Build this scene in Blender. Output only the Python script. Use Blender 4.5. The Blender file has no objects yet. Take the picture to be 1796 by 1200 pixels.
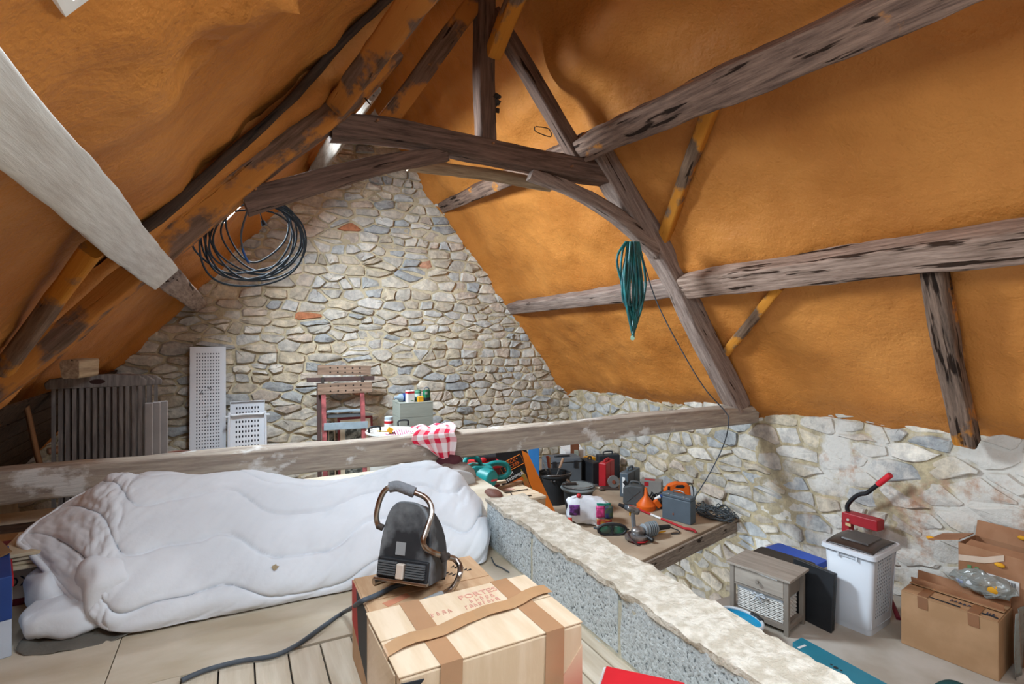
import bpy, bmesh, math, random
from mathutils import Vector, Matrix, noise, Euler
R = math.radians
PI = math.pi
# ------------------------------------------------------------------ camera, world, lights, exposure
SC = bpy.context.scene
COL = SC.collection
CAMZ = 1.05                      # eye height above the upper loft floor (z = 0)
FPX, CX, HY = 953.0, 898.0, 580.0
YAW = R(26.88)
SN, CS = math.sin(YAW), math.cos(YAW)
cam_d = bpy.data.cameras.new('camera')
cam = bpy.data.objects.new('camera', cam_d)
COL.objects.link(cam)
cam.location = (0, 0, CAMZ)
cam.rotation_euler = (PI / 2, 0, -YAW)
cam_d.sensor_width = 36
cam_d.lens = 36 * FPX / 1796
cam_d.shift_y = -20 / 1796
cam_d.clip_start = 0.02
SC.camera = cam
SC.view_settings.view_transform = 'Standard'
SC.view_settings.look = 'None'
SC.view_settings.exposure = 0.36
SC.view_settings.gamma = 1
SC.view_settings.use_curve_mapping = False
W = bpy.data.worlds.new('world')
SC.world = W
W.use_nodes = True
W.node_tree.nodes['Background'].inputs[0].default_value = (0.80, 0.90, 1.0, 1)
W.node_tree.nodes['Background'].inputs[1].default_value = 1.6

def area(name, loc, nrm, sx, sy, power, col=(0.80, 0.90, 1.0)):
    """daylight or added fill entering through one roof window: as large as the window, just outside it"""
    d = bpy.data.lights.new(name, 'AREA')
    d.shape = 'RECTANGLE'; d.size = sx; d.size_y = sy; d.energy = power; d.color = col
    o = bpy.data.objects.new(name, d)
    COL.objects.link(o)
    o.location = loc
    o.rotation_euler = Vector(nrm).to_track_quat('-Z', 'Y').to_euler()
    return o

# roof planes: left z = LZ0 + LS*x ; right z = eave + RS*(RX - x)
LZ0, LS = 2.16, 1.2
RX, RS = 4.66, 1.3
RIDX = 1.66
WX = 4.68        # right wall face
GY = 7.25        # gable wall face
BY = -3.2        # wall behind the camera
PZ = -0.90       # far platform floor
LZ = -1.05       # lower floor on the right
def zL(x): return LZ0 + LS * x
def zR(x, y=3.8): return CAMZ - 0.757 - 0.04 * (y - 3.8) + RS * (RX - x)
NL = Vector((LS, 0, -1)).normalized()      # inward normal of the left slope
NR = Vector((-RS, 0, -1)).normalized()
# roof windows (x range on the slope, y range), left slope; the last is unseen, added for fill
SKY = [(-0.12, 0.42, 4.35, 5.40), (-0.33, 0.36, 0.30, 1.44), (-0.30, 0.45, -2.4, -1.1)]
FILL_R = [(2.15, 3.05, -1.3, 0.0)]  # right slope window, unseen, added to brighten the left slope
SPOW = [300, 52, 45]
for i, (x0, x1, y0, y1) in enumerate(SKY):
    xm, ym = (x0 + x1) / 2, (y0 + y1) / 2
    area('window_or_fill_light', Vector((xm, ym, zL(xm))) - NL * 0.22, NL, y1 - y0, (x1 - x0) * 1.56, SPOW[i])
for (x0, x1, y0, y1) in FILL_R:
    xm, ym = (x0 + x1) / 2, (y0 + y1) / 2
    area('window_or_fill_light', Vector((xm, ym, zR(xm, ym))) - NR * 0.22, NR, y1 - y0, (x1 - x0) * 1.64, 170)

# ------------------------------------------------------------------ helpers
def lin(h):
    h = h.lstrip('#')
    o = []
    for i in (0, 2, 4):
        c = int(h[i:i + 2], 16) / 255
        o.append(c / 12.92 if c <= 0.04045 else ((c + 0.055) / 1.055) ** 2.4)
    return tuple(o)

def at(u, v, X=None, Y=None, Z=None):
    """scene point at a known distance X, Y or Z in the direction the photo shows it"""
    a = SN * FPX + CS * (u - CX)
    b = CS * FPX - SN * (u - CX)
    c = HY - v
    s = X / a if X is not None else (Y / b if Y is not None else (Z - CAMZ) / c)
    return Vector((a * s, b * s, CAMZ + c * s))

def at_roofR(u, v, off=0.0):
    a = SN * FPX + CS * (u - CX); b = CS * FPX - SN * (u - CX); c = HY - v
    s = (-0.757 + RS * RX - off) / (c + RS * a)
    return Vector((a * s, b * s, CAMZ + c * s))

def at_roofL(u, v, off=0.0):
    a = SN * FPX + CS * (u - CX); b = CS * FPX - SN * (u - CX); c = HY - v
    s = (LZ0 - CAMZ - off) / (c - LS * a)
    return Vector((a * s, b * s, CAMZ + c * s))

def lerp(a, b, t): return a + (b - a) * t

class G:
    """collects geometry for ONE mesh object"""
    def __init__(s): s.v = []; s.f = []
    def add(s, vs, fs, m=None):
        n = len(s.v)
        for p in vs:
            p = Vector(p)
            s.v.append(tuple(m @ p) if m else tuple(p))
        s.f += [tuple(i + n for i in f) for f in fs]
        return s
    def box(s, c, d, rot=None, taper=1.0):
        x, y, z = d[0] / 2, d[1] / 2, d[2] / 2
        t = taper
        vs = [(-x, -y, -z), (x, -y, -z), (x, y, -z), (-x, y, -z), (-x * t, -y * t, z), (x * t, -y * t, z), (x * t, y * t, z), (-x * t, y * t, z)]
        m = Matrix.Translation(c)
        if rot: m = m @ Euler(rot).to_matrix().to_4x4()
        return s.add(vs, [(3, 2, 1, 0), (4, 5, 6, 7), (0, 1, 5, 4), (1, 2, 6, 5), (2, 3, 7, 6), (3, 0, 4, 7)], m)
    def bar(s, p0, p1, w, h, up=(0, 0, 1)):
        p0, p1 = Vector(p0), Vector(p1)
        x = (p1 - p0); L = x.length; x.normalize()
        y = Vector(up).cross(x)
        if y.length < 1e-4: y = Vector((0, 1, 0)).cross(x)
        y.normalize(); z = x.cross(y)
        m = Matrix((x, y, z)).transposed().to_4x4(); m.translation = (p0 + p1) / 2
        g = G().box((0, 0, 0), (L, w, h))
        return s.add(g.v, g.f, m)
    def cyl(s, p0, p1, r0, r1=None, n=16, caps=True):
        r1 = r0 if r1 is None else r1
        p0, p1 = Vector(p0), Vector(p1)
        z = (p1 - p0).normalized()
        x = z.orthogonal().normalized(); y = z.cross(x)
        vs = []
        for p, r in ((p0, r0), (p1, r1)):
            for i in range(n):
                a = 2 * PI * i / n
                vs.append(p + x * (r * math.cos(a)) + y * (r * math.sin(a)))
        fs = [(i, (i + 1) % n, n + (i + 1) % n, n + i) for i in range(n)]
        if caps: fs += [tuple(range(n - 1, -1, -1)), tuple(range(n, 2 * n))]
        return s.add(vs, fs)
    def lathe(s, prof, n=24, m=None, sx=1.0, sy=1.0):
        vs = []; k = len(prof)
        for r, z in prof:
            for i in range(n):
                a = 2 * PI * i / n
                vs.append((r * math.cos(a) * sx, r * math.sin(a) * sy, z))
        fs = []
        for j in range(k - 1):
            for i in range(n):
                fs.append((j * n + i, j * n + (i + 1) % n, (j + 1) * n + (i + 1) % n, (j + 1) * n + i))
        if prof[0][0] > 1e-5: fs.append(tuple(range(n - 1, -1, -1)))
        if prof[-1][0] > 1e-5: fs.append(tuple(range((k - 1) * n, k * n)))
        return s.add(vs, fs, m)
    def tube(s, pts, r, n=8, closed=False, caps=True):
        pts = [Vector(p) for p in pts]; k = len(pts)
        rs = r if isinstance(r, (list, tuple)) else [r] * k
        nrm = None; vs = []
        for i in range(k):
            t = (pts[(i + 1) % k] - pts[i - 1]) if closed else (pts[min(i + 1, k - 1)] - pts[max(i - 1, 0)])
            t.normalize()
            if nrm is None: nrm = t.orthogonal().normalized()
            nrm = (nrm - t * nrm.dot(t))
            if nrm.length < 1e-6: nrm = t.orthogonal()
            nrm.normalize()
            b = t.cross(nrm)
            for j in range(n):
                a = 2 * PI * j / n
                vs.append(pts[i] + nrm * (rs[i] * math.cos(a)) + b * (rs[i] * math.sin(a)))
        fs = []
        for i in range(k if closed else k - 1):
            i2 = (i + 1) % k
            for j in range(n):
                fs.append((i * n + j, i * n + (j + 1) % n, i2 * n + (j + 1) % n, i2 * n + j))
        if not closed and caps: fs += [tuple(range(n - 1, -1, -1)), tuple(range((k - 1) * n, k * n))]
        return s.add(vs, fs)
    def prism(s, poly, d, m=None):
        """polygon (x, z) extruded along y from -d/2 to d/2"""
        k = len(poly)
        vs = [(x, -d / 2, z) for x, z in poly] + [(x, d / 2, z) for x, z in poly]
        fs = [tuple(range(k)), tuple(range(2 * k - 1, k - 1, -1))] + [((i + 1) % k, i, k + i, k + (i + 1) % k) for i in range(k)]
        return s.add(vs, fs, m)
    def grid(s, fn, nu, nv, m=None, flip=False, skip=None):
        vs = [fn(i / nu, j / nv) for i in range(nu + 1) for j in range(nv + 1)]
        fs = []
        for i in range(nu):
            for j in range(nv):
                if skip and skip(i, j): continue
                q = (i * (nv + 1) + j, (i + 1) * (nv + 1) + j, (i + 1) * (nv + 1) + j + 1, i * (nv + 1) + j + 1)
                fs.append(q[::-1] if flip else q)
        return s.add(vs, fs, m)
    def ball(s, c, r, n=12, sc=(1, 1, 1)):
        prof = [(max(1e-6, math.sin(PI * i / n)), -math.cos(PI * i / n)) for i in range(n + 1)]
        m = Matrix.Translation(c) @ Matrix.Diagonal((r * sc[0], r * sc[1], r * sc[2], 1))
        return s.lathe(prof, n * 2, m)

def spline(pts, n=8, closed=False):
    pts = [Vector(p) for p in pts]; k = len(pts); out = []
    for i in range(k if closed else k - 1):
        if closed: a, b, c, d = pts[i - 1], pts[i], pts[(i + 1) % k], pts[(i + 2) % k]
        else: a, b, c, d = pts[max(i - 1, 0)], pts[i], pts[i + 1], pts[min(i + 2, k - 1)]
        for j in range(n):
            t = j / n
            out.append(0.5 * ((2 * b) + (c - a) * t + (2 * a - 5 * b + 4 * c - d) * t * t + (3 * b - a - 3 * c + d) * t ** 3))
    if not closed: out.append(pts[-1])
    return out

def obj(name, g, m, parent=None, bevel=0, smooth=None, solid=0, inv=None, subd=0, merge=False):
    me = bpy.data.meshes.new(name)
    me.from_pydata(g.v, [], g.f); me.update()
    if merge:
        bm = bmesh.new(); bm.from_mesh(me); bmesh.ops.remove_doubles(bm, verts=bm.verts, dist=1e-5)
        bmesh.ops.recalc_face_normals(bm, faces=bm.faces); bm.to_mesh(me); bm.free()
    if smooth:
        me.shade_smooth(); me.set_sharp_from_angle(angle=R(smooth))
    o = bpy.data.objects.new(name, me)
    COL.objects.link(o)
    if m is not None: me.materials.append(m)
    if solid:
        md = o.modifiers.new('solid', 'SOLIDIFY'); md.thickness = solid; md.offset = 0
    if bevel:
        md = o.modifiers.new('bevel', 'BEVEL'); md.width = bevel; md.segments = 2; md.limit_method = 'ANGLE'; md.angle_limit = R(40)
    if subd:
        md = o.modifiers.new('sub', 'SUBSURF'); md.levels = subd; md.render_levels = subd
    if parent is not None:
        o.parent = parent
        if inv is not None: o.matrix_parent_inverse = inv
    return o

def tag(o, label, cat, group=None):
    o['label'] = label; o['category'] = cat
    if group: o['group'] = group
    return o
def struct(o, label=None, cat=None):
    o['kind'] = 'structure'
    if label: o['label'] = label
    if cat: o['category'] = cat
    return o
def thing(name, label, cat, loc=(0, 0, 0), rz=0.0, group=None, rot=None):
    o = bpy.data.objects.new(name, None)
    COL.objects.link(o)
    o.empty_display_size = 0.1
    o.location = loc
    o.rotation_euler = rot if rot else (0, 0, rz)
    return tag(o, label, cat, group)
def copy_tree(o, parent=None):
    c = o.copy(); COL.objects.link(c)
    if parent is not None: c.parent = parent; c.matrix_parent_inverse = o.matrix_parent_inverse.copy()
    for ch in [x for x in bpy.data.objects if x.parent == o]: copy_tree(ch, c)
    return c

def text_mesh(body, size, depth=0.0008):
    cu = bpy.data.curves.new('lettering', 'FONT')
    cu.body = body; cu.size = size; cu.extrude = depth; cu.align_x = 'CENTER'; cu.align_y = 'CENTER'; cu.resolution_u = 2
    o = bpy.data.objects.new('lettering', cu)
    COL.objects.link(o)
    dg = bpy.context.evaluated_depsgraph_get()
    me = bpy.data.meshes.new_from_object(o.evaluated_get(dg))
    bpy.data.objects.remove(o); bpy.data.curves.remove(cu)
    return me
def text(body, size, m, parent, loc, rot, name='lettering', sx=1.0):
    me = text_mesh(body, size)
    me.materials.clear(); me.materials.append(m)
    o = bpy.data.objects.new(name, me)
    COL.objects.link(o)
    o.parent = parent; o.location = loc; o.rotation_euler = rot; o.scale = (sx, 1, 1)
    return o

def scribble(parent, m, x, y, z, L, h, rot, seed, r=0.0011):
    """a line of illegible felt-pen handwriting on a flat lid"""
    rg = random.Random(seed); g = G(); c, s = math.cos(rot), math.sin(rot)
    n = max(3, int(L / (h * 0.75)))
    for i in range(n):
        a = -L / 2 + L * (i + 0.15) / n; w = L / n * 0.6
        pts = [(a + w * rg.random(), h * (rg.random() - 0.5)) for _ in range(4)]
        pts = [(a, -h / 2), (a + w * 0.3, h / 2)] + pts
        g.tube(spline([(x + px * c - py * s, y + px * s + py * c, z) for px, py in pts], 3), r, 4)
    return obj('handwriting', g, m, parent)

# ------------------------------------------------------------------ materials (all procedural)
MATS = {}
def mat(name, col, rough=0.6, var=0.12, scale=8.0, bump=0.0, bscale=60.0, metal=0.0, col2=None, detail=6, spec=0.4, stretch=(1, 1, 1), mix=(0.42, 0.62), trans=0.0, coat=0.0, bdist=0.01):
    if name in MATS: return MATS[name]
    m = bpy.data.materials.new(name); m.use_nodes = True
    nt = m.node_tree; N = nt.nodes; L = nt.links
    b = N['Principled BSDF']
    b.inputs['Roughness'].default_value = rough
    b.inputs['Metallic'].default_value = metal
    b.inputs['Specular IOR Level'].default_value = spec
    if trans: b.inputs['Transmission Weight'].default_value = trans
    if coat: b.inputs['Coat Weight'].default_value = coat
    c1 = lin(col) if isinstance(col, str) else col
    c2 = (lin(col2) if isinstance(col2, str) else col2) if col2 else tuple(min(1, c * (1 - var)) for c in c1)
    tc = N.new('ShaderNodeTexCoord'); mp = N.new('ShaderNodeMapping')
    mp.inputs['Scale'].default_value = stretch
    L.new(tc.outputs['Object'], mp.inputs[0])
    nz = N.new('ShaderNodeTexNoise'); nz.inputs['Scale'].default_value = scale; nz.inputs['Detail'].default_value = detail
    L.new(mp.outputs[0], nz.inputs['Vector'])
    rp = N.new('ShaderNodeValToRGB')
    rp.color_ramp.elements[0].position = mix[0]; rp.color_ramp.elements[0].color = (*c2, 1)
    rp.color_ramp.elements[1].position = mix[1]; rp.color_ramp.elements[1].color = (*c1, 1)
    L.new(nz.outputs[0], rp.inputs[0]); L.new(rp.outputs[0], b.inputs['Base Color'])
    if bump:
        n2 = N.new('ShaderNodeTexNoise'); n2.inputs['Scale'].default_value = bscale; n2.inputs['Detail'].default_value = 5
        L.new(mp.outputs[0], n2.inputs['Vector'])
        bp = N.new('ShaderNodeBump'); bp.inputs['Strength'].default_value = bump; bp.inputs['Distance'].default_value = bdist
        L.new(n2.outputs[0], bp.inputs['Height']); L.new(bp.outputs[0], b.inputs['Normal'])
    MATS[name] = m
    return m

def wood(name, c_light, c_dark, patch=None, patch_amt=0.55, rough=0.85, grain=9.0, bump=0.7, foam=None, foam_amt=0.5, coord='Object', stretch=(0.35, 4.5, 4.5), crack=0.34):
    """aged timber, grain along the local x axis, with cracks; optional patches (limewash, overspray)"""
    if name in MATS: return MATS[name]
    m = bpy.data.materials.new(name); m.use_nodes = True
    nt = m.node_tree; N = nt.nodes; L = nt.links
    b = N['Principled BSDF']; b.inputs['Roughness'].default_value = rough; b.inputs['Specular IOR Level'].default_value = 0.2
    tc = N.new('ShaderNodeTexCoord'); mp = N.new('ShaderNodeMapping'); mp.inputs['Scale'].default_value = stretch
    L.new(tc.outputs[coord], mp.inputs[0])
    nz = N.new('ShaderNodeTexNoise'); nz.inputs['Scale'].default_value = grain; nz.inputs['Detail'].default_value = 8; nz.inputs['Roughness'].default_value = 0.65
    L.new(mp.outputs[0], nz.inputs['Vector'])
    rp = N.new('ShaderNodeValToRGB')
    e = rp.color_ramp.elements
    e[0].position = 0.33; e[0].color = (*lin(c_dark), 1)
    e[1].position = 0.64; e[1].color = (*lin(c_light), 1)
    L.new(nz.outputs[0], rp.inputs[0])
    out = rp.outputs[0]
    # drying cracks
    mpc = N.new('ShaderNodeMapping'); mpc.inputs['Scale'].default_value = (0.5 * stretch[0] / 0.35, stretch[1] * 1.3, stretch[2] * 1.3)
    L.new(tc.outputs[coord], mpc.inputs[0])
    cz = N.new('ShaderNodeTexNoise'); cz.inputs['Scale'].default_value = 4.0; cz.inputs['Detail'].default_value = 3
    L.new(mpc.outputs[0], cz.inputs['Vector'])
    cr = N.new('ShaderNodeValToRGB'); cr.color_ramp.elements[0].position = crack - 0.02; cr.color_ramp.elements[0].color = (0.12, 0.09, 0.07, 1)
    cr.color_ramp.elements[1].position = crack + 0.02; cr.color_ramp.elements[1].color = (1, 1, 1, 1)
    L.new(cz.outputs[0], cr.inputs[0])
    mx = N.new('ShaderNodeMix'); mx.data_type = 'RGBA'; mx.blend_type = 'MULTIPLY'; mx.inputs[0].default_value = 1
    L.new(out, mx.inputs[6]); L.new(cr.outputs[0], mx.inputs[7]); out = mx.outputs[2]
    k = 0
    for c, amt, sc in ((patch, patch_amt, 3.2), (foam, foam_amt, 2.2)):
        k += 1
        if not c: continue
        pz = N.new('ShaderNodeTexNoise'); pz.inputs['Scale'].default_value = sc; pz.inputs['Detail'].default_value = 9; pz.inputs['Roughness'].default_value = 0.6
        mo = N.new('ShaderNodeMapping'); mo.inputs['Location'].default_value = (7 * k, 3, 1); mo.inputs['Scale'].default_value = (1, 1.4, 1.4)
        L.new(tc.outputs[coord], mo.inputs[0]); L.new(mo.outputs[0], pz.inputs['Vector'])
        pr = N.new('ShaderNodeValToRGB'); pr.color_ramp.elements[0].position = amt; pr.color_ramp.elements[1].position = amt + 0.06
        L.new(pz.outputs[0], pr.inputs[0])
        m2 = N.new('ShaderNodeMix'); m2.data_type = 'RGBA'
        L.new(pr.outputs[0], m2.inputs[0]); L.new(out, m2.inputs[6]); m2.inputs[7].default_value = (*lin(c), 1)
        out = m2.outputs[2]
    L.new(out, b.inputs['Base Color'])
    bp = N.new('ShaderNodeBump'); bp.inputs['Strength'].default_value = bump; bp.inputs['Distance'].default_value = 0.012
    ad = N.new('ShaderNodeMath'); ad.operation = 'ADD'
    L.new(nz.outputs[0], ad.inputs[0]); L.new(cr.outputs[0], ad.inputs[1])
    L.new(ad.outputs[0], bp.inputs['Height']); L.new(bp.outputs[0], b.inputs['Normal'])
    MATS[name] = m
    return m

def foam_mat():
    m = bpy.data.materials.new('spray_foam'); m.use_nodes = True
    N = m.node_tree.nodes; L = m.node_tree.links; b = N['Principled BSDF']
    b.inputs['Roughness'].default_value = 0.62; b.inputs['Specular IOR Level'].default_value = 0.3
    tc = N.new('ShaderNodeTexCoord')
    n1 = N.new('ShaderNodeTexNoise'); n1.inputs['Scale'].default_value = 1.6; n1.inputs['Detail'].default_value = 7
    n2 = N.new('ShaderNodeTexNoise'); n2.inputs['Scale'].default_value = 55; n2.inputs['Detail'].default_value = 4
    n3 = N.new('ShaderNodeTexNoise'); n3.inputs['Scale'].default_value = 14; n3.inputs['Detail'].default_value = 4
    for n in (n1, n2, n3): L.new(tc.outputs['Object'], n.inputs['Vector'])
    rp = N.new('ShaderNodeValToRGB'); e = rp.color_ramp.elements
    e[0].position = 0.34; e[0].color = (*lin('#ac6a2a'), 1)
    e[1].position = 0.68; e[1].color = (*lin('#c4803b'), 1)
    L.new(n1.outputs[0], rp.inputs[0]); L.new(rp.outputs[0], b.inputs['Base Color'])
    ad = N.new('ShaderNodeMath'); ad.operation = 'MULTIPLY_ADD'; ad.inputs[1].default_value = 2.2
    L.new(n3.outputs[0], ad.inputs[0]); L.new(n2.outputs[0], ad.inputs[2])
    bp = N.new('ShaderNodeBump'); bp.inputs['Strength'].default_value = 0.55; bp.inputs['Distance'].default_value = 0.012
    L.new(ad.outputs[0], bp.inputs['Height']); L.new(bp.outputs[0], b.inputs['Normal'])
    return m
FOAM = foam_mat()

def stone_mat(name, limewash=None, amount=0.5):
    """per-stone colour from the mesh attribute 'tint', plus grain; limewash = remains of plaster"""
    m = bpy.data.materials.new(name); m.use_nodes = True
    N = m.node_tree.nodes; L = m.node_tree.links; b = N['Principled BSDF']
    b.inputs['Roughness'].default_value = 0.9; b.inputs['Specular IOR Level'].default_value = 0.15
    at_ = N.new('ShaderNodeAttribute'); at_.attribute_name = 'tint'
    tc = N.new('ShaderNodeTexCoord')
    n1 = N.new('ShaderNodeTexNoise'); n1.inputs['Scale'].default_value = 13; n1.inputs['Detail'].default_value = 9; n1.inputs['Roughness'].default_value = 0.65
    L.new(tc.outputs['Object'], n1.inputs['Vector'])
    rp = N.new('ShaderNodeValToRGB'); e = rp.color_ramp.elements
    e[0].position = 0.30; e[0].color = (0.58, 0.58, 0.60, 1); e[1].position = 0.66; e[1].color = (1.12, 1.1, 1.06, 1)
    L.new(n1.outputs[0], rp.inputs[0])
    mx = N.new('ShaderNodeMix'); mx.data_type = 'RGBA'; mx.blend_type = 'MULTIPLY'; mx.inputs[0].default_value = 1
    L.new(at_.outputs['Color'], mx.inputs[6]); L.new(rp.outputs[0], mx.inputs[7])
    out = mx.outputs[2]
    if limewash:
        for col, sc, off in ((limewash, 1.5, 0), ('#b08c74', 1.9, 5)):
            pz = N.new('ShaderNodeTexNoise'); pz.inputs['Scale'].default_value = sc; pz.inputs['Detail'].default_value = 10; pz.inputs['Roughness'].default_value = 0.68
            mo = N.new('ShaderNodeMapping'); mo.inputs['Location'].default_value = (off, off, 0)
            L.new(tc.outputs['Object'], mo.inputs[0]); L.new(mo.outputs[0], pz.inputs['Vector'])
            # plaster survives on the near half of the wall (small y)
            sp = N.new('ShaderNodeSeparateXYZ'); L.new(tc.outputs['Object'], sp.inputs[0])
            mr = N.new('ShaderNodeMapRange'); mr.inputs[1].default_value = 4.6; mr.inputs[2].default_value = 3.0
            mr.inputs[3].default_value = -0.35; mr.inputs[4].default_value = 0.06 if off == 0 else -0.06
            L.new(sp.outputs[1], mr.inputs[0])
            ad = N.new('ShaderNodeMath'); ad.operation = 'ADD'
            L.new(pz.outputs[0], ad.inputs[0]); L.new(mr.outputs[0], ad.inputs[1])
            pr = N.new('ShaderNodeValToRGB'); pr.color_ramp.elements[0].position = amount; pr.color_ramp.elements[1].position = amount + 0.09
            L.new(ad.outputs[0], pr.inputs[0])
            m2 = N.new('ShaderNodeMix'); m2.data_type = 'RGBA'; m2.inputs[7].default_value = (*lin(col), 1)
            L.new(pr.outputs[0], m2.inputs[0]); L.new(out, m2.inputs[6]); out = m2.outputs[2]
    L.new(out, b.inputs['Base Color'])
    bp = N.new('ShaderNodeBump'); bp.inputs['Strength'].default_value = 0.8; bp.inputs['Distance'].default_value = 0.015
    n2 = N.new('ShaderNodeTexNoise'); n2.inputs['Scale'].default_value = 26; n2.inputs['Detail'].default_value = 8
    L.new(tc.outputs['Object'], n2.inputs['Vector'])
    L.new(n2.outputs[0], bp.inputs['Height']); L.new(bp.outputs[0], b.inputs['Normal'])
    return m

def two_tone(name, c1, c2, fn, rough=0.8, bump=0.0, bscale=80):
    """helper for simple printed patterns: fn(nodes, links, texcoord) returns a 0..1 socket"""
    if name in MATS: return MATS[name]
    m = bpy.data.materials.new(name); m.use_nodes = True
    N = m.node_tree.nodes; L = m.node_tree.links; b = N['Principled BSDF']
    b.inputs['Roughness'].default_value = rough; b.inputs['Specular IOR Level'].default_value = 0.3
    tc = N.new('ShaderNodeTexCoord')
    s = fn(N, L, tc)
    mx = N.new('ShaderNodeMix'); mx.data_type = 'RGBA'
    mx.inputs[6].default_value = (*lin(c1), 1); mx.inputs[7].default_value = (*lin(c2), 1)
    L.new(s, mx.inputs[0]); L.new(mx.outputs[2], b.inputs['Base Color'])
    if bump:
        n2 = N.new('ShaderNodeTexNoise'); n2.inputs['Scale'].default_value = bscale
        L.new(tc.outputs['Object'], n2.inputs['Vector'])
        bp = N.new('ShaderNodeBump'); bp.inputs['Strength'].default_value = bump; bp.inputs['Distance'].default_value = 0.005
        L.new(n2.outputs[0], bp.inputs['Height']); L.new(bp.outputs[0], b.inputs['Normal'])
    MATS[name] = m
    return m

W_TIE = wood('tie_beam_wood', '#bcaf9f', '#8d8077', patch='#dcdad6', patch_amt=0.57, crack=0.27)
W_BROWN = wood('brown_beam_wood', '#7d6457', '#4a3a33', crack=0.33)
W_GREY = wood('grey_beam_wood', '#a08d82', '#6c5a52', crack=0.33)
W_PURL = wood('purlin_wood', '#8f7464', '#513f37', foam='#c07c30', foam_amt=0.62, crack=0.37)
W_FOAMED = wood('overspray_wood', '#806352', '#54402f', foam='#b57434', foam_amt=0.47, crack=0.31)
W_FOAMED2 = wood('heavy_overspray_wood', '#90755f', '#5c4636', foam='#c8832f', foam_amt=0.43, crack=0.31)
W_WHITE = wood('limewashed_wood', '#dad8d2', '#c2bdb6', foam='#a9805c', foam_amt=0.68, crack=0.27, bump=0.4)
W_FARP = wood('far_purlin_wood', '#a89f96', '#83796f', crack=0.30)
W_PALE = wood('pale_pole_wood', '#b8a286', '#86705a', crack=0.30)
W_DARK = wood('dark_wood_or_shade', '#4d3b2e', '#2b211b', crack=0.33)
M_MORTAR = mat('lime_mortar', '#cdbfa3', 0.95, col2='#b3a58a', scale=5, bump=0.7, bscale=40, bdist=0.02)
M_GABLE = stone_mat('gable_stone')
M_RSTONE = stone_mat('side_wall_stone', limewash='#cfcac2', amount=0.50)
# ------------------------------------------------------------------ structure: roof slopes
def fnoise(p, s, o=4): return noise.fractal(Vector(p) * s, 0.9, 2.1, o)

def roof(name, side):
    x0, x1 = (-2.15, RIDX + 0.16) if side == 'L' else (RIDX - 0.16, WX + 0.25)
    y0, y1 = BY - 0.1, GY + 0.12
    nx, ny = 96, 250
    n = NL if side == 'L' else NR
    opens = SKY if side == 'L' else FILL_R
    def fn(a, b):
        x, y = lerp(x0, x1, b), lerp(y0, y1, a)
        z = zL(x) if side == 'L' else zR(x, y)
        p = Vector((x, y, z))
        d = 0.045 * fnoise((x, y, z * 0.3), 0.9, 3) + 0.026 * fnoise((x + 9, y * 0.6, z), 3.4, 3) + 0.009 * fnoise((x, y + 4, z), 10, 3)
        d += 0.03 * max(0, fnoise((x, y * 0.35, z * 1.3), 4.0, 3)) * max(0, min(1, 1.5 * fnoise((x + 3, y, z), 0.8, 2)))
        if side == 'R':
            # foam is thicker above the upper purlin and laps onto the gable and the wall head
            d += 0.15 * math.exp(-((x - 2.40) / 0.14) ** 2) if y < 3.75 else 0.08 * math.exp(-((x - 2.45) / 0.12) ** 2)
            d += 0.03 * math.exp(-((x - 3.60) / 0.10) ** 2)
            d += 0.05 * math.exp(-((x - 4.55) / 0.12) ** 2)
            d += 0.05 * math.exp(-((y - 3.8) / 0.20) ** 2)
        else:
            d += 0.10 * math.exp(-((y - 3.85) / 0.18) ** 2)
            d += 0.04 * math.exp(-((x + 0.32) / 0.10) ** 2)
            nb = math.exp(-((x - 0.10) / 0.5) ** 2) * math.exp(-((y - 1.85) / 0.36) ** 2)   # lumpy, thick foam next to the near window
            d += nb * (0.09 + 0.11 * fnoise((x, y, z), 5.0, 4))
        d += 0.10 * math.exp(-((y - GY) / 0.16) ** 2)
        for (ox0, ox1, oy0, oy1) in opens:      # foam thins out to the window lining
            ex = max(ox0 - x, x - ox1, 0) + max(oy0 - y, y - oy1, 0)
            d *= min(1.0, 0.15 + ex / 0.18)
        return p + n * d
    def skip(i, j):
        x, y = lerp(x0, x1, (j + 0.5) / nx), lerp(y0, y1, (i + 0.5) / ny)
        return any(o[0] < x < o[1] and o[2] < y < o[3] for o in opens)
    g = G().grid(fn, ny, nx, flip=(side == 'R') is False and False, skip=skip)
    o = obj(name, g, FOAM, smooth=60)
    return struct(o, 'orange sprayed foam lining on the %s roof slope' % ('left' if side == 'L' else 'right'), 'ceiling')
roof('ceiling_left', 'L'); roof('ceiling_right', 'R')

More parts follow.
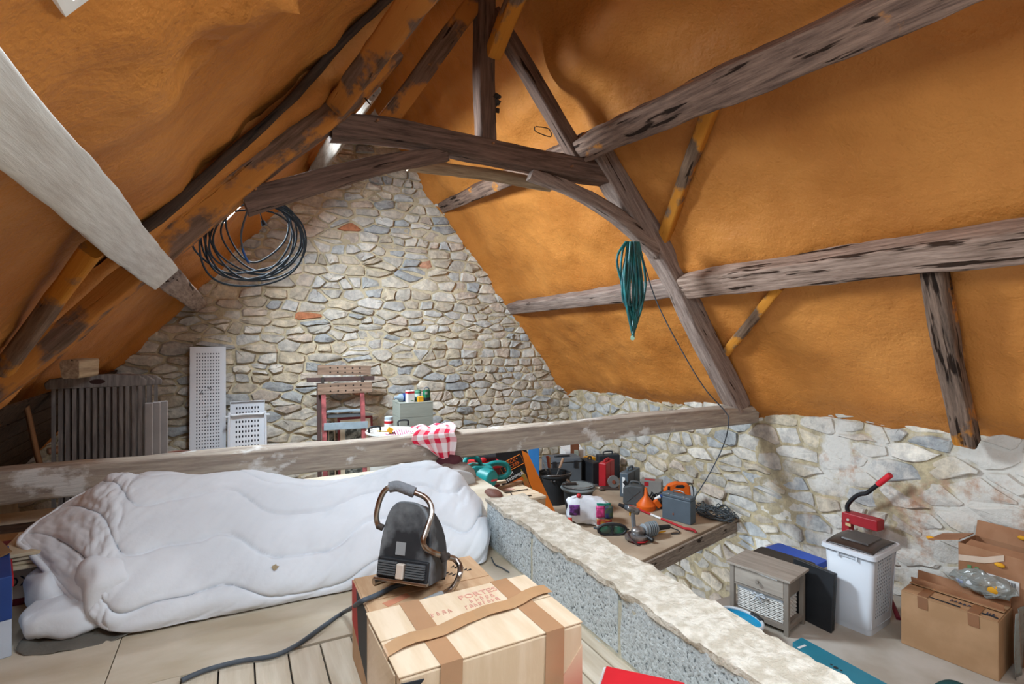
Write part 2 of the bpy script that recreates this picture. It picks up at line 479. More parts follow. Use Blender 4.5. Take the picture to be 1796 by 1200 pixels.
M_WINWHITE = mat('window_white', '#e8e6e0', 0.5, var=0.05)
M_PINE = mat('pine_lining', '#a86a3c', 0.6, var=0.2, scale=12)
def pane_mat():
    m = bpy.data.materials.new('window_glass'); m.use_nodes = True
    N = m.node_tree.nodes; L = m.node_tree.links
    N.remove(N['Principled BSDF'])
    t = N.new('ShaderNodeBsdfTransparent'); gl = N.new('ShaderNodeBsdfGlossy'); mx = N.new('ShaderNodeMixShader')
    t.inputs[0].default_value = (0.96, 0.98, 0.98, 1); gl.inputs['Roughness'].default_value = 0.03; mx.inputs[0].default_value = 0.05
    L.new(t.outputs[0], mx.inputs[1]); L.new(gl.outputs[0], mx.inputs[2]); L.new(mx.outputs[0], N['Material Output'].inputs[0])
    return m
M_WGLASS = pane_mat()
def skylight(k, x0, x1, y0, y1, side='L'):
    zz = zL if side == 'L' else (lambda x: zR(x, (y0 + y1) / 2))
    n = NL if side == 'L' else NR
    a = Vector((x0, 0, zz(x0))); b = Vector((x1, 0, zz(x1)))
    sl = (b - a).normalized(); Ls = (b - a).length
    def P(s, y, d): return a + sl * s + Vector((0, y, 0)) + n * d
    g = G()
    t = 0.03
    for (s0, s1, ya, yb) in ((-t, 0, y0 - t, y1 + t), (Ls, Ls + t, y0 - t, y1 + t), (0, Ls, y0 - t, y0), (0, Ls, y1, y1 + t)):
        vs = [P(s, y, d) for d in (0.03, -0.14) for (s, y) in ((s0, ya), (s1, ya), (s1, yb), (s0, yb))]
        g.add(vs, [(0, 1, 2, 3), (7, 6, 5, 4), (0, 4, 5, 1), (1, 5, 6, 2), (2, 6, 7, 3), (3, 7, 4, 0)])
    o = obj('window_%d' % k, g, M_WINWHITE, merge=True)
    struct(o, 'roof window number %d (%s slope) with a white lining' % (k, 'left' if side == 'L' else 'right'), 'window')
    fr = G()
    w = 0.05
    for (s0, s1, ya, yb) in ((0, w, y0, y1), (Ls - w, Ls, y0, y1), (w, Ls - w, y0, y0 + w), (w, Ls - w, y1 - w, y1)):
        vs = [P(s, y, d) for d in (-0.07, -0.12) for (s, y) in ((s0, ya), (s1, ya), (s1, yb), (s0, yb))]
        fr.add(vs, [(0, 1, 2, 3), (7, 6, 5, 4), (0, 4, 5, 1), (1, 5, 6, 2), (2, 6, 7, 3), (3, 7, 4, 0)])
    obj('window_frame', fr, M_PINE, o, merge=True)
    pn = G()
    vs = [P(s, y, d) for d in (-0.093, -0.097) for (s, y) in ((w, y0 + w), (Ls - w, y0 + w), (Ls - w, y1 - w), (w, y1 - w))]
    pn.add(vs, [(0, 1, 2, 3), (7, 6, 5, 4), (0, 4, 5, 1), (1, 5, 6, 2), (2, 6, 7, 3), (3, 7, 4, 0)])
    obj('pane', pn, M_WGLASS, o, merge=True)
for i, s in enumerate(SKY): skylight(i + 1, *s)
for i, s in enumerate(FILL_R): skylight(len(SKY) + 1 + i, *s, side='R')

# ------------------------------------------------------------------ rubble walls, every stone its own piece
def clip(poly, nx, ny, d):
    out = []
    for i in range(len(poly)):
        p, q = poly[i], poly[(i + 1) % len(poly)]
        a, b = p[0] * nx + p[1] * ny - d, q[0] * nx + q[1] * ny - d
        if a <= 0: out.append(p)
        if (a < 0 < b) or (b < 0 < a):
            t = a / (a - b)
            out.append((p[0] + (q[0] - p[0]) * t, p[1] + (q[1] - p[1]) * t))
    return out

STONE_COLS = ['#d2ccc2', '#cbc5bb', '#d8d0c2', '#cac8c4', '#c1c3c3', '#d0c4b2', '#d5c8b2', '#dfd9cf', '#c9bdab', '#b4b7b9', '#d0c2b4', '#d8d3cc', '#d4cec5', '#ccc4b8']
def rubble(a0, a1, b0, b1, mw, mh, gap, seed, keep, k=0.46, dep=(0.014, 0.060), brick=0.012, sizefn=None):
    rng = random.Random(seed)
    sites = []
    b = b0; row = 0
    while b < b1:
        h = mh * rng.choice((0.62, 0.8, 0.95, 1.1, 1.35))
        a = a0 - rng.uniform(0, mw)
        while a < a1:
            w = mw * rng.choice((0.35, 0.55, 0.75, 0.9, 1.1, 1.4, 1.8, 2.1))
            if sizefn: w *= sizefn(a, b)
            wave = 0.35 * mh * noise.noise(Vector((a * 0.9, b * 1.3, seed)))
            sites.append((a + w / 2, b + h / 2 + wave + rng.uniform(-0.22, 0.22) * h, w, h))
            if w > mw * 0.85 and rng.random() < 0.2:         # a split stone: two thin ones
                s_ = sites.pop()
                sites.append((s_[0] + rng.uniform(-.2, .2) * w, s_[1] - h * 0.27, w, h)); sites.append((s_[0] + rng.uniform(-.2, .2) * w, s_[1] + h * 0.27, w, h))
            a += w
        b += h
        row += 1
    cell = {}
    S = [(s[0] * k, s[1]) for s in sites]
    cs = mw * k * 1.3
    for i, (x, y) in enumerate(S): cell.setdefault((int(x // cs), int(y // cs)), []).append(i)
    out = []
    for i, (x, y) in enumerate(S):
        if not keep(sites[i][0], sites[i][1]): continue
        r = 2.2 * mw * k
        poly = [(x - r, y - r), (x + r, y - r), (x + r, y + r), (x - r, y + r)]
        cx, cy = int(x // cs), int(y // cs)
        nb = [j for dx in (-2, -1, 0, 1, 2) for dy in (-2, -1, 0, 1, 2) for j in cell.get((cx + dx, cy + dy), []) if j != i]
        gp = gap * rng.uniform(0.5, 1.6)
        for j in nb:
            dx, dy = S[j][0] - x, S[j][1] - y
            L = math.hypot(dx, dy)
            if L < 1e-6 or L > 2 * r: continue
            dx /= L; dy /= L
            poly = clip(poly, dx, dy, x * dx + y * dy + L / 2 - gp * (0.5 + 0.5 * abs(dy)) * 0.5)
            if len(poly) < 3: break
        if len(poly) < 3: continue
        poly = [(p[0] / k, p[1]) for p in poly]
        # weathered outline
        q = []
        for m_ in range(len(poly)):
            p0, p1 = poly[m_], poly[(m_ + 1) % len(poly)]
            e = math.hypot(p1[0] - p0[0], p1[1] - p0[1])
            if e < 0.012: q.append(((p0[0] + p1[0]) / 2, (p0[1] + p1[1]) / 2)); continue
            for t in ((0.12, 0.88) if e < 0.1 else (0.08, 0.5, 0.92)):
                j = 0.05 * e
                q.append((lerp(p0[0], p1[0], t) + rng.uniform(-j, j), lerp(p0[1], p1[1], t) + rng.uniform(-j, j)))
        if len(q) > 13: q = q[::2] if len(q) > 18 else [p for n_, p in enumerate(q) if n_ % 4 != 3]
        ar = 0.5 * abs(sum(q[n_][0] * q[(n_ + 1) % len(q)][1] - q[(n_ + 1) % len(q)][0] * q[n_][1] for n_ in range(len(q))))
        if ar < 0.0007: continue
        c = lin(rng.choice(STONE_COLS)); v = rng.uniform(0.80, 1.06)
        if rng.random() < brick: c = lin(rng.choice(['#c0805e', '#bd8a70', '#c4947a'])); v = 1
        out.append((ar, q, rng.uniform(*dep), (c[0] * v, c[1] * v, c[2] * v), rng.random()))
    return out

def stone_geo(st, to3):
    ar, q, d, c, sd = st
    n = len(q)
    cx = sum(p[0] for p in q) / n; cy = sum(p[1] for p in q) / n
    rr = random.Random(sd)
    tx, ty = rr.uniform(-0.25, 0.25), rr.uniform(-0.3, 0.3)      # face slightly tilted
    vs = []
    for sc, dd, nz in ((1.0, -0.03, 0), (0.985, 0.60, 0.18), (0.86, 1.0, 0.25)):
        for p in q:
            a, b = cx + (p[0] - cx) * sc, cy + (p[1] - cy) * sc
            h = dd if dd < 0 else d * (dd + rr.uniform(-nz, nz)) + (tx * (a - cx) + ty * (b - cy)) * (0.35 if dd > 0 else 0)
            if dd > 0: h = max(h, 0.004)
            vs.append(to3(a, b, h))
    vs.append(to3(cx, cy, d * rr.uniform(0.8, 1.25)))
    fs = []
    for r_ in range(2):
        for i in range(n):
            fs.append((r_ * n + i, r_ * n + (i + 1) % n, (r_ + 1) * n + (i + 1) % n, (r_ + 1) * n + i))
    for i in range(n): fs.append((2 * n + i, 2 * n + (i + 1) % n, 3 * n))
    return vs, fs

def tint(me, cols):
    a = me.attributes.new('tint', 'FLOAT_COLOR', 'POINT')
    flat = []
    for c in cols: flat += [c[0], c[1], c[2], 1.0]
    a.data.foreach_set('color', flat)

def build_stones(wall, stones, to3, m, vis, limit=298):
    order = sorted(range(len(stones)), key=lambda i: -vis(stones[i]))
    for i in order[:limit]:
        vs, fs = stone_geo(stones[i], to3)
        o = obj('stone', G().add(vs, fs), m, wall, smooth=38)
        tint(o.data, [stones[i][3]] * len(vs))
    g = G(); cols = []
    for i in order[limit:]:
        vs, fs = stone_geo(stones[i], to3)
        g.add(vs, fs); cols += [stones[i][3]] * len(vs)
    if cols:
        o = obj('small_stones', g, m, wall, smooth=38)
        tint(o.data, cols)
        o['kind'] = 'stuff'

# gable wall (far end)
def in_gable(x, z): return z < zL(x) + 0.08 and z < zR(x, GY) + 0.08 and z > PZ - 0.05 and -2.0 < x < WX + 0.05
def gz(x, z): return Vector((x, GY, z))
def mort_gable(a, b):
    x = lerp(-2.1, WX + 0.3, a)
    top = min(zL(x), zR(x, GY)) + 0.25
    z = lerp(-1.2, max(top, -1.1), b)
    return Vector((x, GY - 0.008 - 0.014 * fnoise((x, 0, z), 4.0, 3), z))
wb = struct(obj('wall_back', G().grid(mort_gable, 130, 90), M_MORTAR, smooth=60), 'far rubble stone gable wall with pale mortar under the orange roof', 'wall')
def gable_size(x, z): return 1.15 if z < 0.9 and x < 1.5 else (0.8 if x > 2.6 else 1.0)
gst = rubble(-2.0, WX + 0.05, PZ - 0.1, 4.2, 0.235, 0.108, 0.017, 11, in_gable, sizefn=gable_size)
build_stones(wb, gst, lambda a, b, h: Vector((a, GY - h, b)), M_GABLE,
             lambda s: s[0] * (1 if (s[1][0][1] > -0.35 and s[1][0][0] > -1.6) else 0.02))

# right eaves wall
def mort_r(a, b):
    y = lerp(GY + 0.2, BY - 0.1, a); z = lerp(-3.7, 0.62, b)
    return Vector((WX - 0.004 + 0.018 * fnoise((3, y, z), 3.5, 3), y, z))
wr = obj('wall_right', G().grid(mort_r, 200, 80), M_RSTONE, smooth=60)
tint(wr.data, [lin('#b9ab8e')] * len(wr.data.vertices))
struct(wr, 'low rubble stone side wall with remains of white limewash', 'wall')
def keep_r(a, b): return -3.6 < b < 0.55 and BY < -a < GY
rst = rubble(-GY, -0.2, -2.7, 0.5, 0.28, 0.135, 0.022, 5, keep_r, dep=(0.008, 0.030), brick=0.006)
def vis_r(s):
    y, z = -s[1][0][0], s[1][0][1]
    return s[0] / (y + 2.5) * (1 if (z > -1.1 and y > 1.2) or (z > -2.2 and 3.2 < y < 4.6) else 0.02)
build_stones(wr, rst, lambda a, b, h: Vector((WX - h, -a, b)), M_RSTONE, vis_r)

# walls the camera does not see: behind it, and the low left one
M_PLASTER = mat('old_plaster', '#b8ab98', 0.95, var=0.25, scale=3, bump=0.4, bscale=20)
g = G(); g.grid(lambda a, b: Vector((lerp(-2.2, 5.0, a), BY, lerp(-3.7, 4.4, b))), 1, 1, flip=True)
struct(obj('wall_front', g, M_PLASTER), 'plain plaster end wall behind the viewer', 'wall')
g = G(); g.grid(lambda a, b: Vector((-1.98, lerp(BY, GY, a), lerp(-1.2, 0.1, b))), 1, 1, flip=True)
struct(obj('wall_left', g, M_PLASTER), 'low dark left wall under the eaves', 'wall')

# ------------------------------------------------------------------ floors
M_PLY = mat('plywood_sheet', '#c9beac', 0.75, col2='#b5a790', scale=2.2, bump=0.12, bscale=30, stretch=(1, 2.2, 1), detail=9)
M_PLANK = mat('pale_plank', '#d6ccba', 0.75, col2='#bfb19b', scale=4, bump=0.2, bscale=30, stretch=(5, 0.5, 1), detail=9)
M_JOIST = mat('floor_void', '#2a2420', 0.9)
M_LFLOOR = mat('dusty_board', '#b8b1a8', 0.7, col2='#a59b8e', scale=2.5, bump=0.1, bscale=25, stretch=(1, 1, 1), detail=9)
M_PLATF = mat('platform_board', '#b3a08a', 0.75, col2='#9c8873', scale=2.5, bump=0.1, bscale=25, detail=9)
# upper loft floor, on which the viewer stands
g = G().box((-0.2, (BY + 4.1) / 2, -0.06), (3.5, 4.1 - BY, 0.08))
fl = struct(obj('floor', g, M_JOIST), 'pale boarded upper loft floor under the white duvet', 'floor')
def floor_piece(name, x0, x1, y0, y1, m, z=0.0, parent=None, t=0.018, gap=0.003):
    o = obj(name, G().box((0, 0, 0), (x1 - x0 - gap, y1 - y0 - gap, t)), m, parent, bevel=0.0015)
    o.location = ((x0 + x1) / 2, (y0 + y1) / 2, z - t / 2)
    return o
for (x0, x1, y0, y1) in ((-1.95, -0.35, 1.93, 3.05), (-0.35, 1.55, 1.93, 4.1), (-1.95, -0.35, 3.05, 4.1), (-1.95, -0.15, 0.2, 1.93), (-1.95, -0.15, -1.3, 0.2), (-1.95, -0.15, BY, -1.3)):
    floor_piece('plywood_sheet', x0, x1, y0, y1, M_PLY, 0, fl)
rng = random.Random(4)
x = -0.15
while x < 1.5:
    w = min(0.1, 1.55 - x)
    floor_piece('floor_plank', x, x + w, BY, 1.92, M_PLANK, -0.001 - rng.uniform(0, 0.002), fl, gap=0.005)
    x += w
# far platform (lower level beyond the tie beam), its near edge slightly askew
poly = [(-1.97, 4.1), (1.45, 4.1), (1.45, 3.20), (WX, 4.03), (WX, GY + 0.05), (-1.97, GY + 0.05)]
g = G()
vs = [(x, y, z) for z in (PZ - 0.15, PZ) for (x, y) in poly]; n = len(poly)
g.add(vs, [tuple(range(n - 1, -1, -1)), tuple(range(n, 2 * n))] + [(i, (i + 1) % n, n + (i + 1) % n, n + i) for i in range(n)])
struct(obj('floor', g, M_PLATF, bevel=0.006), 'far boarded platform crowded with tools, ending over the stairwell', 'floor')
g = G()
vs = [(1.44, 3.188, PZ - 0.145), (WX, 4.018, PZ - 0.145), (WX, 4.018, PZ - 0.02), (1.44, 3.188, PZ - 0.02)]
vs += [(v[0] + 0.006, v[1] - 0.022, v[2]) for v in vs]
g.add(vs, [(4, 5, 6, 7), (3, 2, 1, 0), (0, 1, 5, 4), (1, 2, 6, 5), (2, 3, 7, 6), (3, 0, 4, 7)])
struct(obj('trim_1', g, wood('platform_edge_wood', '#9d8d7e', '#75675c', coord='Object', stretch=(1, 1, 8))), 'rough grey edge board of the tool platform', 'board')
# dark boards added over the foam for the deep shade in the far left corner
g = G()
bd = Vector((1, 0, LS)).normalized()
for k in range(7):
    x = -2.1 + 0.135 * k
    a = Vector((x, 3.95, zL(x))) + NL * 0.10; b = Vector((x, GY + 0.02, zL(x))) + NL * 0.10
    o = obj('shade_board', G().bar(a, b, 0.016, 0.19, up=bd), W_DARK, None)
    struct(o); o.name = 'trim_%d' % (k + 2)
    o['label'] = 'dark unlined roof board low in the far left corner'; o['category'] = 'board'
# wall below the step between the two levels
g = G().box((-0.25, 4.1, -0.55), (3.45, 0.04, 1.0))
struct(obj('wall_step', g, M_PLASTER), 'riser between upper loft floor and far platform', 'wall')
# lower floor on the right
g = G().box(((2.95 + WX) / 2, (BY + 3.05) / 2, LZ - 0.09), (WX - 2.95, 3.05 - BY, 0.14))
fr = struct(obj('floor', g, M_JOIST), 'lower boarded floor along the right wall carrying laundry bin and boxes', 'floor')
for (x0, x1, y0, y1) in ((2.95, WX, 1.1, 3.06), (2.95, WX, -0.9, 1.1), (2.95, WX, BY, -0.9)):
    floor_piece('floor_board', x0, x1, y0, y1, M_LFLOOR, LZ, fr, t=0.02)
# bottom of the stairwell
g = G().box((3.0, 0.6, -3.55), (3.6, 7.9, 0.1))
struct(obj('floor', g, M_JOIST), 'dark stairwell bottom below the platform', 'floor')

# ------------------------------------------------------------------ concrete block parapet
M_BLOCK = None
def block_mat():
    m = bpy.data.materials.new('concrete_block'); m.use_nodes = True
    N = m.node_tree.nodes; L = m.node_tree.links; b = N['Principled BSDF']
    b.inputs['Roughness'].default_value = 0.95; b.inputs['Specular IOR Level'].default_value = 0.1
    tc = N.new('ShaderNodeTexCoord'); ge = N.new('ShaderNodeNewGeometry')
    vo = N.new('ShaderNodeTexVoronoi'); vo.inputs['Scale'].default_value = 95
    nz = N.new('ShaderNodeTexNoise'); nz.inputs['Scale'].default_value = 105; nz.inputs['Detail'].default_value = 4
    L.new(tc.outputs['Object'], vo.inputs['Vector']); L.new(tc.outputs['Object'], nz.inputs['Vector'])
    rp = N.new('ShaderNodeValToRGB'); e = rp.color_ramp.elements
    e[0].position = 0.33; e[0].color = (*lin('#70787c'), 1); e[1].position = 0.43; e[1].color = (*lin('#c6ced1'), 1)
    L.new(nz.outputs[0], rp.inputs[0])
    # per-grain variation
    r2 = N.new('ShaderNodeValToRGB'); f = r2.color_ramp.elements
    f[0].position = 0; f[0].color = (0.78, 0.78, 0.78, 1); f[1].position = 1; f[1].color = (1.1, 1.1, 1.1, 1)
    sp = N.new('ShaderNodeSeparateXYZ'); L.new(vo.outputs['Color'], sp.inputs[0]); L.new(sp.outputs[0], r2.inputs[0])
    mx = N.new('ShaderNodeMix'); mx.data_type = 'RGBA'; mx.blend_type = 'MULTIPLY'; mx.inputs[0].default_value = 1
    L.new(rp.outputs[0], mx.inputs[6]); L.new(r2.outputs[0], mx.inputs[7]); L.new(mx.outputs[2], b.inputs['Base Color'])
    bp = N.new('ShaderNodeBump'); bp.inputs['Strength'].default_value = 0.9; bp.inputs['Distance'].default_value = 0.006
    L.new(nz.outputs[0], bp.inputs['Height']); L.new(bp.outputs[0], b.inputs['Normal'])
    return m
M_BLOCK = block_mat()
M_CAP = mat('mortar_cap', '#ddd6c9', 0.95, col2='#bfb5a4', scale=28, bump=1.0, bscale=80, bdist=0.01, detail=8)
M_JOINT = mat('block_joint', '#c9c6b4', 0.95, var=0.15, scale=20, bump=0.5, bscale=60)
BT = 0.212                       # top of the blocks
bw = G().box((1.185, 0.9, -0.40), (0.181, 3.06, BT * 2 + 0.74))
par = struct(obj('wall_parapet', bw, M_JOINT), 'low grey concrete block parapet beside the stairwell', 'wall')
def rough_block(name, x0, x1, y0, y1, z0, z1, m, parent, amp=0.004, res=0.03, seed=0, cap=False):
    g = G()
    nx, ny, nz_ = max(2, int((x1 - x0) / res)), max(2, int((y1 - y0) / res)), max(2, int((z1 - z0) / res))
    def disp(p):
        q = Vector(p); n_ = noise.noise_vector(q * 14 + Vector((seed, 0, 0))) + 0.6 * noise.noise_vector(q * 40)
        return q + n_ * amp
    P = lambda a, b, c: disp((lerp(x0, x1, a), lerp(y0, y1, b), lerp(z0, z1, c)))
    g.grid(lambda a, b: P(a, b, 1), nx, ny); g.grid(lambda a, b: P(a, b, 0), nx, ny, flip=True)
    g.grid(lambda a, b: P(0, a, b), ny, nz_, flip=True); g.grid(lambda a, b: P(1, a, b), ny, nz_)
    g.grid(lambda a, b: P(a, 0, b), nx, nz_); g.grid(lambda a, b: P(a, 1, b), nx, nz_, flip=True)
    return obj(name, g, m, parent, smooth=70, merge=True)
ys = [2.42, 1.965, 1.385, 0.875, 0.365, -0.145, -0.655]
for c in range(3):
    z1 = BT - c * 0.215; z0 = z1 - 0.2
    yy = ys if c % 2 == 0 else [2.42, 2.18, 1.66, 1.13, 0.62, 0.11, -0.4, -0.655]
    for i in range(len(yy) - 1):
        rough_block('concrete_block', 1.092, 1.278, yy[i + 1] + 0.02, yy[i], z0, z1, M_BLOCK, par, amp=0.0035, seed=i + 9 * c)
rough_block('mortar_cap', 1.088, 1.29, -0.65, 2.425, BT - 0.004, BT + 0.016, M_CAP, par, amp=0.010, res=0.018)

# ------------------------------------------------------------------ timber
def beam(name, pts, w, h, m, parent=None, up=(0, 0, 1), irr=0.012, seg=0.09, r=0.018, seed=0, taper=(1, 1), bow=0):
    """one squared timber through world points; w across, h along 'up'. Local x runs along the timber."""
    pts = [Vector(p) for p in pts]
    p0, p1 = pts[0], pts[-1]
    X = (p1 - p0).normalized(); Y = Vector(up).cross(X).normalized(); Z = X.cross(Y)
    mw = Matrix((X, Y, Z)).transposed().to_4x4(); mw.translation = p0
    inv = mw.inverted()
    loc = [inv @ p for p in pts]
    path = spline(loc, max(2, int((p1 - p0).length / seg / max(1, len(pts) - 1))))
    sec = []
    for (sx, sy) in ((1, 1), (-1, 1), (-1, -1), (1, -1)):
        cxx, cyy = sx * (w / 2 - r), sy * (h / 2 - r)
        for k in range(3):
            a = {(1, 1): 0, (-1, 1): 90, (-1, -1): 180, (1, -1): 270}[(sx, sy)] + 45 * k
            sec.append((cxx + r * math.cos(R(a)), cyy + r * math.sin(R(a))))
    # split long sides so that the faces can be uneven
    s2 = []
    for i in range(len(sec)):
        a, b = sec[i], sec[(i + 1) % len(sec)]
        s2.append(a)
        if math.hypot(a[0] - b[0], a[1] - b[1]) > 0.06:
            s2 += [(lerp(a[0], b[0], t), lerp(a[1], b[1], t)) for t in (0.33, 0.67)]
    n = len(s2); vs = []
    for i, p in enumerate(path):
        t = i / (len(path) - 1); sc = lerp(taper[0], taper[1], t)
        for (a, b) in s2:
            q = Vector((p.x, p.y + a * sc, p.z + b * sc))
            d = noise.noise_vector(Vector((q.x * 1.6 + seed, q.y * 5, q.z * 5))) * irr + noise.noise_vector(Vector((q.x * 7, q.y * 14 + seed, q.z * 14))) * irr * 0.45
            vs.append(q + Vector((0, d.y, d.z)))
    fs = [(i * n + j, i * n + (j + 1) % n, (i + 1) * n + (j + 1) % n, (i + 1) * n + j) for i in range(len(path) - 1) for j in range(n)]
    fs += [tuple(range(n - 1, -1, -1)), tuple(range((len(path) - 1) * n, len(path) * n))]
    o = obj(name, G().add(vs, fs), m, smooth=50)
    if parent is not None:
        o.parent = parent
        o.matrix_parent_inverse = Matrix.Translation(parent.location).inverted()
    o.matrix_basis = mw
    return o

TY = 3.77
tr = thing('roof_truss', 'big old timber roof truss with tie beam, collar and king post', 'roof truss', (1.66, TY, 0.2))
beam('tie_beam', [(-1.75, TY, 0.235), (0.2, TY, 0.222), (1.4, TY, 0.213), (3.0, TY, 0.222), (4.60, TY, 0.226)], 0.17, 0.178, W_TIE, tr, seed=1, irr=0.014)
beam('collar_beam', [at(580, 226, Y=TY), at(700, 234, Y=TY), at(830, 262, Y=TY), at(960, 288, Y=TY), at(1066, 309, Y=TY)], 0.16, 0.165, W_BROWN, tr, seed=2, irr=0.016)
beam('king_post', [at(852, 262, Y=TY), at(848, 100, Y=TY), (1.685, TY, 4.08)], 0.13, 0.15, W_BROWN, tr, up=(0, 1, 0), seed=3)
beam('upper_rafter', [at(672, 222, Y=TY + .03), at(850, -20, Y=TY + .03)], 0.13, 0.12, W_FOAMED, tr, up=(0, 1, 0), seed=4)
beam('upper_rafter', [at(1028, 300, Y=TY + .02), at(940, 150, Y=TY + .02), at(862, 22, Y=TY + .02)], 0.12, 0.12, W_BROWN, tr, up=(0, 1, 0), seed=5)
beam('principal_rafter', [at(1296, 716, Y=TY), at(1228, 580, Y=TY), at(1172, 462, Y=TY), at(1110, 370, Y=TY), at(1040, 262, Y=TY)], 0.20, 0.17, W_GREY, tr, up=(0, 1, 0), seed=6, irr=0.02, taper=(0.95, 1.1))
# left principal rafter, lower edge as surveyed, deep and half buried in foam
le = [(-1.75, 0.02), (-1.12, 0.655), (-0.405, 1.40), (0.20, 2.02), (0.65, 2.46), (1.02, 2.93)]
dn = Vector((LS, 0, -1)).normalized()
beam('principal_rafter', [Vector((x, TY - 0.03, z)) - dn * 0.10 for x, z in le], 0.20, 0.20, W_FOAMED, tr, up=(0, 1, 0), seed=7, irr=0.018)
beam('curved_brace', [at(428, 356, Y=TY - .02), at(560, 318, Y=TY - .02), at(680, 287, Y=TY - .02), at(782, 272, Y=TY - .02)], 0.135, 0.11, W_BROWN, tr, up=(0, 1, 0), seed=8, taper=(1.25, 0.7))
beam('curved_brace', [at(1150, 440, Y=TY - .03), at(1080, 378, Y=TY - .03), at(1000, 333, Y=TY - .03), at(930, 306, Y=TY - .03)], 0.13, 0.11, W_GREY, tr, up=(0, 1, 0), seed=9, taper=(1.1, 0.65))
beam('tie_pole', [at(715, 288, Y=4.08), at(830, 303, Y=4.08), at(965, 326, Y=4.08)], 0.10, 0.10, W_PALE, tr, seed=10, r=0.04)
beam('ridge_brace', [(1.72, TY - 0.06, 3.12), (1.75, 3.0, 3.62)], 0.11, 0.11, W_FOAMED2, tr, seed=11)
M_PEG = mat('oak_peg', '#9a6c48', 0.8)
for (u, v) in ((584, 209), (447, 332), (432, 338), (700, 30), (660, 212), (862, 252), (1000, 292), (1225, 520), (630, 166)):
    p = at(u, v, Y=TY - 0.07)
    obj('wooden_peg', G().cyl(p + Vector((0, 0.03, 0)), p + Vector((0.005, -0.035, -0.004)), 0.009, 0.008, 8), M_PEG, tr, inv=Matrix.Translation(tr.location).inverted())
M_IRON = mat('dark_iron', '#3a312c', 0.7, bump=0.2)
p = at(640, 172, Y=TY - 0.1)
obj('iron_spike', G().cyl(p, at(650, 184, Y=TY - 0.3), 0.006, 0.003, 6), M_IRON, tr, inv=Matrix.Translation(tr.location).inverted())

def purlin(label, pts, w, h, m, up, seed, name='purlin', cat='beam', **k):
    o = beam(name, pts, w, h, m, None, up=up, seed=seed, **k)
    return tag(o, label, cat)
purlin('thick cracked upper purlin on the right slope, foam sealed above', [(2.58, BY, 2.38), (2.585, 1.2, 2.46), (2.575, 2.6, 2.52), (2.565, TY - .02, 2.57)], 0.20, 0.20, W_PURL, NR, 21, irr=0.022)
purlin('short upper purlin length between the truss and gable on right slope', [(2.57, TY + .02, 2.60), (2.60, GY - 0.03, 2.80)], 0.16, 0.18, W_PURL, NR, 22)
purlin('split lower purlin on the right slope with a long dark crack', [(3.66, BY, 1.55), (3.665, 1.3, 1.522), (3.66, TY, 1.468)], 0.20, 0.19, wood('lower_purlin_wood', '#b09686', '#6e584b', foam='#c07c30', foam_amt=0.70, crack=0.38), NR, 23, irr=0.02)
purlin('lower purlin between truss and gable on the right slope, edged with foam', [(3.66, TY, 1.466), (3.66, GY + 0.05, 1.40)], 0.17, 0.17, W_GREY, NR, 24)
purlin('broad whitewashed purlin overhead at the upper left', [(-0.47, BY, 1.47), (-0.46, 1.4, 1.505), (-0.445, 2.6, 1.455), (-0.435, TY - .10, 1.415)], 0.16, 0.22, W_WHITE, Vector((0.72, 0, -0.69)), 25, irr=0.012, r=0.01)
purlin('stub of brown purlin just beyond the left truss foot', [(-0.40, TY + .09, 1.40), (-0.40, GY + 0.05, 1.36)], 0.16, 0.16, W_GREY, Vector((0.70, 0, -0.7)), 26)
purlin('upper left purlin rising over the viewer from the collar', [(1.28, BY + 0.15, 2.94), (0.93, 1.0, 2.66), (0.75, 2.45, 2.587), (0.585, TY - .06, 2.52)], 0.13, 0.13, W_FOAMED, NL, 27)
purlin('pale sunlit purlin beyond the collar on the left slope', [(0.82, TY + .05, 2.74), (0.86, GY - 0.04, 2.98)], 0.13, 0.15, W_FARP, NL, 28)
purlin('short pale timber end above the slatted grey chairs', [at(122, 648, Y=4.45), at(158, 644, Y=4.62)], 0.12, 0.12, W_PALE, (0, 0, 1), 29, name='timber_end')
purlin('foam spattered wind brace between upper purlin and right rafter', [at_roofR(1254, 172, 0.12), at_roofR(1205, 300, 0.08), at_roofR(1158, 434, 0.05)], 0.10, 0.10, W_FOAMED2, NR, 31, name='wind_brace')
purlin('short grey wind brace under the lower right purlin', [at_roofR(1368, 500, 0.06), at_roofR(1266, 628, 0.06)], 0.08, 0.09, W_FOAMED2, NR, 32, name='wind_brace')
purlin('leaning dark post from lower purlin down over the right wall head', [at_roofR(1636, 470, 0.05), at_roofR(1668, 640, 0.13), at_roofR(1696, 776, 0.22)], 0.12, 0.12, wood('stained_post_wood', '#8a7262', '#41342c', foam='#c07c30', foam_amt=0.57, crack=0.38), NR, 33, name='roof_post')
purlin('slim pale wind brace on the left slope below the white purlin', [at_roofL(160, 436, 0.12), at_roofL(10, 650, 0.12)], 0.07, 0.08, W_FOAMED2, NL, 34, name='wind_brace')
# dark strip set in as the shadow where roof and left rafter meet
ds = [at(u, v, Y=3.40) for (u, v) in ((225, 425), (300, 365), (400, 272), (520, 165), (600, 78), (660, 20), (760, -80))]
purlin('dark unsprayed batten running up beside the left rafter', ds, 0.045, 0.12, W_DARK, (0, 1, 0.2), 35, name='shadow_strip', irr=0.02)
